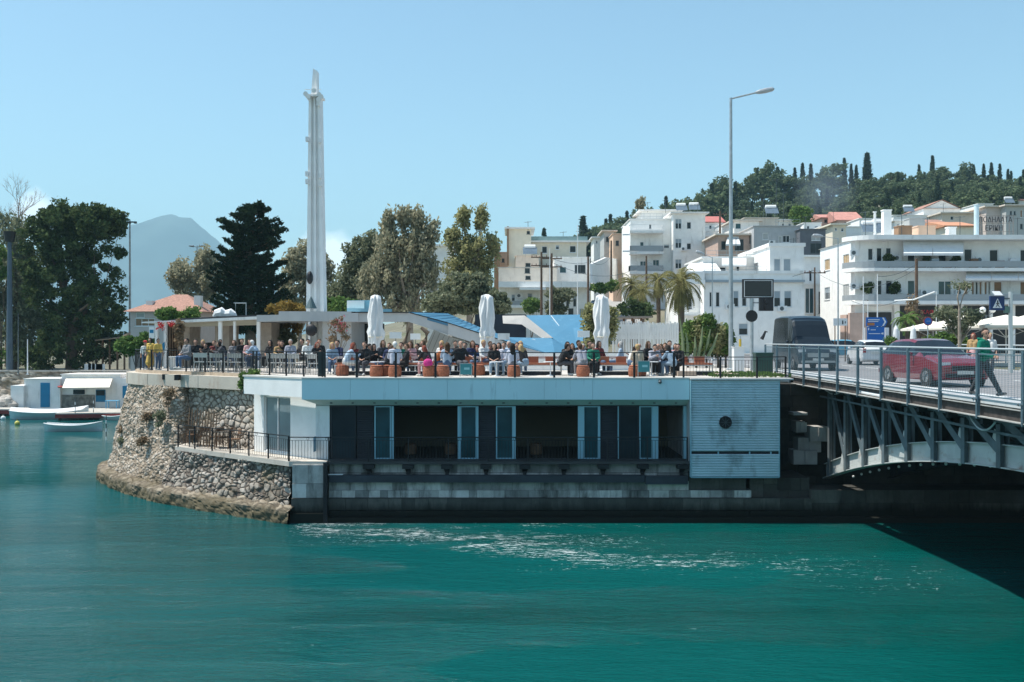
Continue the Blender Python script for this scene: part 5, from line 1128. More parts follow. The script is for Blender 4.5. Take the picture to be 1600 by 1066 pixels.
for q in EX: put(q[0], q[1], q[2], q[3], 'jeans' if q[0] % 2 else 'black', q[4], (q[0] * 37) % 150 + 110, '%s-haired diner in %s %s' % (HN[q[4]], SN[q[3]], q[5]))
b = MB(); b.ball((X(669, 41.0), 40.95, 6.32), .2, 12, 8, (1, .6, .9)); b.bar((X(669, 41) - .1, 40.95, 6.45), (X(669, 41), 40.95, 6.62), .015); b.bar((X(669, 41) + .1, 40.95, 6.45), (X(669, 41), 40.95, 6.62), .015); b.smooth = False
tag(b.build('shoulder_bag', cloth('magenta', (.55, .04, .22)), None, True), 'bright pink bag beside the red-haired person on a basket stool', 'bag')
# the walking man on the bridge
walkJ = dict(pelvis=(0, 0, .95), chest=(0, .03, 1.27), neck=(0, .05, 1.47), head=(0, .08, 1.62), face=(.9, 1, 0), shL=(-.20, .03, 1.39), shR=(.20, .03, 1.39), elL=(-.27, .05, 1.12), elR=(.28, .02, 1.12),
             haL=(-.08, .28, 1.06), haR=(.10, .28, 1.03), knL=(-.09, .20, .52), knR=(.09, -.06, .51), anL=(-.10, .38, .13), anR=(.10, -.22, .16), toeL=(0, 1, .25), toeR=(0, 1, -.35), curl=.9)
WM = pose('walk', walkJ, vox=.0085, glasses=True)
for ch in WM.children:
    k = ch.name.split('.')[0]; mm = {'shirt': cloth('bridge_green', (.0, .16, .10)), 'trousers': cloth('dark_trousers', (.035, .04, .045)), 'hair': hmat('k'), 'shoe': cloth('grey_shoe', (.10, .10, .10))}.get(k)
    if mm: ch.material_slots[0].link = 'OBJECT'; ch.material_slots[0].material = mm
WM.location = (X(1535, 25.2), 25.2, 5.82); WM.rotation_euler = (0, 0, R(-138)); WM['label'] = 'man in a green hooded sweatshirt and sunglasses walking over the bridge'
b = MB(); q = MB(); capsule(q, (-.07, -.05, 1.46), (.07, -.05, 1.46), .045, .045); capsule(q, (-.07, .09, 1.45), (-.12, -.05, 1.49), .025, .035); capsule(q, (.07, .09, 1.45), (.12, -.05, 1.49), .025, .035); remesh(q, .015, 3).build('hood', cloth('bridge_green', (.0, .16, .10)), WM)
put(1521, 44.0, 'T', 'tan', 'pink', 'r', 150, 'woman with reddish hair in tan on the far pavement, left of the man in green', z=5.82, group='pedestrians beyond the roadway')
put(1547, 43.5, 'S', 'white', 'dgrey', 'y', 170, 'fair-haired pedestrian in white just behind the right shoulder of the man in green', z=5.82, group='pedestrians beyond the roadway')
for c_ in PS.values():
    assert c_.name
# ---------------------------------------------------------------- vehicles
tyre = M('tyre_rubber', (.02, .02, .02), .85, var=.1); rimm = M('alloy', (.35, .36, .37), .35, .7, var=.05)
lampg = M('headlamp_glass', (.55, .58, .60), .15, var=.05); redl = M('tail_lamp', (.35, .02, .02), .25, var=.05); plate = M('number_plate', (.6, .6, .56), .5, var=.03)
car_glass = M('car_glass', (.012, .018, .025), .1, var=0, spec=.3)
def wheel(t, x, y, r, w=.2):
    s = 1 if x > 0 else -1; b = MB(); b.tube([(x - s * w, y, r), (x - s * w * .96, y, r), (x - s * .02, y, r), (x, y, r)], [r * .9, r, r, r * .9], 22); o = b.build('wheel', tyre, t)
    b = MB(); b.tube([(x - s * .03, y, r), (x + s * .006, y, r)], [r * .62, r * .58], 18); b.build('rim', rimm, o)
    b = MB()
    for k in range(5): a = k * 1.2566; b.bar((x + s * .012, y, r), (x + s * .012, y + math.cos(a) * r * .56, r + math.sin(a) * r * .56), .03, .015)
    b.build('spoke', steel_d, o)
def vehicle(name, label, cat, stations, paint, glass_cols, wheels, r, front_lamps, rear_lamps, pl, extra=None):
    """stations: list of (y, zbot, zbelt, zroof, wbot, wbelt, wroof), y from front(-) to rear(+); the car faces -Y"""
    t = thing(name, label, cat); ring = []
    for (y, z0, z1, z2, w0, w1, w2) in stations:
        ring.append([(-w0 * .94, y, z0), (-w0, y, z0 + .18), (-w1, y, (z0 + z1) / 2 + .05), (-w1 * .985, y, z1), (-w2, y, z2 - .07 if z2 > z1 + .1 else z1), (-w2 * .86, y, z2 + .0), (0, y, z2 + .025), (w2 * .86, y, z2), (w2, y, z2 - .07 if z2 > z1 + .1 else z1), (w1 * .985, y, z1), (w1, y, (z0 + z1) / 2 + .05), (w0, y, z0 + .18), (w0 * .94, y, z0)])
    n = len(ring[0]); body = MB(); gl = MB(); vs = [p for rr in ring for p in rr]; bf = []; gf = []
    for i in range(len(ring) - 1):
        for k in range(n - 1):
            q = (i * n + k, i * n + k + 1, (i + 1) * n + k + 1, (i + 1) * n + k)
            (gf if (i, k) in glass_cols else bf).append(q)
        bf.append((i * n + n - 1, i * n, (i + 1) * n, (i + 1) * n + n - 1))
    bf.append(tuple(range(n - 1, -1, -1))); bf.append(tuple((len(ring) - 1) * n + k for k in range(n)))
    body.add(vs, bf); bo = body.build('body', paint, t); gl.add(vs, gf)
    gl.build('window_glass', car_glass, t)
    for y in wheels:
        for s in (-1, 1): wheel(t, s * (stations[3][4] + .01), y, r)
        for s in (-1, 1): b = MB(); x = s * (stations[3][4] - .005); b.tube([(x, y, r), (x + s * .004, y, r)], r * 1.16, 22); b.build('wheel_arch', tyre, t)
    for (x, y, z, w, h, m, nm) in front_lamps + rear_lamps:
        b = MB(); b.box(x - w / 2, x + w / 2, y - .03, y + .05, z - h / 2, z + h / 2); b.build(nm, m, t)
    for (y, z) in pl: b = MB(); b.box(-.26, .26, y - .015, y + .015, z - .055, z + .055); b.build('number_plate', plate, t)
    for s in (-1, 1):
        b = MB(); b.ball((s * (stations[5][5] + .09), stations[5][0] + .1, stations[5][2] + .06), .1, 10, 6, (.9, .5, .7)); b.build('wing_mirror', paint, t)
    return t
sideG = lambda i0, i1: {(i, k) for i in range(i0, i1) for k in (3, 8)}
topG = lambda idx: {(i, k) for i in idx for k in (4, 5, 6, 7)}
def hatch(label, paint, name='parked_car'):
    st_ = [(-2.0, .32, .62, .62, .62, .66, .6), (-1.93, .24, .70, .72, .78, .80, .70), (-1.6, .2, .80, .86, .84, .86, .72), (-1.2, .2, .88, .93, .86, .87, .74), (-.95, .2, .92, .97, .86, .875, .74), (-.62, .2, .94, 1.16, .86, .875, .70), (-.15, .2, .95, 1.42, .86, .875, .62), (.2, .2, .96, 1.47, .86, .875, .61), (.75, .2, .97, 1.47, .86, .875, .61), (1.3, .2, .98, 1.44, .86, .87, .60), (1.62, .22, 1.0, 1.36, .85, .86, .59), (1.85, .26, 1.0, 1.06, .82, .84, .66), (1.96, .34, .9, .92, .74, .78, .66)]
    g = sideG(5, 10) | topG((4, 5)) | topG((10,)) | {(10, 3), (10, 8)}
    t = vehicle(name, label, 'car', st_, paint, g, (-1.28, 1.22), .31, [(-.6, -1.93, .70, .34, .13, lampg, 'headlight'), (.6, -1.93, .70, .34, .13, lampg, 'headlight')], [(-.66, 1.93, .86, .16, .26, redl, 'tail_light'), (.66, 1.93, .86, .16, .26, redl, 'tail_light')], [(-2.01, .45), (1.99, .72)])
    b = MB(); b.box(-.42, .42, -2.02, -1.96, .50, .66); b.box(-.62, .62, -2.01, -1.95, .30, .42); b.build('grille', tyre, t)
    b = MB(); b.box(-.80, .80, 1.86, 1.99, .34, .48); b.build('rear_bumper', paint, t)
    for s in (-1, 1): b = MB(); b.box(s * .865 - .012, s * .865 + .012, -.2, -.02, .80, .83); b.build('door_handle', paint, t)
    return t
redpaint = M('red_car_paint', (.17, .012, .022), .25, .1, var=.03, coat=.6); whitepaint = M('white_car_paint', (.62, .63, .64), .3, var=.03, coat=.5); vanpaint = M('dark_van_paint', (.012, .025, .038), .4, .1, var=.05, coat=.15)
car = hatch('red hatchback driving towards the camera behind the bridge railing', redpaint, 'red_car'); car.location = (14.15, 33.6, 5.77); car.rotation_euler = (0, 0, R(5)); car.scale = (1.06, 1.06, 1.04)
car2 = hatch('white hatchback seen from behind driving away past the dark van', whitepaint, 'white_car'); car2.location = (X(1356, 60), 60, 5.77); car2.rotation_euler = (0, 0, R(180 - 6)); car2.scale = (1, 1, 1)
vs_ = [(-2.95, .45, .8, .82, .8, .84, .74), (-2.85, .35, .95, .98, .94, .96, .84), (-2.5, .32, 1.15, 1.2, .98, .99, .86), (-2.1, .32, 1.25, 1.32, .99, 1.0, .88), (-1.75, .32, 1.3, 1.62, .99, 1.0, .86), (-1.35, .32, 1.34, 2.2, .99, 1.0, .84), (-1.15, .32, 1.36, 2.42, .99, 1.0, .83), (-.9, .32, 1.36, 2.58, .99, 1.0, .82), (-.3, .32, 1.36, 2.68, .99, 1.0, .84), (.8, .32, 1.36, 2.70, .99, 1.0, .85), (1.9, .32, 1.36, 2.70, .99, 1.0, .85), (2.7, .32, 1.36, 2.68, .99, 1.0, .85), (2.95, .4, 1.3, 2.6, .95, .97, .84)]
van = vehicle('passenger_van', 'tall dark blue-black van facing the camera at the start of the bridge', 'van', vs_, vanpaint, sideG(4, 12) | topG((3, 4, 5)), (-1.95, 1.8), .36,
              [(-.74, -2.86, .92, .34, .22, lampg, 'headlight'), (.74, -2.86, .92, .34, .22, lampg, 'headlight')], [(-.85, 2.95, 1.2, .14, .5, redl, 'tail_light'), (.85, 2.95, 1.2, .14, .5, redl, 'tail_light')], [(-2.97, .55)])
b = MB(); b.box(-.5, .5, -2.96, -2.9, .66, .86); b.box(-.8, .8, -2.99, -2.92, .40, .50); b.build('grille', M('grille_silver', (.3, .32, .34), .3, .6), van)
b = MB(); b.bar((-.6, -2.04, 1.30), (.1, -1.95, 1.40), .02); b.build('wiper', tyre, van)
van.location = (BX(50, 2.35), 50.6, 5.77); van.rotation_euler = (0, 0, R(-3))
darkcar = M('dark_car_paint', (.02, .025, .035), .3, .2, var=.05, coat=.5)
pc = hatch('dark car parked on the sloping street, lowest of the three', darkcar); pc.location = (X(926, 128), 128, terr(11.5, 128) + 1.3 + .0); pc.rotation_euler = (R(-7), 0, R(0)); pc['group'] = 'cars parked up the hill street'
for px, d, l in ((928.5, 139, 'middle of the three'), (931, 150, 'highest of the three')): c = dup(pc, (X(px, d), d, terr(X(px, d), d) + 1.35), 0, 'dark car parked on the sloping street, ' + l); c.rotation_euler = (R(-7), 0, 0)
c = dup(pc, (X(1326, 84), 84, 5.77), R(80), 'small blue car half hidden behind the white hatchback', mats={'body': M('light_blue_car', (.10, .30, .42), .3, var=.03)}, group='cars waiting by the junction')

# ---------------------------------------------------------------- boats and buoys
bw = M('white_boat_paint', (.66, .68, .68), .4, var=.05, stain=(.45, .45, .4), sa=.3); bb = M('pale_blue_boat_paint', (.55, .66, .68), .45, var=.06)
def boat(L, W_d, H, label, hull=bb, covered=False, rz=0, loc=(0, 0, 0), name='rowing_boat', deckm=bw):
    t = thing(name, label, 'boat', loc, rz); n = 15; b = MB(); vs = []; rows = 7
    for i in range(n):
        u = i / (n - 1) * 2 - 1; w = W_d / 2 * (1 - abs(u) ** 2.6) ** .6 if u > 0 else W_d / 2 * (1 - abs(u) ** 4 * .55); sh = H * (1 + .42 * u ** 2 * (1.25 if u > 0 else .8))
        for k in range(rows):
            a = (k / (rows - 1)) * 2 - 1; vs.append((u * L / 2, w * a if abs(a) > .5 else w * a * 1.2, -.12 + (sh + .12) * abs(a) ** 1.7))
    b.add(vs, [(i * rows + k, (i + 1) * rows + k, (i + 1) * rows + k + 1, i * rows + k + 1) for i in range(n - 1) for k in range(rows - 1)]); b.add([vs[k] for k in range(rows)], [tuple(range(rows))]); b.build('hull', hull, t)
    b = MB()
    for s in (0, rows - 1):
        b.tube([Vector(vs[i * rows + s]) for i in range(n)], .045, 6)
    b.build('gunwale', deckm, t)
    b = MB(); top = []; 
    for i in range(n): u = i / (n - 1) * 2 - 1; l, r_ = Vector(vs[i * rows]), Vector(vs[i * rows + rows - 1]); dz = -.05 if not covered else .0; top.append((l + Vector((0, .03, dz)), r_ + Vector((0, -.03, dz)), (l + r_) / 2 + Vector((0, 0, dz + (.30 if covered else .02)))))
    vv = [q for tr in top for q in (tr[0], tr[2], tr[1])]; b.add(vv, [(3 * i + k, 3 * i + 3 + k, 3 * i + 4 + k, 3 * i + 1 + k) for i in range(n - 1) for k in (0, 1)]); b.build('cover' if covered else 'inner_deck', canvas_w if covered else deckm, t)
    if not covered:
        for f in (-.25, .2): b = MB(); b.box(f * L - .12, f * L + .12, -W_d * .4, W_d * .4, H * .95, H * 1.02); b.build('thwart', bw, t)
    return t
boat(4.4, 1.5, .50, 'small pale blue rowing boat with white rim, nearest the camera in the cove', loc=(X(115.5, 79), 79, 0), rz=R(4))
boat(6.8, 2.0, .62, 'larger white and pale blue boat moored left of the red-edged jetty', loc=(X(78, 91), 91, 0), rz=R(6), covered=True, name='moored_boat')
boat(3.6, 1.2, .4, 'small grey boat moored beneath the red-edged jetty', loc=(X(163, 92), 92, 0), rz=R(-8), hull=bw)
boat(3.0, 1.1, .35, 'small pale dinghy tucked between the jetty and the stone bastion', loc=(X(178, 90), 90, 0), rz=R(-20), hull=bw, name='dinghy')
for px, pyy, m, l in ((27, 662, M('yellow_buoy_plastic', (.55, .50, .10), .5), 'yellow-green round mooring buoy left of the nearest boat'), (5, 654, bw, 'small white round mooring buoy at the left edge of the cove')):
    d = 7.2 * F / (pyy - 530); b = MB(); b.ball((X(px, d), d, .12), .22, 12, 8); b.tube([(X(px, d), d, .3), (X(px, d), d, .42)], .04, 6); tag(b.build('mooring_buoy', m, None, True), l, 'buoy', 'mooring buoys in the cove')
for px, y0, y1, l in ((117.5, 623, 657, 'left thin mooring pole by the nearest boat'), (146, 621, 656, 'middle thin black and white mooring pole'), (166, 650, 688, 'right thin mooring pole close to the bastion')):
    d = 7.3 * F / (y1 - 530); t = thing('mooring_pole', l, 'pole', (X(px, d), d, -.5), 0, 'thin mooring poles in the cove'); h = Z(y0, d) + .5; b = MB(); b.tube([(0, 0, 0), (0, 0, h)], .035, 6); b.build('shaft', steel_d, t)
    for k in range(3): b = MB(); b.tube([(0, 0, h - .3 - k * .6), (0, 0, h - .55 - k * .6)], .042, 6); b.build('white_band', frame_w, t)
# jetties
for pts, l, nm in (([(X(-20, 97), 97), (X(48, 97), 96.6), (X(48, 94), 94), (X(-20, 94), 94.5)], 'pale jetty with a red edge at the far left of the cove', 0), ([(X(108, 96), 96.5), (X(215, 96), 97), (X(215, 90), 90.5), (X(94, 90), 89)], 'pale concrete jetty with a dark red edge before the white cabin', 0)):
    t = thing('jetty', l, 'jetty', (pts[0][0], pts[0][1], 0)); b = MB(); b.prism(pts, .56, .66); b.build('deck', concrete, t, True); b = MB(); b.prism([(p[0], p[1] - .02) for p in pts], .22, .555); b.build('red_edge', M('dark_red_paint', (.22, .035, .03), .7, var=.25), t, True)
    for q in pts[2:]: b = MB(); b.tube([(q[0] + (.3 if q[0] < -40 else -.3), q[1] + .3, -2.5), (q[0] + (.3 if q[0] < -40 else -.3), q[1] + .3, .2)], .14, 8); b.build('pile', blackm, t, True)

# ---------------------------------------------------------------- street furniture
def lamppost(px, py_top, d, label, base=5.75, r=.11, arms=(), name='street_lamp', m=steel, head=None, group=None, cat='street lamp'):
    z1 = Z(py_top, d); t = thing(name, label, cat, (X(px, d), d, base), 0, group); b = MB(); b.tube([(0, 0, 0), (0, 0, (z1 - base) * .5), (0, 0, z1 - base)], [r, r * .8, r * .55], 10); b.build('pole', m, t)
    b = MB(); b.lathe([(r * 2, 0), (r * 2, .06), (r * 1.3, .1)], n=10); b.build('base_plate', m, t)
    for (dx, dz, L) in arms:
        e = Vector((dx, 0, z1 - base + dz)); b = MB(); b.tube([(0, 0, z1 - base - .05), e], r * .35, 8); b.build('arm', m, t)
        dr = (e - Vector((0, 0, z1 - base))).normalized(); b = MB()
        b.tube([e - dr * .1, e + dr * .1, e + dr * L * .5, e + dr * L * .9, e + dr * L], [.06, .11, .13, .10, .03], 10); o = b.build('lamp_head', M('lamp_head_grey', (.42, .44, .45), .4, .4), t)
    return t
lamppost(1142, 153, 50, 'very tall grey street lamp with one rising arm over the terrace end', r=.12, arms=((1.35, .28, .85),))
lamppost(1309.5, 372, 66, 'thin street lamp with a short left arm before the white apartment block', arms=((-1.1, .12, .6),), r=.06, name='thin_street_lamp')
lamppost(1113, 402, 70, 'thin street lamp with a short left arm before the white villa', arms=((-.7, .25, .5),), r=.06, name='thin_street_lamp')
t0_ = lamppost(15, 362, 103, 'thick blue-grey lamp mast with a dark crown before the trees at far left', 3.7, .34, name='lamp_mast', m=M('blue_grey_mast', (.07, .10, .13), .6))
o = MB(); o.tube([P(15, 378, 103), P(15, 362, 103)], [.45, .62], 10); o.build('lamp_crown', blackm, t0_, True)
t = lamppost(203, 344, 112, 'tall slender floodlight mast rising before the mountain', 3.7, .16, name='floodlight_mast', m=steel)
for k in (-2, -1, 0, 1, 2): b = MB(); zz = Z(348, 112) - 3.7; b.box(k * .33 - .13, k * .33 + .13, -.25, .05, zz - .12 + (.1 if k % 2 else 0), zz + .12); b.build('floodlight', steel_d, t)
t = lamppost(308, 384, 125, 'double-headed lamp mast above the pale feathery tree', 5.7, .12, name='double_lamp_mast', m=steel)
for s in (-1, 1): b = MB(); zz = Z(385, 125) - 5.7; b.tube([(0, 0, zz - .1), (s * .55, 0, zz)], .05, 6); b.tube([(s * .45, 0, zz), (s * 1.05, 0, zz + .05)], [.14, .05], 8); b.build('lamp_head', steel_d, t)
for px, y0, d, l, r_ in ((1349, 432, 72, 'left white flagpole before the garage opening', .05), (1356, 472, 71, 'short white pole between two flagpoles', .045), (1371, 428, 72, 'right white flagpole above the blue road sign', .05), (1463, 455, 74, 'thin pale pole between the shop awnings', .035), (902.5, 352, 88, 'slim pale pole in front of the cream apartment block', .05), (859, 388, 92, 'slim grey pole between the two wooden utility poles', .055), (28.5, 490, 101, 'thin dark post near the thick mast at the far left', .07), (43, 530, 101, 'short grey post among the trees at the far left', .07)):
    lamppost(px, y0, d, l, 3.7 if px < 100 else 5.75, r_, name='thin_pole', m=(steel_d if px < 40 else frame_w), cat='pole')
def upole(px, y0, y1, d, label, cross=0, r=.13):
    base = Z(y1, d); t = thing('utility_pole', label, 'utility pole', (X(px, d), d, base)); h = Z(y0, d) - base; b = MB(); b.tube([(0, 0, -1), (0, 0, h)], [r, r * .7], 8); b.build('pole', pole_wood, t)
    for k in range(cross):
        b = MB(); z = h - .5 - k * .8; b.bar((-1.0, 0, z), (1.0, 0, z), .1, .1); o = b.build('crossarm', pole_wood, t)
        for q in (-.9, -.5, .5, .9): b = MB(); b.tube([(q, 0, z + .05), (q, 0, z + .22)], [.05, .03], 6); b.build('insulator', M('insulator', (.2, .1, .08), .3), o)
    return t
upole(846, 394, 492, 95, 'left of two dark utility poles with crossarms before the cream block', 2); upole(862, 396, 492, 95.5, 'right of two dark utility poles with crossarms before the cream block', 2)
upole(919, 401, 490, 96, 'plain brown utility pole at the left side of the hill street'); upole(955, 376, 446, 130, 'brown utility pole with a box near its top at the top of the street', 0, .16); upole(1010, 400, 440, 135, 'short dark utility pole before the large white balconied block', 0, .16)
upole(1432, 404, 520, 80, 'brown wooden utility pole before the awning of the curved apartment block', 0, .17)
upole(1125, 330, 395, 150, 'pale cross-topped pole behind the white villa', 1, .2); upole(1273, 418, 500, 92, 'grey leaning utility pole between the villa and the curved apartment block', 1, .1)
b = MB()
for (p0, p1, sg) in (((846, 402, 95), (-60, 470, 60), 1.5), ((862, 404, 95.5), (955, 392, 130), 1.0), ((862, 410, 95.5), (1010, 410, 135), 1.6), ((1010, 408, 135), (1273, 422, 92), 2.2), ((1273, 424, 92), (1432, 420, 80), 1.5), ((919, 405, 96), (955, 400, 130), .8), ((1432, 412, 80), (1371, 432, 72), .3), ((1432, 455, 80), (1330, 470, 92), .8)):
    a, c = P(*p0), P(*p1); pts = []
    if p0[0] == 846: continue
    for k in range(11): f = k / 10; p = a.lerp(c, f); p.z -= sg * 4 * f * (1 - f); pts.append(p)
    b.tube(pts, .022, 4, False)
tag(b.build('overhead_wires', steel_d, None, True), 'thin sagging overhead wires strung between the utility poles', 'wires')
b = MB(); a, c = P(1398, 470, 78), P(1461, 456, 74); b.tube([a, a.lerp(c, .5) - Vector((0, 0, .25)), c], .06, 6); tag(b.build('white_cable', frame_w, None, True), 'thick white cable rising to the thin pale pole before the shops', 'cable')
# message board
t = thing('message_board', 'blank dark double-framed message board on a grey post at the bridge entrance', 'sign', (X(1174.5, 49), 49, 5.75))
zc = lambda y: Z(y, 49) - 5.75
xo = X(1184, 49) - X(1174.5, 49); w = X(1208.5, 49) - X(1160, 49); b = MB(); b.box(xo - w / 2, xo + w / 2, -.08, .06, zc(466), zc(436.5)); b.build('board', blackm, t)
b = MB(); e = .07
for (x0, x1, z0, z1) in ((xo - w / 2 + e, xo + w / 2 - e, zc(439.2), zc(438.4)), (xo - w / 2 + e, xo + w / 2 - e, zc(464.4), zc(463.6)), (xo - w / 2 + e, xo - w / 2 + e + .03, zc(463.6), zc(439.2)), (xo + w / 2 - e - .03, xo + w / 2 - e, zc(463.6), zc(439.2))): b.box(x0, x1, -.095, -.079, z0, z1)
b.build('inner_frame', frame_w, t); b = MB(); b.box(xo - w / 2 + .11, xo + w / 2 - .11, -.09, -.079, zc(462.6), zc(440.2)); b.build('screen', M('dark_screen', (.02, .025, .03), .25), t)
b = MB(); b.tube([(0, 0, 0), (0, 0, zc(466))], .085, 10); b.build('post', steel, t)
t = thing('traffic_signal', 'black traffic signal box mounted beside the message board post', 'traffic light', (X(1197, 48.9), 48.9, Z(486, 48.9))); b = MB(); b.box(-.33, .33, -.12, .15, 0, .66); b.build('housing', blackm, t); b = MB(); b.bar((-.33, .02, .4), (-.7, .06, .4), .05); b.build('bracket', steel_d, t)
for z in (.18, .48): b = MB(); b.tube([(0, -.125, z), (0, -.2, z)], [.12, .12], 14); b.build('hood', blackm, t)
c = P(1174.5, 494, 48.85); b = MB(); b.tube([(c.x, 48.86, c.z), (c.x, 48.83, c.z)], .29, 24); tag(b.build('round_sign_back', blackm, None, True), 'black round back of a sign on the message board post', 'sign')
b = MB(); b.box(X(1147, 47), X(1163, 47), 47, 47.5, 5.76, Z(543, 47)); b.box(X(1146, 47), X(1164, 47), 46.95, 47.55, Z(543, 47), Z(542, 47)); tag(b.build('utility_cabinet', frame_w, None, True), 'pale grey utility cabinet beside the tall street lamp', 'cabinet')
t = thing('litter_bin', 'dark green wheeled bin by the railing at the bridge end', 'bin', (X(1192, 45.2), 45.2, 5.76)); gb = M('dark_green_plastic', (.02, .06, .05), .5); b = MB(); b.prism([(-.38, -.3), (.38, -.3), (.38, .3), (-.38, .3)], 0, .85); b.build('bin_body', gb, t); b = MB(); b.box(-.41, .41, -.34, .33, .852, .93); b.build('lid', gb, t)
t = thing('yellow_marker_post', 'thin marker post with a yellow band beside the cabinet', 'post', (X(1156.5, 48), 48, 5.75)); b = MB(); b.tube([(0, 0, 0), (0, 0, 1.7)], .035, 8); b.build('post', steel, t); b = MB(); b.tube([(0, 0, .95), (0, 0, 1.55)], .06, 8); b.build('yellow_band', M('yellow_band', (.6, .40, .04), .6), t)
# blue direction signs
t = thing('direction_sign', 'blue road direction sign with a white chevron and an orange patch', 'road sign', (X(1362, 70), 70, 5.75)); bl = M('road_sign_blue', (.01, .12, .42), .5, var=.04)
q = lambda x, y: (X(x, 70) - X(1362, 70), Z(y, 70) - 5.75)
def plate_(mb, pts, y0=-.04, y1=.0):
    n = len(pts); mb.slabpoly([(p[0], y0, p[1]) for p in pts][::-1], (0, y1 - y0, 0))
b = MB(); plate_(b, [q(1353, 496), q(1383, 496), q(1386.5, 503), q(1383, 510), q(1353, 510)]); plate_(b, [q(1354.5, 510.8), q(1382, 510.8), q(1382, 533), q(1354.5, 533)]); b.build('sign_plate', bl, t)
b = MB(); plate_(b, [q(1378, 496.6), q(1380.4, 496.6), q(1384.2, 503), q(1380.4, 509.4), q(1378, 509.4), q(1381.6, 503)], -.055, -.041); plate_(b, [q(1356, 499.2), q(1374, 499.2), q(1374, 500.4), q(1356, 500.4)], -.055, -.041)
plate_(b, [q(1356, 502), q(1372, 502), q(1372, 503), q(1356, 503)], -.055, -.041); plate_(b, [q(1360, 515), q(1368, 515), q(1368, 516), q(1360, 516)], -.055, -.041); plate_(b, [q(1357, 521), q(1375, 521), q(1375, 522), q(1357, 522)], -.055, -.041); plate_(b, [q(1356, 512.5), q(1357.6, 512.5), q(1357.6, 516), q(1356, 516)], -.055, -.041)
plate_(b, [q(1376.5, 520.5), q(1380, 519.5), q(1380, 523), q(1376.5, 522)], -.055, -.041); b.build('white_marking', frame_w, t)
b = MB(); plate_(b, [q(1355, 504.5), q(1366, 504.5), q(1366, 508.7), q(1355, 508.7)], -.055, -.041); b.build('orange_patch', M('brown_orange_patch', (.42, .16, .05), .6), t)
for px in (1358, 1378): b = MB(); b.tube([(q(px, 0)[0], .05, 0), (q(px, 0)[0], .05, 2.5)], .04, 8); b.build('post', steel, t)
b = MB(); b.box(X(1383, 71), X(1389, 71), 71, 71.1, 5.75, Z(512, 71)); b.box(X(1351.5, 71), X(1352.5, 71), 71, 71.1, 5.75, Z(512, 71)); b.box(X(1351.6, 71), X(1388, 71), 71.01, 71.09, 6.0, 6.08); tag(b.build('notice_stand', frame_w, None, True), 'white notice stand framing the lower blue direction sign', 'sign')
# pedestrian crossing sign with solar panel
t = thing('crossing_sign', 'square blue pedestrian crossing sign with a small solar panel above it', 'road sign', (X(1579, 44), 44, 5.8)); q = lambda x, y: (X(x, 44) - X(1579, 44), Z(y, 44) - 5.8)
b = MB(); b.tube([(0, 0, 0), (0, 0, q(0, 456)[1])], [.10, .085], 10); b.build('pole', rs2, t)
b = MB(); plate_(b, [q(1545.5, 463), q(1567.5, 463), q(1567.5, 485), q(1545.5, 485)], -.12, .0); b.build('sign_box', M('crossing_blue', (.01, .035, .12), .45), t)
b = MB(); plate_(b, [q(1556.5, 466.5), q(1563.8, 481.5), q(1549.2, 481.5)], -.135, -.121); b.build('white_triangle', frame_w, t)
b = MB()
for L in (((1556.5, 472), (1556.5, 476)), ((1556.5, 476), (1553.5, 480.5)), ((1556.5, 476), (1559.5, 480.5)), ((1556.5, 473), (1553.8, 475.5)), ((1556.5, 473), (1559.2, 475.5))):
    (a0, b0), (a1, b1) = L; u0, u1 = q(a0, b0), q(a1, b1); b.bar((u0[0], -.14, u0[1]), (u1[0], -.14, u1[1]), .035, .02)
u = q(1556.5, 470.8); b.ball((u[0], -.14, u[1]), .035, 8, 6); b.build('walking_figure', blackm, t)
b = MB(); u0 = q(1567.5, 466.5); b.bar((u0[0], -.05, u0[1]), (0, -.02, u0[1]), .05); b.bar((q(1560, 0)[0], -.05, q(0, 463)[1]), (q(1560, 0)[0], -.05, q(0, 460)[1]), .03); b.build('bracket', steel_d, t)
b = MB(); a_ = q(1550, 461.8); c_ = q(1564, 455); b.slabpoly([(a_[0], -.3, a_[1]), (c_[0] - .05, -.3, a_[1]), (c_[0], .1, c_[1]), (a_[0] + .05, .1, c_[1])], (0, .02, -.03)); b.build('solar_panel', M('solar_panel_pale', (.5, .52, .54), .3), t)
b = MB(); u0 = q(1568.5, 479); u1 = q(1575.5, 489); b.box(u0[0], u1[0], -.1, .05, u1[1], u0[1]); b.build('control_box', M('green_box', (.12, .20, .16), .6), t)
# globe lamps
t = thing('globe_lamp', 'street lamp with two white globes below the crossing sign', 'street lamp', (X(1541, 60), 60, 5.8)); b = MB(); zz = Z(492, 60) - 5.8; b.tube([(0, 0, 0), (0, 0, zz)], .05, 8); b.tube([(-.22, 0, zz + .1), (0, 0, zz - .1), (.36, 0, zz + .1)], .025, 6); b.build('post', steel_d, t)
for dx, yy in ((-.22, 484.5), (.38, 484)): b = MB(); b.ball((dx, 0, Z(yy, 60) - 5.8), .19, 14, 10); b.build('globe', frame_w, t)
t = thing('no_entry_style_sign', 'round blue sign with a red rim on a short post by the shop awnings', 'road sign', (X(1450, 62), 62, 5.78)); z = Z(502, 62) - 5.78; b = MB(); b.tube([(0, .03, 0), (0, .03, z)], .035, 8); b.build('post', steel, t)
b = MB(); b.tube([(0, .02, z), (0, -.01, z)], .28, 24); b.build('red_rim', redp, t); b = MB(); b.tube([(0, -.012, z), (0, -.02, z)], .22, 24); b.build('blue_face', bl, t); b = MB(); b.bar((-.1, -.03, z), (.14, -.03, z), .06, .01); b.build('white_bar', frame_w, t)
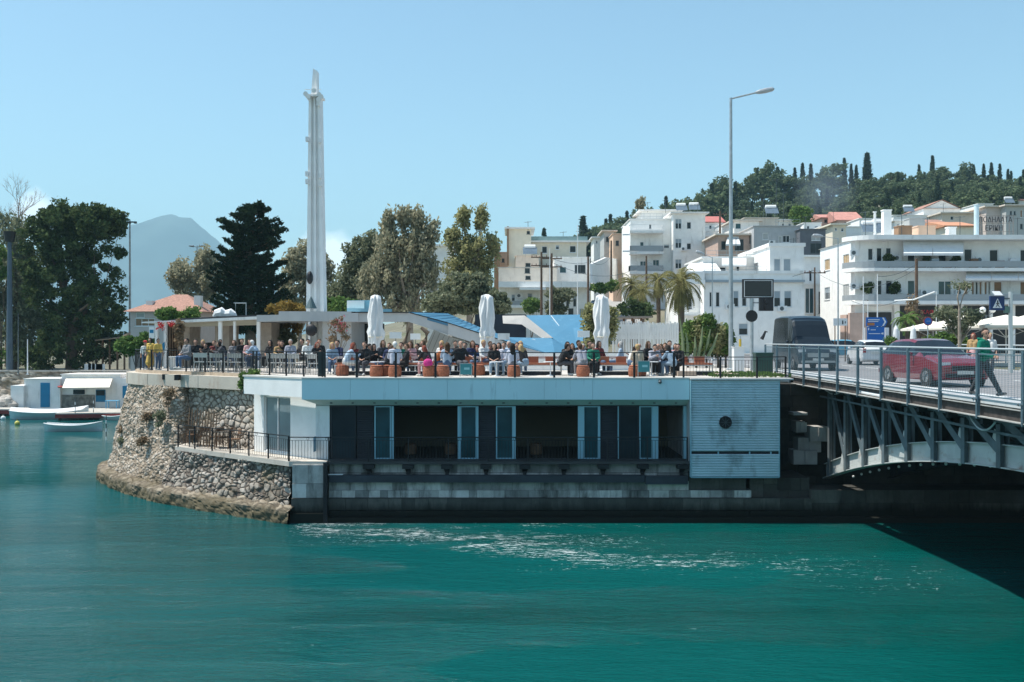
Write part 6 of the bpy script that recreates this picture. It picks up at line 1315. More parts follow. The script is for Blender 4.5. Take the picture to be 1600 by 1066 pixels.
# shop parasols
def mk_par(px, d, w, ytop, ybot, label):
    t = thing('market_parasol', label, 'parasol', (X(px, d), d, 5.85), 0, 'cream parasols outside the shops'); zt, zb = Z(ytop, d) - 5.85, Z(ybot, d) - 5.85; b = MB(); b.add([(-w, -w, zb), (w, -w, zb), (w, w, zb), (-w, w, zb), (0, 0, zt), (-w, -w, zb - .15), (w, -w, zb - .15), (w, w, zb - .15), (-w, w, zb - .15)], [(0, 1, 4), (1, 2, 4), (2, 3, 4), (3, 0, 4), (5, 6, 1, 0), (6, 7, 2, 1), (7, 8, 3, 2), (8, 5, 0, 3)]); b.build('canopy', canvas, t)
    b = MB(); b.tube([(0, 0, 0), (0, 0, zt - .05)], .04, 8); b.build('pole', frame_w, t)
    for k in range(4): b = MB(); sx, sy = ((-1, -1), (1, -1), (1, 1), (-1, 1))[k]; b.bar((0, 0, zb - .7), (sx * w * .7, sy * w * .7, zb + (zt - zb) * .28), .03); b.build('rib', frame_w, t)
mk_par(1458, 72, 1.7, 502, 514, 'small cream parasol beside the round blue sign'); mk_par(1505, 70, 2.3, 492, 512, 'middle cream parasol partly behind a young tree'); mk_par(1572, 58, 2.3, 492, 509, 'large cream parasol at the right edge behind the crossing sign pole'); mk_par(1620, 62, 2.2, 488, 508, 'cream parasol cut by the right edge of the photo')
for px, l in ((1400, 'left folded white parasol before the dark shop front'), (1427, 'right folded white parasol before the dark shop front')):
    t = thing('folded_parasol', l, 'parasol', (X(px, 70), 70, 5.8), 0, 'folded white parasols outside the shops'); b = MB(); b.lathe([(.08, .9), (.24, 1.2), (.2, 1.8), (.16, 2.2), (.03, 2.45)], n=12); b.build('folded_canopy', canvas_w, t); b = MB(); b.tube([(0, 0, 0), (0, 0, 2.5)], .03, 6); b.build('pole', frame_w, t)
b = MB(); b.box(X(1409, 64), X(1421, 64), 64, 64.6, 5.8, 6.9); tag(b.build('yellow_stand', M('yellow_stand', (.55, .45, .08), .6), None, True), 'low yellow stand beyond the red hatchback', 'stand')
t = thing('placard', 'pale street placard with small dark marks beside the dark van', 'sign', (X(1313, 68), 68, 5.77)); b = MB(); z = Z(509, 68) - 5.77; b.box(-.48, .48, -.02, .02, z, z + .5); b.build('board', frame_w, t)
b = MB(); b.box(.12, .2, -.03, -.021, z + .1, z + .35); b.box(.3, .36, -.03, -.021, z + .15, z + .3); b.build('dark_marks', blackm, t)
for s in (-.35, .35): b = MB(); b.box(s - .03, s + .03, .025, .08, 0, z + .1); b.build('post', brown_wood, t)
# park edge furniture on the left
cab = thing('white_cabin', 'long low white fisherman cabin with blue doors and a cream awning', 'cabin', (X(115, 98), 98, .4)); dC = 98
b = MB(); b.box(X(23, dC), X(43, dC), 97.2, 101, .3, Z(602, dC)); b.box(X(41, dC), X(97, dC), 97.6, 101.5, .3, Z(592.5, dC)); b.box(X(96, dC), X(188, dC), dC, 102, .3, Z(586, dC)); b.box(X(184, dC), X(222, dC), 97.8, 101, .3, Z(591, dC)); b.build('wall', white, cab, True)
b = MB(); b.box(X(95, dC), X(189, dC), 97.85, 102.1, Z(586, dC), Z(584.6, dC)); b.box(X(40, dC), X(96, dC), 97.5, 101.6, Z(592.5, dC), Z(591.4, dC)); b.build('roof_edge', white2, cab, True)
for a, c, y0, y1 in ((66.5, 81, 598, 636), (150, 165, 609, 628), (193, 203, 603, 622)):
    b = MB(); yy = 97.55 if a < 90 else (97.95 if a < 180 else 97.75); b.box(X(a, dC), X(c, dC), yy, yy + .1, Z(y1, dC), Z(y0, dC)); b.build('door', bluep, cab, True)
b = MB(); b.box(X(151, dC), X(164, dC), 97.9, 97.94, Z(618, dC), Z(610, dC)); b.build('dark_window', glass, cab, True); b = MB(); b.box(X(115, dC), X(132.5, dC), 97.9, 97.98, Z(616, dC), Z(609, dC)); b.build('dark_window', glass, cab, True)
b = MB(); b.box(X(83, dC), X(148, dC), 97.85, 97.99, .35, Z(617, dC)); b.build('stone_dado', M('mottled_stone', (.20, .19, .17), .9, var=.5, vs=3.5, bump=.5), cab, True)
b = MB(); b.slabpoly([P(97, 607, 95.8), P(171, 606, 95.8), P(176, 592, 97.9), P(103, 592, 97.9)], (0, 0, .05)); b.build('awning', canvas, cab, True)
b = MB(); b.tube([(X(96.5, 97), 97.7, Z(604, 97) + .4 * math.cos(k * .6)) for k in range(2)], .05, 6); b.lathe([(.3, 0), (.38, .1), (.3, .2)], (X(96, 97.5), 97.5, Z(606, 97.5)), 12); b.build('lifebuoy', redp, cab, True)
t = thing('blue_table', 'light blue wooden table outside the cabin', 'table', (X(176, 95.5), 95.5, .64)); lb = M('sky_blue_paint', (.12, .36, .55), .6); b = MB(); b.box(-.6, .6, -.4, .4, .72, .78); b.build('table_top', lb, t)
for sx in (-1, 1):
    for sy in (-1, 1): b = MB(); b.box(sx * .5 - .04, sx * .5 + .04, sy * .32 - .04, sy * .32 + .04, 0, .72); b.build('leg', lb, t)
qy = MB(); qy.prism([(-120, 96.8), (-37, 97.2), (-34, 103), (-120, 103)], -1, .42); tag(qy.build('cove_quay', concrete, None, True), kind='structure')
wl = thing('park_retaining_wall', 'old pale stone retaining wall behind the cabin at the left edge', 'wall', (-60, 103, 0))
stonewall('wall', [(3.95, [(-110, 102.6), (-60, 102.4), (-33, 102.6)]), (.3, [(-110, 102), (-60, 101.8), (-33, 102)])], 260, 24, rubble, .55, .1, wl, .1)
b = MB(); b.box(-110, -34, 102.3, 103, 3.95, 4.1); b.build('coping', concrete, wl, True)
rk = MB(); r = random.Random(9)
for k in range(26): c = (X(r.uniform(-5, 24), 97), 98 + r.uniform(-.8, 1.5), .4 + r.uniform(0, 1.2)); rk.ball(c, r.uniform(.3, .7), 7, 5, (1, 1, .8))
tag(rk.build('rubble_rocks', M('pale_rock', (.42, .39, .35), .9, var=.2, vs=2, bump=.5), None, True), 'heap of pale rocks left of the white cabin', 'rocks', kind='stuff')
ki = thing('park_kiosk', 'low dark-roofed park shelter with timber posts under the big trees', 'shelter', (X(185, 108), 108, 4)); b = MB(); b.slabpoly([P(148, 533, 106), P(186, 529, 106), P(190, 525, 110), P(152, 528, 110)], (0, 0, .12)); b.slabpoly([P(186, 530, 104), P(215, 518, 104), P(232, 512, 108), P(196, 523, 108)], (0, 0, .15)); b.build('roof', M('weathered_roof', (.20, .15, .10), .9, var=.2), ki, True)
for px in (150, 160, 171, 183, 194): b = MB(); b.box(X(px, 107) - .08, X(px, 107) + .08, 107, 107.16, 3.8, Z(530, 107)); b.build('post', brown_wood, ki, True)
for i, px in enumerate((137, 143, 149, 155, 158.5)): b = MB(); x = X(px, 104.5); b.box(x - .35, x + .35, 104.5, 104.56, 3.9, 4.7); tag(b.build('park_barrier', white2, None, True), 'low white panel under the park trees, %s from the left' % names[i], 'panel', 'low white panels under the park trees')
t = thing('hanging_banner', 'white and blue banner hanging at the left end of the pavilion', 'banner', P(237, 519, 52)); b = MB(); c = P(237, 519, 52); b.box(c.x - .14, c.x + .14, 52, 52.02, c.z - .33, c.z + .28); b.build('cloth_panel', white, t, True); b = MB(); b.box(c.x - .1, c.x + .1, 51.985, 51.998, c.z - .05, c.z + .12); b.build('blue_mark', bluep, t, True)
t = thing('blue_sign', 'blue triangular board leaning at the pavilion entrance', 'sign', P(254, 545, 51.5)); b = MB(); b.slabpoly([P(249, 547, 51.5), P(257, 547, 51.5), P(257, 534, 51.5), P(254, 537, 51.5)], (0, .05, 0)); b.build('board', bluep, t, True)
b = MB(); c = P(1193, 523, 46); 
b.tube([P(1190, 530, 46), P(1193, 525, 46), P(1196, 518, 46), P(1199, 519, 46)], [.09, .07, .05, .03], 8); tag(b.build('viewing_scope', blackm, None, True), 'small black pointed viewing scope on the railing near the bridge', 'telescope')
# bistro furniture on the lower balcony
for i, (px, d) in enumerate(((300, 46.0), (318, 45.4), (338, 45.0), (352, 44.6), (366, 44.0))):
    o = dup(CH, (X(px, d), d, 2.42), R(30 * i), 'brown wooden chair on the lower balcony, %s from the left' % names[i], group='brown chairs on the lower balcony', mats={'seat': brown_wood, 'backrest': brown_wood, 'leg': brown_wood})
for i, (px, d) in enumerate(((309, 45.6), (345, 44.7))): dup(TB, (X(px, d), d, 2.42), .3, 'dark table on the lower balcony, %s from the left' % names[i], group='tables on the lower balcony')
b = MB()
for k in range(11): x = X(290 + k * 5.4, 46.4 - k * .16); y = 46.6 - k * .27; b.tube([(x, y, 2.45), (x + .05, y + .25, 4.1 - .05 * (k % 3))], .03, 5)
tag(b.build('bamboo_canes', M('dry_cane', (.22, .15, .10), .9, var=.3), None, True), 'row of dry canes leaning against the recessed stone wall', 'canes')
# ---------------------------------------------------------------- houses of the town
def holes_wall(mb, a, u, W, H, holes, rev=.18):
    """front skin of a wall from point a along unit u, with real openings. holes: (s0,s1,z0,z1)"""
    n = Vector((-u.y, u.x, 0))           # into the building
    xs = sorted({0, W, *[h[0] for h in holes], *[h[1] for h in holes]}); zs = sorted({0, H, *[h[2] for h in holes], *[h[3] for h in holes]})
    xs = [x for x in xs if 0 <= x <= W]; zs = [z for z in zs if 0 <= z <= H]
    pt = lambda s, z, q=0: a + u * s + n * q + Vector((0, 0, z))
    for i in range(len(xs) - 1):
        for j in range(len(zs) - 1):
            cx, cz = (xs[i] + xs[i + 1]) / 2, (zs[j] + zs[j + 1]) / 2
            if any(h[0] < cx < h[1] and h[2] < cz < h[3] for h in holes): continue
            mb.add([pt(xs[i], zs[j]), pt(xs[i + 1], zs[j]), pt(xs[i + 1], zs[j + 1]), pt(xs[i], zs[j + 1])], [(0, 1, 2, 3)])
    for (s0, s1, z0, z1) in holes:
        for p, q in (((s0, z0), (s1, z0)), ((s1, z0), (s1, z1)), ((s1, z1), (s0, z1)), ((s0, z1), (s0, z0))):
            mb.add([pt(*p), pt(*q), pt(*q, rev), pt(*p, rev)], [(0, 1, 2, 3)])
        mb.add([pt(s0, z0, rev), pt(s1, z0, rev), pt(s1, z1, rev), pt(s0, z1, rev)], [(0, 1, 2, 3)])
def win(par, a, u, h, style):
    n = Vector((-u.y, u.x, 0)); s0, s1, z0, z1 = h; zp = Vector((0, 0, 1)); pt = lambda s, z, q: a + u * s + n * q + zp * z
    def bx(mb, sa, sb, za, zb, qa, qb): mb.add([pt(sa, za, qa), pt(sb, za, qa), pt(sb, za, qb), pt(sa, za, qb), pt(sa, zb, qa), pt(sb, zb, qa), pt(sb, zb, qb), pt(sa, zb, qb)], [(0, 3, 2, 1), (4, 5, 6, 7), (0, 1, 5, 4), (1, 2, 6, 5), (2, 3, 7, 6), (3, 0, 4, 7)])
    w = s1 - s0; t = .07
    fr = {'dark': steel_d}.get(style, frame_w); b = MB()
    bx(b, s0 + .002, s0 + t, z0, z1, .06, .15); bx(b, s1 - t, s1 - .002, z0, z1, .06, .15); bx(b, s0 + t, s1 - t, z1 - t, z1, .06, .15); bx(b, s0 + t, s1 - t, z0, z0 + t, .06, .15)
    nm = max(1, round(w / .65))
    for k in range(1, nm): sm = s0 + w * k / nm; bx(b, sm - t / 2, sm + t / 2, z0 + t, z1 - t, .065, .15)
    bx(b, s0 - .06, s1 + .06, z0 - .06, z0 - .003, -.06, .1)
    f = b.build('window', fr, par, True); WO[f.name] = WO[par.name]
    if style in ('w', 'd', 'dark', 'half', 'blue'):
        b = MB(); bx(b, s0 + t, s1 - t, z0 + t, (z1 - t) if style != 'half' else z0 + (z1 - z0) * .55, .10, .12); b.build('pane', glass if style != 'blue' else blu_pane, f, True)
    if style in ('half', 'sh', 'ochre', 'brown', 'blind'):
        m = {'half': bluesh, 'sh': bluesh, 'ochre': ochre, 'brown': brownsh, 'blind': greysh}[style]; b = MB(); zz = z0 + t if style != 'half' else z0 + (z1 - z0) * .55
        bx(b, s0 + t, s1 - t, zz, z1 - t, .07, .1); k = zz + .1
        while k < z1 - t - .05: bx(b, s0 + t, s1 - t, k, k + .035, .055, .07); k += .14
        b.build('shutter', m, f, True)
def house(name, label, px0, px1, ytop, d, dep, mat_, front=(), side=(), roof='flat', cat='building', rmat=None, drop=3.0, cop=.12, copm=None, group=None, ridge_h=1.2, back_z=None, base=None):
    """front wall at depth d between px0..px1; front windows (px0,px1,ytop,ybot,style); side (lit left wall) windows (f0,f1,ytop,ybot,style) f along depth"""
    x0, x1 = X(px0, d), X(px1, d); z1 = Z(ytop, d); zb = base if base is not None else terr((x0 + x1) / 2, d) - drop
    t = thing(name, label, cat, ((x0 + x1) / 2, d, zb), 0, group); H = z1 - zb; U = Vector((1, 0, 0)); b = MB()
    a = Vector((x0, d, zb)); fh = [(X(w[0], d) - x0, X(w[1], d) - x0, Z(w[3], d) - zb, Z(w[2], d) - zb) for w in front]; W = x1 - x0
    holes_wall(b, a, U, W, H, fh)
    a2 = Vector((x0, d + dep, zb)); U2 = Vector((0, -1, 0)); sh = [(dep * (1 - w[1]), dep * (1 - w[0]), Z(w[3], d) - zb, Z(w[2], d) - zb) for w in side]
    # the side wall runs back to front so that its inside is towards +x
    holes_wall(b, a2, U2, dep, H, sh)
    b.add([(x1, d, zb), (x1, d + dep, zb), (x1, d + dep, z1), (x1, d, z1)], [(0, 1, 2, 3)]); b.add([(x1, d + dep, zb), (x0, d + dep, zb), (x0, d + dep, z1), (x1, d + dep, z1)], [(0, 1, 2, 3)])
    b.add([(x0, d, z1 - .02), (x1, d, z1 - .02), (x1, d + dep, z1 - .02), (x0, d + dep, z1 - .02)], [(0, 1, 2, 3)])
    b.build('wall', mat_, t, True)
    for w, h in zip(front, fh): win(t, a, U, h, w[4])
    for w, h in zip(side, sh): win(t, a2, U2, h, w[4])
    b = MB(); o = .14
    if roof == 'flat': 
        for (xa, xb, ya, yb) in ((x0 - o, x1 + o, d - o, d + .2), (x0 - o, x1 + o, d + dep - .2, d + dep + o), (x0 - o, x0 + .2, d + .2, d + dep - .2), (x1 - .2, x1 + o, d + .2, d + dep - .2)): b.box(xa, xb, ya, yb, z1, z1 + cop)
        b.build('roof', copm or mat_, t, True)
    elif roof == 'slab': b.box(x0 - .5, x1 + .5, d - .6, d + dep + .3, z1, z1 + .22); b.build('roof', copm or mat_, t, True)
    elif roof == 'gable':   # ridge running left-right
        ym = d + dep / 2; e = .4; b.add([(x0 - e, d - e, z1), (x1 + e, d - e, z1), (x1 + e, ym, z1 + ridge_h), (x0 - e, ym, z1 + ridge_h), (x0 - e, d + dep + e, z1), (x1 + e, d + dep + e, z1), (x0 - e, d - e, z1 - .12), (x1 + e, d - e, z1 - .12), (x0 - e, d + dep + e, z1 - .12), (x1 + e, d + dep + e, z1 - .12)], [(0, 1, 2, 3), (3, 2, 5, 4), (0, 3, 4, 8, 6), (1, 7, 9, 5, 2), (6, 7, 1, 0), (6, 8, 9, 7)]); b.build('roof', rmat or tile, t, True)
    elif roof == 'gablef':  # ridge running front-back, gable to the camera
        xm = (x0 + x1) / 2; e = .3; b.add([(x0 - e, d - e, z1), (xm, d - e, z1 + ridge_h), (x1 + e, d - e, z1), (x0 - e, d + dep, z1), (xm, d + dep, z1 + ridge_h), (x1 + e, d + dep, z1)], [(0, 1, 4, 3), (1, 2, 5, 4), (0, 3, 5, 2), (3, 4, 5)]); b.build('roof', rmat or tile, t, True)
        b = MB(); b.add([(x0, d, z1), (x1, d, z1), (xm, d, z1 + ridge_h * .93)], [(0, 1, 2)]); b.build('gable_wall', mat_, t, True)
    elif roof == 'hip':
        e = .5; xm0, xm1 = x0 + (x1 - x0) * .42, x0 + (x1 - x0) * .62; ym = d + dep / 2; b.add([(x0 - e, d - e, z1), (x1 + e, d - e, z1), (x1 + e, d + dep + e, z1), (x0 - e, d + dep + e, z1), (xm0, ym, z1 + ridge_h), (xm1, ym, z1 + ridge_h)], [(0, 1, 5, 4), (1, 2, 5), (2, 3, 4, 5), (3, 0, 4), (0, 3, 2, 1)]); b.build('roof', rmat or tile, t, True)
    return t
def balcony(par, px0, px1, y0, y1, d, proj, mat_=None, rail_y=None, round_l=False, railm=None, style='bars'):
    dd = d - proj; x0, x1 = X(px0, dd), X(px1, dd); z1, z0 = Z(y0, dd), Z(y1, dd)
    pl_ = [(x0, d + .05), (x0, dd), (x1, dd), (x1, d + .05)]
    if round_l: pl_ = [(x0 + proj * 1.6 * (1 - math.cos(a)), d + 1.2 - (1.2 + proj) * math.sin(a)) for a in [k * math.pi / 16 for k in range(9)]] + [(x1, dd), (x1, d + 1.2)]
    b = MB(); b.prism(pl_, z0, z1); b.build('balcony', mat_ or white, par, True)
    if rail_y:
        h = Z(rail_y, dd) - z1; line = [(p[0] + (.06 if i == 0 else 0), p[1] + .05, z1) for i, p in enumerate(pl_[:-1])] + [(pl_[-1][0] - .05, pl_[-1][1] + .05, z1)]
        if not round_l: line = [(x0 + .05, d - .02, z1), (x0 + .05, dd + .05, z1), (x1 - .05, dd + .05, z1), (x1 - .05, d - .02, z1)]
        b = MB()
        for a, c in zip(line[:-1], line[1:]):
            a, c = Vector(a), Vector(c)
            if style == 'panel': b.slabpoly([a + Vector((0, 0, .08)), c + Vector((0, 0, .08)), c + Vector((0, 0, h)), a + Vector((0, 0, h))], (.0, .03, 0))
            elif style == 'solid': b.slabpoly([a - Vector((0, 0, .05)), c - Vector((0, 0, .05)), c + Vector((0, 0, h)), a + Vector((0, 0, h))], (.0, .1, 0))
            else:
                b.bar(a + Vector((0, 0, h)), c + Vector((0, 0, h)), .05); b.bar(a + Vector((0, 0, .1)), c + Vector((0, 0, .1)), .03); L = (c - a).length; n = int(L / .18)
                for k in range(n): p = a.lerp(c, k / max(1, n)); b.bar(p, p + Vector((0, 0, h)), .02)
        b.build('balcony_railing', railm or (frame_w if style != 'panel' else M('smoked_panel', (.30, .33, .35), .3, var=.05)), par, True)
def awning(par, px0, px1, y0, y1, d, proj, m=canvas_w, x_in=0):
    b = MB(); a, c = P(px0 + x_in, y0, d - .05), P(px1 - x_in, y0, d - .05); e, f = P(px0, y1, d - proj), P(px1, y1, d - proj); b.slabpoly([e, f, c, a], (0, .0, .05)); b.slabpoly([e, f, f - Vector((0, 0, .18)), e - Vector((0, 0, .18))], (0, .02, 0)); b.build('awning', m, par, True)
# --- large curved apartment block on the right
d = 95
W7 = [(1356, 1364.5, 388, 407, 'w'), (1369.5, 1378.5, 387, 415, 'd'), (1384, 1393, 387, 405, 'w'), (1418, 1430, 397, 417, 'w'), (1466, 1479, 397, 417, 'w'), (1506.5, 1519, 389, 417, 'd'), (1546, 1560, 390, 417, 'd'), (1594, 1604, 390, 417, 'd'),
      (1356, 1364.5, 439, 460, 'w'), (1370, 1378.5, 438, 467, 'd'), (1384, 1394.5, 438, 460, 'w'), (1418, 1430, 438, 466, 'blue'), (1466, 1487, 439, 470, 'blue'), (1504, 1513, 440, 461, 'brown'), (1518, 1523, 440, 461, 'brown'), (1524, 1529, 440, 461, 'w'), (1530, 1535, 440, 461, 'brown'), (1538, 1543, 440, 461, 'brown'), (1544, 1548, 440, 461, 'w'), (1553, 1566, 440, 461, 'brown'), (1594, 1606, 440, 461, 'brown')]
big = house('curved_apartment_block', 'large white apartment block with a rounded corner, long balconies and dark shops below', 1336, 1680, 374, 97, 11, white, W7, [(.16, .32, 394, 413, 'ochre'), (.70, .86, 394, 413, 'ochre'), (.16, .32, 442, 463, 'blind'), (.70, .86, 442, 463, 'half')], 'flat', cop=.01, drop=1)
balcony(big, 1331, 1680, 367, 374, 97, 1.7, white, None, True); balcony(big, 1331, 1680, 418.5, 423.5, 97, 1.7, white, 408, True, style='panel'); balcony(big, 1331, 1680, 470, 475.5, 97, 1.7, white, 460, True, style='panel')
awning(big, 1412, 1457, 373.5, 396.5, 97, 1.9, canvas_w, -1); awning(big, 1458, 1505, 373.5, 396.5, 97, 1.9, canvas_w, -1); awning(big, 1509, 1549, 424, 435.5, 97, 1.8); awning(big, 1550, 1591, 424, 435.5, 97, 1.8); awning(big, 1592, 1640, 424, 435.5, 97, 1.8)
b = MB(); dd = 96.9; b.box(X(1354, dd), X(1393, dd), dd, dd + .04, 5.8, Z(488, dd)); b.box(X(1405, dd), X(1620, dd), dd, dd + .04, 5.8, Z(478, dd)); b.build('shop_opening', M('dark_shop_interior', (.02, .02, .022), .5, var=.4, vs=.8), big, True)
b = MB()
for px in (1396, 1400, 1466, 1500, 1545, 1580): b.box(X(px, dd), X(px + 4, dd), dd - .3, dd - .001, 5.8, Z(476, dd))
b.build('column', white, big, True)
b = MB(); b.box(X(1330, 96), X(1354, 96.9), 96.4, 96.95, 5.7, Z(489, 96.5)); b.box(X(1318, 98), X(1336, 98), 97.1, 99, 5.7, Z(492, 98)); b.build('pink_base', pink_pl, big, True)
rt = M('red_sign_letter', (.42, .03, .04), .5, var=.05)
def letters(txt, px0, px1, y0, y1, d, m, name, par, thick=.08, gap=.18):
    c = bpy.data.curves.new('t', 'FONT'); c.body = txt; c.extrude = 0; o = bpy.data.objects.new('t', c); COL.objects.link(o); dg = bpy.context.evaluated_depsgraph_get(); dg.update()
    me = bpy.data.meshes.new_from_object(o.evaluated_get(dg)); V = np.array([v.co[:] for v in me.vertices]); Fs = [tuple(p.vertices) for p in me.polygons]; bpy.data.objects.remove(o)
    if len(V) == 0: return
    mn, mx = V.min(0), V.max(0); w, h = X(px1, d) - X(px0, d), Z(y0, d) - Z(y1, d); q = MB(); P0 = [(X(px0, d) + (v[0] - mn[0]) / (mx[0] - mn[0]) * w, d, Z(y1, d) + (v[1] - mn[1]) / (mx[1] - mn[1]) * h) for v in V]; n = len(P0)
    q.add(P0 + [(p[0], p[1] + thick, p[2]) for p in P0], Fs + [tuple(n + i for i in reversed(f)) for f in Fs])
    ed = {}
    for f in Fs:
        for i in range(len(f)): e = (f[i], f[(i + 1) % len(f)]); ed[e] = 1
    q.f += [(a, n + a, n + c_, c_) for (a, c_) in ed if (c_, a) not in ed]; q.m += [0] * (len(q.f) - len(q.m)); return q.build(name, m, par, True)
letters('ΣΠΙΡΤ' if False else 'ΚΑΦΕ', 1441, 1465, 484, 491, 96.4, rt, 'red_sign_letters', big)
# rooftop clutter on the block
cm2 = white2
for (a, c, y0, y1, dd, m, l) in ((1381, 1393, 329, 366, 100, white, 'tall square white chimney stack on the curved apartment block'), (1522, 1529.5, 321, 366, 99, M('pale_blue_flue', (.50, .62, .66), .5), 'tall pale blue cylindrical flue near the roof lettering'), (1366, 1369, 332, 366, 101, white, 'slim white flue left of the tall square chimney'),
                             (1482, 1494, 356, 366, 100, white, 'short white roof box in the middle of the apartment block roof'), (1435, 1462, 354, 366, 102, peach, 'low peach coloured roof house on the apartment block'), (1404, 1425, 354, 366, 101, brownsh, 'low brown roof shed behind the square chimney'), (1421, 1445, 342, 366, 106, greysh, 'grey metal water tank on the roof')):
    t = thing('roof_stack', l, 'chimney', (X((a + c) / 2, dd), dd, Z(y1 + 6, dd))); b = MB(); w = (X(c, dd) - X(a, dd)); h = Z(y0, dd) - Z(y1 + 6, dd)
    if 'cylindrical' in l: b.tube([(0, 0, 0), (0, 0, h)], w / 2, 14)
    else: b.box(-w / 2, w / 2, 0, w * .9, 0, h)
    b.build('shaft', m, t); b = MB()
    if 'cylindrical' in l: b.tube([(0, 0, h), (0, 0, h + .08)], w * .56, 14)
    else: b.box(-w / 2 - .06, w / 2 + .06, -.06, w * .9 + .06, h, h + .1)
    b.build('cap', m, t)
def solar(px, pyy, d, label, s=1.0):
    c = P(px, pyy, d); t = thing('solar_water_heater', label, 'solar heater', c, 0, 'solar water heaters on the roofs'); b = MB(); b.tube([(-.7 * s, 0, 1.0 * s), (.7 * s, 0, 1.0 * s)], .28 * s, 12); b.build('tank', frame_w, t); b = MB(); b.slabpoly([(-.9 * s, -1.0 * s, 0), (.9 * s, -1.0 * s, 0), (.9 * s, -.15 * s, .9 * s), (-.9 * s, -.15 * s, .9 * s)], (0, .05, .05)); b.build('collector', M('collector_glass', (.12, .16, .2), .2), t); b = MB()
    for x in (-.6, .6): b.bar((x * s, 0, -.3), (x * s, 0, .9 * s), .06)
    b.build('stand', steel, t)
solar(1357, 364, 104, 'solar water heater left of the tall square chimney'); solar(1372, 360, 106, 'solar water heater beside the slim white flue', .9); solar(1064, 330, 158, 'left solar water heater on the large white balconied block'); solar(1084, 329, 158, 'right solar water heater on the large white balconied block'); solar(1204, 335, 150, 'solar water heater on the grey house below the wood', 1.1); solar(1418, 332, 170, 'solar water heater on the wide white house'); solar(1575, 318, 190, 'solar water heater on the beige block at the right edge'); solar(828, 398, 128, 'solar water heater on the cream apartment block')
sg = thing('roof_lettering', 'large dark Greek capital letters standing on a frame above the apartment block roof', 'sign', (X(1562, 101), 101, Z(366, 101)))
lm = M('dark_letter', (.05, .05, .055), .6)
letters('ΠΟΔΗΛΑΤΑ', 1530, 1582, 338.5, 347.5, 101, lm, 'letters', sg); letters('ΕΡΙΚΗ', 1540, 1567, 352, 360.5, 101, lm, 'letters', sg)
b = MB()
for px in (1532, 1541, 1550, 1559, 1568, 1577, 1583): b.bar(P(px, 367, 101.2), P(px, 337, 101.2), .05)
for y in (349, 362, 337): b.bar(P(1530, y, 101.2), P(1584, y, 101.2), .04)
b.build('support_frame', M('rusty_frame', (.25, .22, .2), .7), sg, True)
# --- white villa in the middle
vil = house('white_villa', 'white two-storey villa with blue-grey blinds and a curved balcony behind the message board', 1100, 1257, 428, 96, 14, white, [(1108, 1113, 456, 480, 'w'), (1118, 1125, 456, 480, 'd'), (1145.5, 1154.5, 454, 480, 'half'), (1159, 1167, 456, 479, 'half'), (1171, 1179, 456, 479, 'half'), (1209, 1220, 454, 480, 'half'), (1225, 1237, 454, 480, 'half'), (1154, 1169, 505, 524, 'half')], [(.3, .5, 462, 488, 'w')], 'flat', cop=.3, drop=1)
b = MB(); b.box(X(1098, 95.6), X(1258, 95.6), 95.6, 95.97, Z(441, 95.6), Z(437.5, 95.6)); b.build('cornice', bluesh, vil, True)
up = house('villa_upper_storey', 'upper white storey of the villa with two blue-grey blinds', 1203, 1256, 385.5, 96.5, 13, white, [(1209, 1220, 404, 427, 'sh'), (1224, 1236, 404, 427, 'sh')], [(.35, .6, 404, 424, 'w')], 'flat', cop=.35, base=Z(428, 96.5) - .2)
up.parent = vil; up.name = 'upper_storey'; bpy.context.view_layer.update(); up.location = up.location - vil.location
for k in ('category',): del up[k]
mid = house('stepped_white_house', 'rear white part of the villa with windows behind a roof terrace and a cream awning', 1098, 1203, 404, 103, 10, white2, [(1103, 1112, 418, 432, 'w'), (1123, 1135, 417, 432, 'w'), (1150, 1156, 414, 426, 'w')], (), 'flat', cop=.2, base=8)
awning(mid, 1068, 1128, 412, 425, 103, 3.2, canvas_w, 10); awning(mid, 1128, 1166, 404, 414, 103, 2.5, canvas_w, 0)
balcony(vil, 1068, 1102, 437, 444, 96, 1.2, white, 424, False, style='solid', railm=white)
lf = house('villa_left_wing', 'white left wing of the villa behind the palm', 1068, 1104, 446, 98, 12, white, [(1074, 1082, 458, 484, 'w'), (1094, 1099, 458, 480, 'w')], [(.2, .4, 460, 484, 'w')], 'flat', drop=1)
balcony(lf, 1066, 1103, 490, 493, 98, 1.0, white, 480)
# --- hill houses
cr = house('cream_apartment_block', 'cream upper apartment block with three windows on the hill left of the street', 816, 916, 379, 140, 12, cream, [(846.5, 855, 385, 396, 'w'), (868, 874, 383, 390, 'half'), (890, 900, 384, 395, 'w'), (817, 831, 381, 395, 'w')], (), 'slab', copm=white2, drop=4)
b = MB(); b.box(X(828, 139.6), X(918, 139.6), 139.6, 139.7, Z(376, 139.6), Z(369.5, 139.6)); b.build('glass_parapet', M('green_glass_panel', (.25, .36, .36), .3), cr, True)
house('cream_tower', 'tall narrow cream tower with a brown pipe left of the cream apartment block', 794, 830, 358, 138, 9, cream, [(823, 828, 361, 366, 'dark')], (), 'slab', copm=white2, drop=4)
b = MB(); b.box(X(792, 137.8), X(795, 137.8), 137.6, 137.9, Z(415, 137.8), Z(354, 137.8)); tag(b.build('brown_pipe', brownsh, None, True), 'brown vertical strip at the edge of the cream tower', 'pipe')
house('grey_white_apartment', 'grey-white apartment with blue windows below the cream block', 866, 922, 403, 128, 8, grey_pl if False else white2, [(874, 885, 417, 427, 'blue'), (898, 915, 414, 427, 'dark')], (), 'flat', copm=white, drop=5)
t = house('peeling_terrace_house', 'low beige peeling house with small dark openings between the trees and the poles', 779, 870, 419, 126, 8, beige, [(820, 828, 413 + 6, 427, 'dark'), (821, 829, 431, 437, 'dark')], (), 'flat', copm=concrete, drop=5)
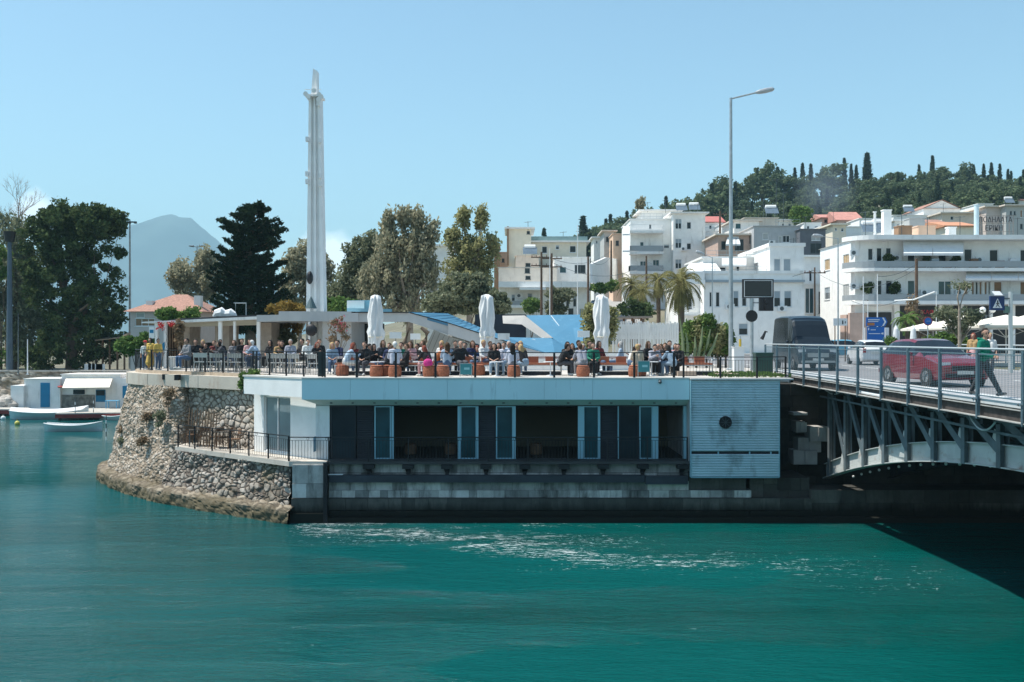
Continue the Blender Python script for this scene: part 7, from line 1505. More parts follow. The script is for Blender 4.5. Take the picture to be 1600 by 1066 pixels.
house('beige_box_house', 'pale box house behind the peeling terrace house', 806, 842, 400, 132, 7, beige, [(821, 829, 411, 417, 'dark')], (), 'flat', drop=6)
t = house('long_white_house', 'long pale house with a projecting white roof slab above the blue canopy', 782, 920, 449, 118, 9, white, [(799, 805, 460, 473, 'half'), (824, 832, 458, 470, 'half'), (884, 890, 457, 480, 'half'), (895, 901, 457, 480, 'half'), (888, 896, 482, 500, 'dark'), (905, 912, 482, 500, 'half')], (), 'flat', copm=white, drop=1.5)
b = MB(); b.box(X(779, 116), X(922, 116), 116, 122, Z(449, 116), Z(440, 116)); b.box(X(812, 115), X(853, 115), 115, 117, Z(453, 115), Z(449.5, 115)); b.build('roof_slab', white, t, True); balcony(t, 784, 842, 477, 481, 118, 1.2, white, 470, style='panel')
b = MB(); b.slabpoly([P(922, 442, 122), P(966, 442, 170), P(966, 405, 172), P(945, 402, 150), P(922, 412, 124)], (.3, .5, 0)); tag(b.build('street_retaining_wall', white2, None, True), 'long pale retaining wall along the left of the hill street', 'wall')
house('grey_roofed_cottage', 'small greyish house with a flat brown roof above the street', 944, 960, 362, 175, 8, greysh, [(947, 951, 370, 378, 'dark')], (), 'slab', copm=beige, drop=8)
house('peach_house', 'small peach house with a lit wall at the top of the street', 958, 985, 366, 168, 8, peach, [(962, 967, 376, 384, 'dark')], (), 'flat', drop=8)
bw3 = house('balconied_white_block', 'large white block with stacked corner balconies left of the tall street lamp', 1052, 1102, 334, 152, 14, white, [(1055, 1065, 342, 358, 'half'), (1073, 1080, 347, 358, 'w'), (1055, 1065, 373, 388, 'half'), (1073, 1080, 380, 390, 'w'), (1055, 1065, 405, 420, 'half'), (1073, 1080, 410, 420, 'w')], (), 'slab', copm=white2, drop=6)
l3 = house('balcony_wing', 'left wing with glazed doors and three stacked balconies', 985, 1053, 343, 154, 12, white, [(1000, 1006, 378, 390, 'blue'), (1000, 1010, 408, 420, 'blue'), (1020, 1030, 406, 420, 'blue'), (1037, 1046, 382, 388, 'half'), (1014, 1018, 350, 358, 'w')], (), 'flat', drop=6)
for y in (360, 393, 424): balcony(l3, 984, 1037, y, y + 4, 154, 2.0, white, y - 9, style='panel' if y > 370 else 'bars')
for y in (372, 398): awning(l3, 973, 984, y - 18, y - 6, 152, 1.5, canvas_w, 0)
house('roof_house', 'pale stepped roof house on top of the balconied white block', 1003, 1062, 330, 160, 8, white2, (), (), 'slab', copm=white2, drop=-14)
rw = house('side_balcony_block', 'white right wing with narrow balconies behind the tall street lamp', 1101, 1122, 362, 156, 10, white, [(1097 + 5, 1106, 385, 394, 'w')], (), 'flat', drop=6); balcony(rw, 1084, 1122, 367, 370, 156, 1.5, white, 358); balcony(rw, 1084, 1122, 395, 398, 156, 1.5, white, 387)
house('red_roofed_house', 'small house with a red roof between the white block and the lamp', 1102, 1130, 347, 178, 8, white2, [(1108, 1112, 352, 358, 'w')], (), 'gable', rmat=M('red_roof_sheet', (.42, .14, .12), .8, var=.1), ridge_h=1.5, drop=8)
gh = house('grey_block_house', 'grey cubic house with square windows right of the tall street lamp', 1178, 1251, 354, 140, 10, grey_pl, [(1191.5, 1201, 364, 375, 'blind'), (1216, 1222, 369, 380, 'blind'), (1223, 1234, 368, 379, 'w')], (), 'flat', drop=6)
bh = house('brown_balcony_house', 'brown and white house with an awning and dark balcony openings', 1122, 1180, 368, 142, 10, pink_pl, [(1127, 1134, 377, 390, 'dark'), (1148, 1162, 374, 392, 'dark'), (1171, 1178, 364, 380, 'dark')], (), 'slab', copm=beige, drop=6); awning(bh, 1134, 1157, 370, 382, 142, 1.5, canvas_w, 3)
house('white_top_house', 'pale house with a wide window above the brown balcony house', 1147, 1186, 346, 152, 8, white, [(1149, 1158, 349, 358, 'blue')], (), 'slab', copm=beige, drop=8)
house('shed_roof_house', 'pale house with a slanting roof edge below the wood', 1164, 1216, 341, 165, 8, beige, (), (), 'flat', drop=8)
house('dark_grey_house', 'dark grey wall and shaded terrace between the grey block and the apartment block', 1250, 1290, 359, 138, 8, M('dark_grey_render', (.12, .13, .15), .8), [(1268, 1282, 368, 376, 'blind'), (1266, 1284, 380, 396, 'dark')], (), 'flat', drop=6)
house('lane_house', 'narrow cream house set back between the villa and the apartment block', 1256, 1300, 402, 118, 10, white, [(1264, 1269, 423, 440, 'w')], (), 'slab', copm=white, drop=1)
t = house('green_shop_house', 'low house with green glazing beyond the villa', 1257, 1300, 445, 110, 6, white2, [(1258, 1272, 450, 490, 'blue'), (1279, 1284, 456, 490, 'dark')], (), 'flat', drop=1)
# upper right cluster
house('red_gable_house', 'house with a broad red roof below the wood on the right', 1309, 1346, 344, 185, 8, pink_pl, (), (), 'gable', rmat=M('faded_red_tiles', (.46, .22, .18), .85, var=.15), ridge_h=2.0, drop=9)
house('pergola_house', 'low reddish roofed house with a timber pergola below the wood', 1284, 1310, 340, 190, 7, pink_pl, [(1288, 1300, 343, 348, 'dark')], (), 'gable', rmat=M('faded_red_tiles', (.46, .22, .18), .85), ridge_h=1.0, drop=9)
house('pale_slope_house', 'pale house with a sloping parapet above the dark grey house', 1282, 1345, 355, 158, 8, white, (), (), 'flat', drop=8)
house('white_terrace_house', 'white flat house with small terraces left of the wide white house', 1343, 1398, 342, 178, 8, white, [(1350, 1355, 346, 352, 'w'), (1385, 1390, 347, 353, 'w')], (), 'flat', drop=9)
house('wide_white_house', 'wide plain white house below the wood', 1396, 1452, 337, 175, 8, white, [(1440, 1444, 342, 347, 'w')], (), 'flat', drop=9)
house('white_gable_house', 'white gabled house with a thin red roof line below the wood', 1443, 1500, 326, 180, 10, white, [(1482, 1487, 333, 338, 'dark')], (), 'gablef', rmat=tile, ridge_h=1.6, drop=9)
house('grey_beige_house', 'grey-beige house with a low roof right of the white gabled house', 1472, 1524, 334, 170, 9, beige, [(1485, 1490, 338, 344, 'w')], (), 'slab', copm=beige, drop=9)
house('yellow_gable_house', 'cream-yellow house with an orange tiled roof behind the apartment block', 1478, 1522, 353, 125, 9, cream, (), (), 'gable', rmat=M('orange_tiles', (.50, .24, .14), .85, var=.15), ridge_h=1.0, drop=6)
house('white_chimney_house', 'small white house with a rounded chimney at the upper right', 1528, 1552, 319, 195, 8, white, [(1538, 1542, 321, 323.5, 'dark')], (), 'flat', drop=10)
house('beige_corner_block', 'beige corner block behind the roof lettering', 1541, 1585, 324, 168, 12, M('rose_beige_plaster', (.55, .48, .44), .85, var=.06), (), (), 'slab', copm=beige, drop=8)
house('grey_corner_block', 'grey shaded block at the upper right edge', 1572, 1640, 322, 166, 10, greysh, [(1578, 1581, 330, 336, 'dark'), (1584, 1587, 330, 336, 'dark'), (1594, 1598, 328, 340, 'brown'), (1594, 1598, 350, 358, 'dark')], (), 'slab', copm=beige, drop=8)
house('hilltop_red_roof_house', 'low red roofed house among the cypresses at the upper right edge', 1568, 1625, 313, 265, 10, white2, (), (), 'gable', rmat=M('faded_red_tiles', (.46, .22, .18), .85), ridge_h=1.6, drop=6)
house('hillside_house', 'small pale house half hidden in the wood', 1424, 1452, 292, 372, 8, white2, (), (), 'gable', ridge_h=1.5, drop=6)
for px, y, dd in ((1418, 372, 104), (1465, 370, 104), (1504, 370, 103), (1394, 362, 108)):
    pass
# left red-roofed house
rh = house('red_tiled_house', 'pale pink house with a hipped red tiled roof behind the terrace on the left', 204, 312, 487, 92, 8, M('pale_pink_plaster', (.56, .47, .44), .85, var=.06), [(212, 226, 488.5, 497, 'blind'), (211, 242, 497.5, 510, 'brown')], (), 'hip', ridge_h=1.75, drop=3, base=3.5)
for px, y0, w in ((233, 470, 5), (308, 462, 5)):
    b = MB(); yy = 93.2; b.box(X(px - w, yy), X(px + w, yy), yy, yy + .8, Z(492, yy), Z(y0, yy)); b.build('chimney', white2, rh, True)
house('distant_flat', 'white flat-roofed apartment block half hidden behind the two feathery trees', 668, 700, 385, 125, 9, white2, [(674, 682, 400, 412, 'w'), (674, 682, 432, 444, 'w')], (), 'slab', copm=white2, drop=3)
house('brick_side_house', 'narrow reddish building edge right of the yellow-green poplar', 772, 780, 384, 150, 8, brownsh, (), (), 'flat', drop=5)
house('far_small_house', 'small far house between the poplar and the cream tower', 779, 794, 395, 155, 8, peach, [(784, 788, 404, 410, 'dark')], (), 'flat', drop=5)

# aerials, air conditioners and roof rails
def aerial(px, y0, y1, d, label):
    base = Z(y1, d); h = Z(y0, d) - base; t = thing('tv_aerial', 'thin TV aerial ' + label, 'aerial', (X(px, d), d, base), 0, 'TV aerials on the roofs'); b = MB(); b.tube([(0, 0, -.2), (0, 0, h)], .035, 5); b.build('mast', steel_d, t); b = MB(); b.bar((-.5, 0, h - .15), (.5, 0, h - .05), .04)
    for k in range(6): b.bar((-.45 + k * .18, -.25, h - .14 + k * .015), (-.45 + k * .18, .25, h - .14 + k * .015), .02)
    b.build('antenna', steel_d, t)
for q in ((825, 346, 358, 138, 'on the cream tower'), (1040, 312, 331, 158, 'left on the balconied white block'), (1012, 316, 330, 160, 'on the pale stepped roof house'), (1213, 280, 336, 150, 'tallest, before the dark wood'), (1224, 300, 345, 150, 'right of the tallest aerial'), (1193, 312, 336, 160, 'on the slanting-edge house'), (1259, 338, 356, 140, 'on the grey block'), (1302, 322, 345, 160, 'above the pale slope house'), (1352, 330, 366, 101, 'at the left of the curved block roof'), (1409, 336, 366, 101, 'behind the square white chimney'), (1449, 340, 366, 101, 'near the peach roof house'), (1500, 338, 366, 101, 'in the middle of the curved block roof'), (1590, 340, 366, 101, 'right of the roof lettering'), (1474, 318, 332, 175, 'on the white gabled house'), (880, 362, 378, 141, 'at the middle of the cream block roof'), (905, 360, 378, 141, 'at the right of the cream block roof'), (1150, 372, 385, 100, 'on the villa roof terrace'), (1240, 372, 385, 100, 'on the villa upper storey'), (1090, 318, 334, 154, 'right on the balconied white block')): aerial(*q)
for i, (px, y, d, l) in enumerate(((1334, 400, 96.8, 'upper, at the corner of the curved block'), (1334, 452, 96.8, 'lower, at the corner of the curved block'), (1401, 408, 96.9, 'beside the left end of the long awning'), (1530, 411, 96.9, 'between the upper balcony doors at right'), (1585, 412, 96.9, 'near the right edge upper balcony'), (1405, 459, 96.9, 'on the middle balcony by the blue door'), (1444, 462, 96.9, 'on the middle balcony left of the wide blue doors'), (1498, 462, 96.9, 'below the brown shutters'), (1140, 484, 95.9, 'left under the villa blinds'), (1222, 487, 95.9, 'right under the villa blinds'), (1068, 392, 151.9, 'on the front of the balconied white block'), (812, 466, 117.9, 'on the long pale house'), (1206, 382, 139.9, 'on the grey cubic house'))):
    c = P(px, y, d); t = thing('air_conditioner', 'white air conditioner box ' + l, 'air conditioner', (c.x, d, c.z), 0, 'air conditioners on the facades'); b = MB(); b.box(-.42, .42, -.3, 0, 0, .55); b.build('casing', frame_w, t); b = MB(); b.tube([(-.1, -.301, .28), (-.1, -.315, .28)], .2, 14); b.build('fan_grille', steel_d, t)
def rroof(par, pts, h=.9):
    b = MB()
    for a, c in zip(pts[:-1], pts[1:]):
        a, c = Vector(a), Vector(c); n = max(2, int((c - a).length / .9))
        for z in (h, h * .5): b.bar(a + Vector((0, 0, z)), c + Vector((0, 0, z)), .035)
        for k in range(n + 1): p = a.lerp(c, k / n); b.bar(p, p + Vector((0, 0, h)), .03)
    b.build('roof_railing', steel, par, True)
rroof(l3, [P(987, 343, 154), P(1035, 343, 154)]); rroof(rw, [P(1102, 360, 156), P(1121, 360, 156)]); rroof(mid, [P(1104, 404, 102.9), P(1198, 404, 102.9)], .8); rroof(gh, [P(1212, 353, 140), P(1250, 353, 140)]); rroof(vil, [P(1101, 426, 95.9), P(1198, 426, 95.9)], .6)
for i in range(9):
    px = 1420 + i * 20.5; b = MB(); c = P(px, 416.5, 95.6); b.box(c.x - .35, c.x + .35, 95.5, 96.0, c.z - .1, c.z + .35 + .2 * (i % 3)); b.build('balcony_clutter', (canvas_w, brown_wood, bluesh, terracotta)[i % 4], big, True)

for (a, c, y, d, m, rf, l) in ((1128, 1150, 350, 172, white, 'flat', 'white box house behind the pale cross-topped pole'), (1218, 1240, 345, 176, white2, 'slab', 'pale house squeezed between two aerials below the wood'), (1256, 1283, 349, 168, white, 'flat', 'white house above the dark grey wall'), (1301, 1322, 352, 150, cream, 'slab', 'small cream house behind the pale slope house front'), (1398, 1420, 346, 140, white, 'slab', 'white house peeping between chimney and water tank'), (1424, 1446, 348, 135, white2, 'flat', 'off-white roof room right of the water tank'), (1446, 1478, 350, 138, white, 'gable', 'white house with tiled roof above the peach roof house'), (928, 946, 372, 186, white2, 'slab', 'distant pale house left of the peach house'), (1502, 1524, 342, 178, peach, 'gable', 'peach house with tiled roof left of the pale blue flue')):
    w = (c - a) / 4; house('hill_house', l, a, c, y, d, 7, m, [(a + w * .7, a + w * 1.3, y + 4, y + 9, 'w'), (a + w * 2.5, a + w * 3.3, y + 4, y + 10, 'half')], (), rf, drop=8, ridge_h=1.0)
# ---------------------------------------------------------------- trees
def leaves(clumps, per, size, seed=0, aspect=1.8, droop=0.0, spread=1.0, flat=0.0):
    """clumps: array (n,4) centre+radius in world metres -> quads scattered through each clump"""
    g = np.random.default_rng(seed); C = np.asarray(clumps, float); n = len(C) * per
    c = np.repeat(C[:, :3], per, 0); r = np.repeat(C[:, 3], per)
    v = g.normal(size=(n, 3)); v /= np.linalg.norm(v, axis=1, keepdims=True); rad = g.random(n) ** .45
    p = c + v * (r * rad * spread)[:, None] * np.array([1, 1, .8 + droop * .9])
    if droop: p[:, 2] -= droop * r * g.random(n) * .8
    a = g.normal(size=(n, 3)); a[:, 2] = a[:, 2] * (1 - flat) - droop * 2.2; a /= np.linalg.norm(a, axis=1, keepdims=True)
    t = g.normal(size=(n, 3)); b = np.cross(a, t); b /= np.maximum(np.linalg.norm(b, axis=1, keepdims=True), 1e-6)
    s = size * (.6 + .8 * g.random(n)); a = a * (s * aspect / 2)[:, None]; b = b * (s / 2)[:, None]
    V = np.stack([p - a, p + b * .9 - a * .1, p + a, p - b * .9 - a * .1], 1).reshape(-1, 3); Fq = np.arange(n * 4).reshape(n, 4); return V, Fq
def blobs(ells, nc, rr, seed=1, shell=.55):
    """clump centres in ellipsoids (cx,cy,cz,rx,ry,rz,weight)"""
    g = np.random.default_rng(seed); out = []; tw = sum(e[6] for e in ells)
    for e in ells:
        k = max(1, int(nc * e[6] / tw)); v = g.normal(size=(k, 3)); v /= np.linalg.norm(v, axis=1, keepdims=True); q = (shell + (1 - shell) * g.random(k)) ** 1.0
        p = np.array(e[:3]) + v * q[:, None] * np.array(e[3:6]); out.append(np.concatenate([p, (rr * (.6 + .8 * g.random(k)))[:, None]], 1))
    return np.concatenate(out)
def tree(name, label, px, d, ells, nc, per, rr, size, lm, bm=None, tr=.3, seed=1, base=None, cat='tree', limbs=9, droop=0, group=None, aspect=1.8, shell=.55, lean=0, trunk_to=.75):
    """ells: (px,py,rx_px,ry_px,weight[,ry depth m]) in photo pixels at depth d"""
    x = X(px, d); zb = base if base is not None else terr(x, d); E = []
    for e in ells: cx, cz = X(e[0], d), Z(e[1], d); rx, rz = e[2] / F * d, e[3] / F * d; E.append((cx, d + (e[5] if len(e) > 5 else 0), cz, rx, min(rx, 4.5) if rx > 1 else rx, rz, e[4]))
    t = thing(name, label, cat, (x, d, zb), 0, group); C = blobs(E, nc, rr, seed, shell); V, Fq = leaves(C, per, size, seed, aspect, droop)
    b = MB(); b.arrays(V, Fq); b.build('crown', lm, t, True)
    top = max(E, key=lambda e: e[2] + e[5]); ztop = top[2] + top[5] * .5; g = random.Random(seed); b = MB(); h = ztop - zb; fork = zb + h * .30
    tp_ = [(x, d, zb - .3), (x + lean * .3, d, zb + h * .15), (x + lean, d, fork)]; b.tube(tp_, [tr * 1.25, tr, tr * .85], 9)
    for k in range(limbs):
        c = C[g.randrange(len(C))]; s = Vector((x + lean, d, fork - g.uniform(0, h * .08))); e = Vector(c[:3]); m = s.lerp(e, .5) + Vector((g.uniform(-.3, .3), g.uniform(-.3, .3), g.uniform(.1, .5))); b.tube([s, m, e], [tr * .55, tr * .32, tr * .08], 6)
    b.build('trunk', bm or bark, t, True); return t
lf_dark = Mleaf('dark_broadleaf', (0.03, 0.05, 0.02), (0.065, 0.098, 0.04), (0.15, 0.18, 0.08))
lf_palm = Mleaf('golden_palm_leaf', (.10, .10, .04), (.21, .20, .085), (.38, .34, .15), .35)
lf_con = Mleaf('dark_conifer', (0.012, 0.022, 0.014), (0.022, 0.038, 0.022), (0.042, 0.060, 0.034), .12)
lf_euc = Mleaf('grey_olive_leaf', (0.19, 0.19, 0.125), (0.32, 0.31, 0.21), (0.52, 0.47, 0.33), .48)
lf_pop = Mleaf('yellow_green_leaf', (0.16, 0.17, 0.09), (0.30, 0.30, 0.15), (0.55, 0.52, 0.25), .48)
lf_oliv = Mleaf('olive_bush_leaf', (0.10, 0.115, 0.07), (0.18, 0.20, 0.125), (0.36, 0.37, 0.25), .4)
lf_green = Mleaf('fresh_green_leaf', (0.058, 0.111, 0.033), (0.117, 0.195, 0.058), (0.260, 0.325, 0.104))
lf_aut = Mleaf('autumn_vine_leaf', (.12, .09, .03), (.25, .17, .05), (.36, .26, .08))
lf_brown = Mleaf('dry_brown_leaf', (0.156, 0.111, 0.072), (0.247, 0.182, 0.117), (0.390, 0.286, 0.182))
lf_pine = Mleaf('pine_needle', (0.055, 0.085, 0.048), (0.11, 0.148, 0.078), (0.20, 0.23, 0.13), .25)
lf_cyp = Mleaf('cypress_leaf', (0.019, 0.035, 0.022), (0.038, 0.061, 0.035), (0.072, 0.096, 0.056), .1)
tree('broadleaf_tree', 'huge dark green tree with a spreading top at the left', 112, 108, [(115, 365, 62, 50, 3), (150, 350, 42, 30, 1.5), (90, 350, 40, 34, 1.5), (100, 450, 55, 75, 3.5), (145, 470, 48, 75, 3), (110, 535, 55, 40, 2), (165, 525, 36, 40, 1.2), (60, 400, 30, 60, 1.2), (178, 350, 14, 9, .3), (184, 395, 10, 7, .2), (60, 560, 40, 22, .6)], 520, 90, .72, .24, lf_dark, tr=.55, seed=2, shell=.5, base=3.8, limbs=14)
tree('leaning_branch_tree', 'long dark branch with leaves reaching right from the huge green tree', 150, 107, [(178, 337, 16, 7, 1), (160, 328, 18, 8, 1), (190, 348, 8, 4, .4)], 26, 60, .5, .22, lf_dark, tr=.1, seed=3, base=4, limbs=2)
tree('feathery_tree', 'brownish-green feathery tree at the far left edge', 20, 112, [(10, 400, 42, 70, 2), (45, 430, 30, 70, 1.5), (15, 510, 50, 60, 2), (60, 520, 34, 50, 1)], 190, 90, .8, .24, lf_brown if False else lf_oliv, tr=.4, seed=4, base=3.8, droop=.5)
tree('bright_shrub_tree', 'bright green foliage at the lower left edge', 2, 104, [(0, 400, 14, 40, 1), (0, 560, 16, 18, .6)], 26, 90, .6, .2, lf_green, tr=.1, seed=5, base=3.8)
# bare tree
t = thing('bare_tree', 'bare pale brown tree with fine twigs rising above the trees at the far left', 'tree', (X(28, 118), 118, 3.8)); b = MB(); g = random.Random(3)
def twig(p, dirv, L, r, lev):
    q = p + dirv * L; b.tube([p, p.lerp(q, .5) + Vector((g.uniform(-.08, .08) * L, 0, g.uniform(-.05, .05) * L)), q], [r, r * .75, r * .5], 5 if lev < 2 else 4, False)
    if lev >= 5: return
    for k in range(3 if lev < 4 else 4):
        a = g.uniform(-.7, .7); v = (dirv + Vector((a, g.uniform(-.5, .5), g.uniform(-.1, .35)))).normalized(); twig(p.lerp(q, g.uniform(.45, 1)), v, L * g.uniform(.6, .78), r * .55, lev + 1)
for x0 in (27, 12): p0 = P(x0, 400, 118); b.tube([(p0.x, 118, 3.8), p0], [.35, .22], 7); twig(p0, Vector((.05, 0, 1)), 3.7 if x0 == 27 else 2.9, .12, 0)
b.build('branches', M('bare_twig', (.24, .17, .13), .9, var=.2), t, True)
t = thing('conifer_tree', 'very dark ragged conifer with jutting branches left of the pylon', 'tree', (X(392, 82), 82, 5.7)); g = random.Random(11); C = []; lb = MB(); lb.tube([P(392, 560, 82), P(390, 430, 82), P(398, 322, 82)], [.5, .32, .06], 8)
YS = [312, 325, 340, 362, 378, 400, 440, 490, 520]; LW = [6, 22, 38, 64, 40, 52, 62, 62, 40]; RW = [8, 24, 32, 46, 40, 50, 56, 62, 40]
for k in range(210):
    y = 314 + 200 * g.random() ** .9; sx = g.choice((-1, 1)); w = float(np.interp(y, YS, LW if sx < 0 else RW)) * g.uniform(.45, 1.12); az = g.uniform(-1.2, 1.2); s0 = P(392 + (398 - 392) * (1 - (y - 314) / 200), y + 6, 82); L = w / F * 82
    e = s0 + Vector((sx * L * math.cos(az * .7), L * math.sin(az) * .8, L * g.uniform(.05, .45))); m = s0.lerp(e, .55) - Vector((0, 0, L * .10)); lb.tube([s0, m, e], [.09, .06, .02], 4, False); n = max(3, int(L / .28))
    for q in range(n): f = .25 + .78 * (q + g.random()) / n; p = s0.lerp(m, f / .55) if f < .55 else m.lerp(e, (f - .55) / .45); C.append((p.x, p.y, p.z + .08, g.uniform(.16, .34) * (1.15 - .35 * f)))
for k in range(160): y = 322 + 190 * g.random(); a = P(393 + g.uniform(-1, 1) * min(16, (y - 312) * .3), y, 82); C.append((a.x, a.y - g.uniform(.2, 1.3), a.z, g.uniform(.25, .5)))
V, Fq = leaves(C, 26, .15, 6, 2.6); b = MB(); b.arrays(V, Fq); b.build('crown', lf_con, t, True); lb.build('trunk', bark, t, True)
tree('feathery_tree', 'pale feathery tree beside the mountain behind the red tiled house', 305, 118, [(290, 425, 24, 24, 1.2), (325, 430, 22, 34, 1.2), (300, 460, 32, 26, 1.2), (325, 400, 14, 14, .4)], 120, 70, .7, .24, lf_euc, bark_l, tr=.22, seed=7, droop=.4)
tree('grey_green_tree', 'grey-green tree just left of the pylon behind the dark conifer', 468, 100, [(468, 410, 24, 32, 1.3), (470, 450, 30, 34, 1.4), (505, 440, 14, 42, .8)], 130, 80, .6, .22, lf_euc, bark_l, tr=.25, seed=8)
tree('feathery_tree', 'wide thin-leaved brownish tree right of the pylon', 640, 84, [(608, 348, 12, 22, .7), (630, 338, 12, 18, .6), (652, 345, 12, 24, .7), (672, 362, 13, 28, .8), (615, 385, 28, 30, 1.4), (650, 390, 32, 34, 1.6), (600, 430, 34, 44, 2.2), (645, 430, 36, 44, 2.2), (672, 430, 18, 36, 1), (580, 440, 24, 36, 1.2), (620, 475, 54, 20, 1.4)], 620, 30, .46, .19, lf_euc, bark_l, tr=.32, seed=9, droop=.7, limbs=26, shell=.2)
tree('feathery_tree', 'lower pale green tree between the pylon and the wide thin-leaved tree', 562, 90, [(560, 400, 22, 28, 1), (585, 385, 16, 22, .6), (555, 440, 26, 40, 1.4), (530, 465, 22, 26, .8)], 150, 75, .6, .20, lf_oliv, bark_l, tr=.22, seed=10, droop=.4)
tree('poplar_tree', 'tall twin-topped yellow-green tree before the cream tower', 733, 90, [(724, 338, 10, 24, .8), (752, 345, 10, 24, .8), (706, 372, 12, 22, .8), (770, 385, 10, 26, .7), (735, 385, 30, 30, 1.6), (722, 420, 34, 30, 1.8), (754, 418, 24, 34, 1.2), (735, 455, 40, 20, 1)], 380, 34, .46, .18, lf_pop, bark_l, tr=.28, seed=11, droop=.3, limbs=20, shell=.25)
tree('olive_bush', 'big rounded olive-green bush under the twin-topped tree', 730, 76, [(720, 460, 45, 30, 2), (760, 475, 36, 24, 1.6), (690, 475, 26, 22, .9), (740, 440, 24, 14, .7)], 220, 100, .42, .17, lf_oliv, tr=.2, seed=12, limbs=6, cat='bush')
tree('shrub', 'dark green bushes behind the pale blue roof unit', 532, 64, [(520, 478, 20, 12, 1), (545, 482, 16, 9, .7)], 50, 70, .4, .15, lf_green, tr=.05, seed=13, limbs=3, cat='bush')
tree('shrub', 'pale green shrub on the pavilion roof before the red tiled house', 272, 62, [(262, 492, 18, 10, 1), (298, 492, 12, 10, .8), (280, 496, 24, 7, .8)], 60, 60, .3, .13, lf_green, tr=.04, seed=14, limbs=5, cat='shrub')
tree('climbing_vine', 'yellow and green vine growing over the pavilion roof left of the pylon', 450, 58, [(440, 482, 22, 9, 1), (465, 486, 14, 8, .8), (450, 512, 26, 10, .8), (430, 530, 18, 10, .4)], 70, 50, .28, .12, lf_aut, tr=.05, seed=15, limbs=6, cat='vine')
tree('potted_olive', 'grey-green bush seen through the pavilion opening', 442, 57, [(440, 530, 20, 14, 1)], 24, 70, .3, .12, lf_oliv, tr=.04, seed=16, limbs=3, cat='bush')
tree('flowering_shrub', 'gnarled shrub with sparse pink flowers against the white wall', 530, 51, [(528, 505, 14, 12, 1), (540, 520, 8, 10, .6), (515, 525, 8, 10, .5)], 22, 26, .22, .09, lf_brown, bark_l, tr=.05, seed=17, limbs=12, cat='shrub')
V, Fq = leaves(blobs([(X(532, 50.8), 50.8, Z(507, 50.8), .5, .3, .45, 1)], 26, .12, 18, .2), 7, .05, 18); b = MB(); b.arrays(V, Fq); tag(b.build('pink_flowers', M('pink_petal', (.55, .12, .16), .8, var=.2), None, True), 'sparse pink flowers on the gnarled shrub by the white wall', 'flowers', kind='stuff')
tree('flowering_shrub', 'red flowers climbing at the left end of the pavilion', 252, 52.6, [(250, 509, 8, 5, 1), (266, 507, 7, 3, .6)], 14, 9, .16, .07, M('red_petal', (.50, .03, .03), .8, var=.2), tr=.03, seed=19, limbs=3, cat='shrub')
tree('climbing_vine', 'pale dry vine on the wall of the pavilion entrance', 285, 53, [(280, 520, 6, 22, 1)], 26, 30, .2, .09, lf_brown, bark_l, tr=.04, seed=20, limbs=6, cat='vine')
tree('hedge', 'green hedge beneath the park shelter left of the pavilion', 212, 70, [(205, 540, 22, 13, 1), (228, 532, 12, 10, .5)], 70, 90, .35, .13, lf_green, tr=.05, seed=21, limbs=3, cat='hedge', base=4.5)
tree('hedge', 'tall loose green shrub behind the rightmost closed parasol', 935, 50, [(925, 500, 12, 26, 1), (950, 505, 12, 26, 1), (930, 535, 18, 18, .8)], 110, 60, .28, .11, lf_pop, tr=.05, seed=22, limbs=5, cat='bush')
for i, (px, y0, w, l) in enumerate(((1075, 500, 11, 'leftmost'), (1088, 497, 11, 'second'), (1104, 488, 13, 'tallest'), (1122, 506, 10, 'fourth'), (1134, 508, 8, 'rightmost'))):
    tree('thuja_shrub', l + ' of the five bright green upright conifers in front of the villa', px, 54, [(px, (y0 + 550) / 2, w, (550 - y0) / 2, 1)], 45, 60, .28, .12, lf_pop if i % 2 else lf_green, tr=.06, seed=30 + i, limbs=2, cat='shrub', group='upright conifers in front of the villa')
tree('hedge', 'dark hedge along the foot of the villa', 1100, 57, [(1085, 535, 26, 20, 1), (1120, 538, 24, 18, 1)], 70, 80, .35, .13, lf_dark, tr=.05, seed=36, limbs=3, cat='hedge')
b = MB(); 
for (p0, p1) in (((1068, 560), (1062, 495)), ((1074, 560), (1072, 520)), ((1090, 560), (1098, 510)), ((1098, 560), (1110, 515)), ((1084, 562), (1086, 525)), ((1105, 560), (1122, 520))):
    a, c = P(*p0, 47), P(*p1, 47); b.tube([a, a.lerp(c, .5) + Vector((.05, 0, 0)), c], [.09, .07, .02], 6)
tag(b.build('agave_stalks', M('agave_green', (.16, .20, .10), .7, var=.2), None, True), 'long pale green agave stalks rising behind the terrace end', 'plant')
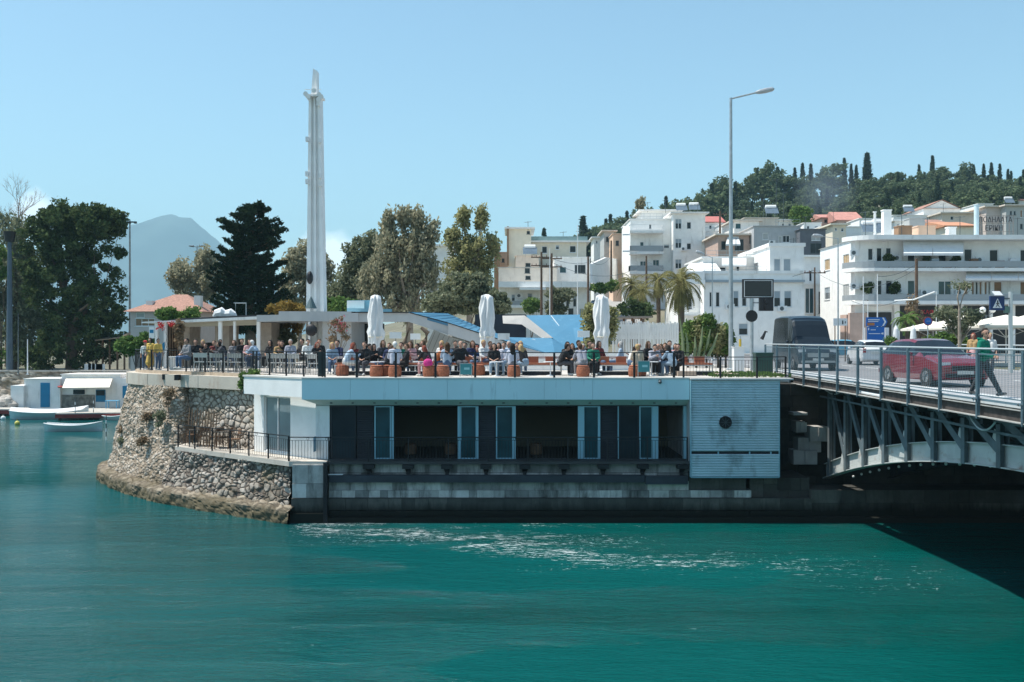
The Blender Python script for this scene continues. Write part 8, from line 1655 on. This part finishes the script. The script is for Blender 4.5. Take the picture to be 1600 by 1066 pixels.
def palm(px, ytop, d, ybase, label, n=34, L=2.6, lm=lf_pop, tr=.2, old=14, base=None):
    x = X(px, d); zt = Z(ytop, d); zb = base if base is not None else 5.6; t = thing('palm_tree', label, 'palm', (x, d, zb)); b = MB(); b.tube([(x, d, zb - .2), (x + .08, d, (zb + zt) / 2), (x, d, zt)], [tr * 1.3, tr, tr * 1.2], 10); b.build('trunk', bark, t, True)
    g = random.Random(px); vs = []; b = MB()
    for k in range(n + old):
        az = g.uniform(0, 6.28); el = g.uniform(.1, 1.3) if k < n else g.uniform(-1.2, -.3); Lk = L * g.uniform(.75, 1.1); dr = Vector((math.cos(az) * math.cos(el), math.sin(az) * math.cos(el), math.sin(el))); p = Vector((x, d, zt)); side = dr.cross(Vector((0, 0, 1))).normalized(); pts = [p]
        for j in range(8): dr = (dr + Vector((0, 0, -.17 - .03 * j))).normalized(); p = p + dr * Lk / 8; pts.append(p)
        b.tube(pts, [.03] * 8 + [.01], 4, False)
        for j in range(1, 9):
            for s in (-1, 1):
                for h in (0, .5):
                    q = pts[j].lerp(pts[j - 1], h); w = Lk * .16 * math.sin(math.pi * min(.95, (j - h + 1) / 9.5)) + .08; dj = (pts[j] - pts[j - 1]).normalized(); e = q + side * s * w + dj * w * .5 - Vector((0, 0, w * .35)); b.add([q, q + dj * .07, e], [(0, 1, 2)])
    b.build('fronds', lm, t, True); return t
palm(1063, 442, 75, 540, 'large palm with drooping golden fronds in front of the villa', 40, 2.3, lf_palm, .24, 34)
palm(1028, 438, 110, 500, 'palm with hanging yellow fronds left of the large palm', 34, 2.3, lf_palm, .22, 26)
palm(988, 445, 112, 500, 'yellowish palm beside the hill street', 34, 2.3, lf_palm, .22, 26); palm(1003, 458, 108, 500, 'short bushy palm between the hill street and the villa', 36, 2.2, lf_palm, .22, 16)
palm(1416, 500, 76, 535, 'small spiky palm before the dark shop front', 26, 1.3, lf_green, .14, 4)
tree('shrub', 'dark shrub at the foot of the yellowish palms', 995, 100, [(985, 482, 14, 12, 1), (1004, 484, 12, 12, 1)], 40, 60, .5, .2, lf_dark, tr=.06, seed=40, limbs=3, cat='bush')
tree('small_tree', 'round bright green bush before the long white house', 830, 104, [(831, 476, 12, 11, 1)], 34, 70, .42, .18, lf_green, tr=.08, seed=41, limbs=3)
tree('small_tree', 'loose olive tree right of the two utility poles', 872, 104, [(868, 462, 12, 14, 1), (885, 460, 12, 10, .7), (862, 482, 10, 12, .6), (876, 482, 10, 12, .5)], 70, 60, .42, .18, lf_oliv, tr=.1, seed=42, limbs=7)
tree('shrub', 'green shrubs under the pale retaining wall by the street', 948, 128, [(938, 450, 15, 5, 1), (958, 446, 8, 7, .7)], 34, 60, .5, .22, lf_green, tr=.06, seed=43, limbs=2, cat='bush')
tree('street_tree', 'young tree with brown-green leaves and a bare forked top before the shops', 1500, 56, [(1480, 492, 18, 12, 1), (1515, 496, 14, 12, .8), (1495, 510, 20, 10, .7), (1503, 446, 12, 6, .3)], 64, 40, .32, .11, lf_oliv, bark_l, tr=.07, seed=44, limbs=16, base=5.8)
t = thing('street_tree', 'slim bare forked young tree rising in front of the shop parasols', 'tree', (X(1500, 52), 52, 5.8)); b = MB(); b.tube([P(1500, 570, 52), P(1499, 500, 52), P(1499, 480, 52)], [.11, .08, .06], 8); b.tube([P(1499, 482, 52), P(1496, 465, 52), P(1500, 445, 52)], [.05, .035, .01], 6); b.tube([P(1499, 482, 52), P(1505, 462, 52), P(1511, 448, 52)], [.05, .035, .01], 6); b.tube([P(1505, 462, 52), P(1515, 455, 52)], [.025, .008], 5); b.build('trunk', bark_l, t, True)
tree('street_tree', 'brownish shrubby tree wrapped round the wooden utility pole', 1432, 78, [(1430, 500, 12, 16, 1), (1425, 478, 8, 12, .5), (1440, 515, 12, 12, .6)], 44, 36, .4, .12, lf_brown, bark_l, tr=.07, seed=45, limbs=12, base=5.8)
tree('hedge', 'low green planting before the shops', 1485, 62, [(1455, 535, 16, 8, 1), (1480, 530, 18, 9, 1), (1500, 536, 12, 8, .6), (1395, 535, 12, 8, .6)], 80, 60, .3, .12, lf_green, tr=.04, seed=46, limbs=2, cat='hedge', base=5.8)
for px, y, l in ((1356, 452, 'left round potted bush on the middle balcony of the curved block'), (1397, 450, 'right round potted bush on the middle balcony of the curved block'), (1389, 404, 'round potted bush on the upper balcony near the corner'), (1450, 404, 'small potted bush under the striped awning'), (1493, 405, 'potted bush at the right end of the long awning')):
    tree('potted_bush', l, px, 96.2, [(px, y, 7, 8 if y > 420 else 5, 1)], 16, 60, .28, .13, lf_dark, tr=.04, seed=int(px), limbs=2, cat='bush', base=Z(y + 14, 96.2), group='potted bushes on the balconies')
# plants on the walls and grass at the terrace end
tree('wall_plant', 'bright green plant hanging beside the white wing over the parapet', 385, 42.8, [(388, 588, 9, 7, 1), (380, 600, 6, 10, 1), (398, 584, 9, 5, .6)], 46, 50, .16, .075, lf_green, tr=.02, seed=50, limbs=4, cat='plant', base=Z(600, 42.8))
for i, (px, y, d_, w, h, l) in enumerate(((248, 655, 46.9, 9, 16, 'large dry tuft on the front of the bastion below the parapet'), (263, 620, 47.2, 7, 14, 'upper dry tuft near the pilaster edge'), (192, 672, 50.6, 5, 6, 'dry tuft at the left silhouette of the bastion'), (190, 690, 50.2, 6, 8, 'lower tuft at the left side of the bastion'), (221, 690, 47.6, 6, 6, 'small tuft low on the bastion'), (229, 652, 48, 5, 7, 'small tuft in the middle of the bastion'))):
    tree('wall_plant', l, px, d_, [(px, y, w * .8, h * .8, 1), (px + w * .7, y - h * .5, w * .4, h * .4, .3)], 22, 20, .18, .07, lf_brown if i % 3 else lf_oliv, tr=.015, seed=60 + i, limbs=4, cat='plant', base=Z(y + h, d_), group='tufts growing from the stone bastion')
g = np.random.default_rng(4); n = 1100; xx = g.uniform(X(1090, 44), X(1200, 44), n); yy = g.uniform(40.4, 44.5, n); zz = np.full(n, 5.75); h = g.uniform(.04, .15, n); an = g.uniform(0, 6.28, n); w = .02
V = np.stack([np.stack([xx - np.cos(an) * w, yy - np.sin(an) * w, zz], 1), np.stack([xx + np.cos(an) * w, yy + np.sin(an) * w, zz], 1), np.stack([xx + g.normal(size=n) * .04 + w, yy, zz + h], 1), np.stack([xx + g.normal(size=n) * .04, yy, zz + h], 1)], 1).reshape(-1, 3); b = MB(); b.arrays(V, np.arange(n * 4).reshape(n, 4)); tag(b.build('terrace_grass', lf_green, None), 'patch of rough grass at the terrace end under the tall street lamp', 'grass', kind='stuff')
b = MB(); b.box(X(1063, 41), X(1092, 41), 41.6, 42.2, 5.755, 5.95); b.box(X(1125, 41), X(1160, 41), 41.4, 42.4, 5.755, 5.86); tag(b.build('stone_kerb', M('brown_kerb_stone', (.36, .28, .22), .9, var=.2), None, True), 'brown stone edging on the terrace by the tall street lamp', 'kerb')
# ---------------------------------------------------------------- wood on the hill
def crown_pine(seed):
    t = thing('pine_tree', 'pine', 'tree', (0, 0, 0)); g = random.Random(seed); E = [(g.uniform(-1.6, 1.6), g.uniform(-1.5, 1.5), 6.5 + g.uniform(-2.2, 2.6), g.uniform(1.6, 2.8), g.uniform(1.6, 2.6), g.uniform(1.0, 2.0), 1) for _ in range(7)]
    V, Fq = leaves(blobs(E, 90, .75, seed, .4), 24, .42, seed); b = MB(); b.arrays(V, Fq); b.build('crown', lf_pine, t); b = MB(); b.tube([(0, 0, -1), (.2, 0, 4), (0, 0, 8)], [.35, .28, .1], 7)
    for e in E: b.tube([(0.1, 0, 3.5), (e[0], e[1], e[2])], [.14, .05], 5)
    b.build('trunk', bark, t); return t
def crown_cyp(seed):
    t = thing('cypress_tree', 'cypress', 'tree', (0, 0, 0)); g = random.Random(seed); C = []
    for k in range(150): z = .8 + 12.6 * (k / 150); r = 1.1 * (1 - (z / 14.0) ** 1.9) * (.5 + min(1, z / 2.5) * .5); a = g.uniform(0, 6.28); C.append((math.cos(a) * r * .65, math.sin(a) * r * .65, z, .22 + r * .32))
    V, Fq = leaves(C, 20, .28, seed, 2.6, 0); V[:, 2] += 0; b = MB(); b.arrays(V, Fq); b.build('crown', lf_cyp, t); b = MB(); b.tube([(0, 0, -1), (0, 0, 11)], [.22, .05], 6); b.build('trunk', bark, t); return t
PINE = [crown_pine(s) for s in (1, 2, 3, 4)]; CYP = [crown_cyp(s) for s in (5, 6, 7)]
g = random.Random(21); LM = {}
BANDS = [(1075, 'above the twin solar heaters'), (1135, 'left of the tall street lamp'), (1165, 'just right of the tall street lamp'), (1215, 'above the pale slanting-edge house'), (1265, 'above the bright yellow-green tree'), (1310, 'behind the thin smoke'), (1350, 'above the broad red roof'), (1400, 'above the square white chimney'), (1450, 'above the wide white house'), (1505, 'above the white gabled house'), (1545, 'above the pale blue flue'), (1700, 'above the roof lettering')]
HTS = ['just below the skyline', 'high on the slope', 'above mid-slope', 'at mid-slope', 'below mid-slope', 'low on the slope', 'lowest on the slope']
def slope_label(kind, px, row):
    bn = next(b_[1] for b_ in BANDS if px < b_[0]); k = (kind, bn, row); LM[k] = LM.get(k, 0) + 1
    return '%s %s %s%s' % (kind, HTS[row], bn, '' if LM[k] == 1 else ', %s from left' % ordn[LM[k] - 1])
def hz(x, y): return terr(x, y)
def plant(kind, px, pytop, d, label, group, wide=1.0, H=None):
    x = X(px, d); z = hz(x, d) - .8; nat = 13.3 if kind is CYP else 10.6; h = Z(pytop, d) - z if H is None else H; s = max(.45, h / nat)
    o = place(kind[g.randrange(len(kind))], (x, d, z), g.uniform(0, 6.28), label, s, group); o.scale = (s * wide, s * wide, s); return o
# skyline cypresses as the photo shows them
ordn = ['first', 'second', 'third', 'fourth', 'fifth', 'sixth', 'seventh', 'eighth', 'ninth', 'tenth', '11th', '12th', '13th', '14th', '15th', '16th', '17th', '18th', '19th', '20th', '21st', '22nd', '23rd', '24th', '25th', '26th', '27th', '28th', '29th', '30th', '31st', '32nd', '33rd', '34th', '35th', '36th', '37th', '38th', '39th', '40th', '41st', '42nd', '43rd', '44th', '45th', '46th', '47th', '48th', '49th', '50th']
SC = [(850, 358, 300), (911, 339, 300), (947, 343, 320), (954, 336, 320), (980, 331, 330), (1041, 308, 330), (1112, 288, 350), (1215, 262, 370), (1242, 263, 370), (1254, 256, 372), (1267, 257, 372), (1319, 248, 375), (1330, 257, 374), (1338, 259, 372), (1355, 240, 372), (1436, 258, 376), (1457, 244, 376), (1521, 258, 376), (1537, 257, 376), (1549, 255, 374), (1562, 257, 374), (1575, 265, 372), (1580, 268, 370), (1599, 266, 372), (1149, 285, 352), (1283, 300, 330), (1262, 300, 322), (1235, 300, 318), (1175, 315, 310), (1397, 300, 335), (1470, 290, 335), (1560, 282, 318)]
for i, (px, py_, d) in enumerate(SC): plant(CYP, px, py_, d, 'slender dark cypress in the hill wood, %s from the left among the cypresses' % ordn[sorted(SC).index((px, py_, d))], 'cypresses in the hill wood', 1.05 if px not in (1355, 911) else 1.5)
SP = [(920, 352, 300), (935, 350, 305), (965, 346, 320), (1000, 322, 330), (1018, 330, 335), (1070, 308, 340), (1090, 304, 345), (1105, 290, 350), (1128, 272, 355), (1140, 276, 355), (1165, 274, 360), (1192, 252, 365), (1205, 270, 362), (1225, 266, 368), (1249, 270, 365), (1285, 262, 368), (1302, 246, 372), (1297, 262, 360), (1375, 272, 368), (1393, 262, 370), (1407, 266, 372), (1420, 270, 370), (1443, 262, 372), (1465, 256, 374), (1475, 262, 370), (1500, 264, 372), (1508, 254, 374), (1525, 268, 370), (1545, 270, 368), (1567, 276, 366), (1592, 288, 352), (1610, 282, 355), (870, 372, 290), (886, 366, 295)]
for i, q in enumerate(SP): plant(PINE, q[0], q[1], q[2], 'dark green pine on the skyline of the hill wood, %s from the left' % ordn[sorted(SP).index(q)], 'pines on the skyline of the hill wood')
for i in range(34):
    px = 893 + i * 6.4; y_ = float(np.interp(px, [893, 940, 980, 1020, 1060, 1110], [366, 350, 339, 326, 311, 292])) + g.uniform(-2, 9)
    plant(PINE, px + g.uniform(-2, 2), y_, 300 + 38 * g.random(), 'dark pine on the falling left end of the hill wood, %s from the left' % ordn[i], 'pines on the falling left end of the hill wood', 1.35)
# the slope below the skyline
N = 0
for row, (dd, n0, n1) in enumerate(((345, 930, 1620), (325, 940, 1620), (305, 960, 1625), (285, 1060, 1625), (262, 1075, 1620), (240, 1090, 1560), (218, 1130, 1500))):
    px = n0
    while px < n1:
        q = px + g.uniform(-5, 5); dj = dd + g.uniform(-8, 8)
        if g.random() < .16: plant(CYP, q, 0, dj, slope_label('dark cypress', q, row), 'cypresses on the wooded slope', 1.1, H=g.uniform(8, 12))
        else: plant(PINE, q, 0, dj, slope_label('rounded pine', q, row), 'pines on the wooded slope', 1.15, H=g.uniform(7, 10.5))
        N += 1; px += g.uniform(15, 22) * (340 / dd) ** .7
tree('bright_tree', 'bright yellow-green round tree in front of the dark wood', 1251, 175, [(1251, 335, 16, 10, 1)], 50, 60, .8, .3, lf_green, tr=.15, seed=70, limbs=4)
tree('small_tree', 'pale slender tree behind the roof house on the skyline', 1001, 180, [(1001, 318, 6, 9, 1)], 20, 50, .6, .28, lf_euc, tr=.1, seed=71, limbs=3)
# smoke drifting over the wood: left out of the geometry pass of trees, a thin real volume
sm = MB(); sm.ball(P(1290, 300, 235), 9, 16, 10, (1.0, .6, 1.5)); so_ = sm.build('smoke', MC.get('x') or bpy.data.materials.new('smoke_volume'), None, True)
m = so_.data.materials[0]; m.use_nodes = True; tt = m.node_tree; tt.nodes.clear(); o = nn(tt, 'ShaderNodeOutputMaterial'); v = nn(tt, 'ShaderNodeVolumePrincipled'); v.inputs['Color'].default_value = (.6, .72, .9, 1); tc_ = nn(tt, 'ShaderNodeTexCoord'); ln = nn(tt, 'ShaderNodeVectorMath', operation='DISTANCE'); ln.inputs[1].default_value = (0, 0, 13.5); tt.links.new(tc_.outputs['Object'], ln.inputs[0]); mr_ = nn(tt, 'ShaderNodeMapRange'); mr_.inputs[1].default_value = 8.5; mr_.inputs[2].default_value = 1; mr_.inputs[4].default_value = .03; tt.links.new(ln.outputs['Value'], mr_.inputs[0]); tt.links.new(mr_.outputs[0], v.inputs['Density']); tt.links.new(v.outputs[0], o.inputs['Volume']); tag(so_, 'faint bluish smoke drifting before the wooded hill', 'smoke', kind='stuff')
# ---------------------------------------------------------------- air
hb = MB(); hb.box(-6500, 6500, -60, 7300, -4.0, 860)
hm_ = bpy.data.materials.new('haze_air'); hm_.use_nodes = True; tt = hm_.node_tree; tt.nodes.clear(); o = nn(tt, 'ShaderNodeOutputMaterial'); v = nn(tt, 'ShaderNodeVolumePrincipled')
v.inputs['Color'].default_value = (.50, .83, 1.0, 1); v.inputs['Density'].default_value = .00017; v.inputs['Anisotropy'].default_value = 0.0; tt.links.new(v.outputs[0], o.inputs['Volume'])
tag(hb.build('haze', hm_), kind='stuff')
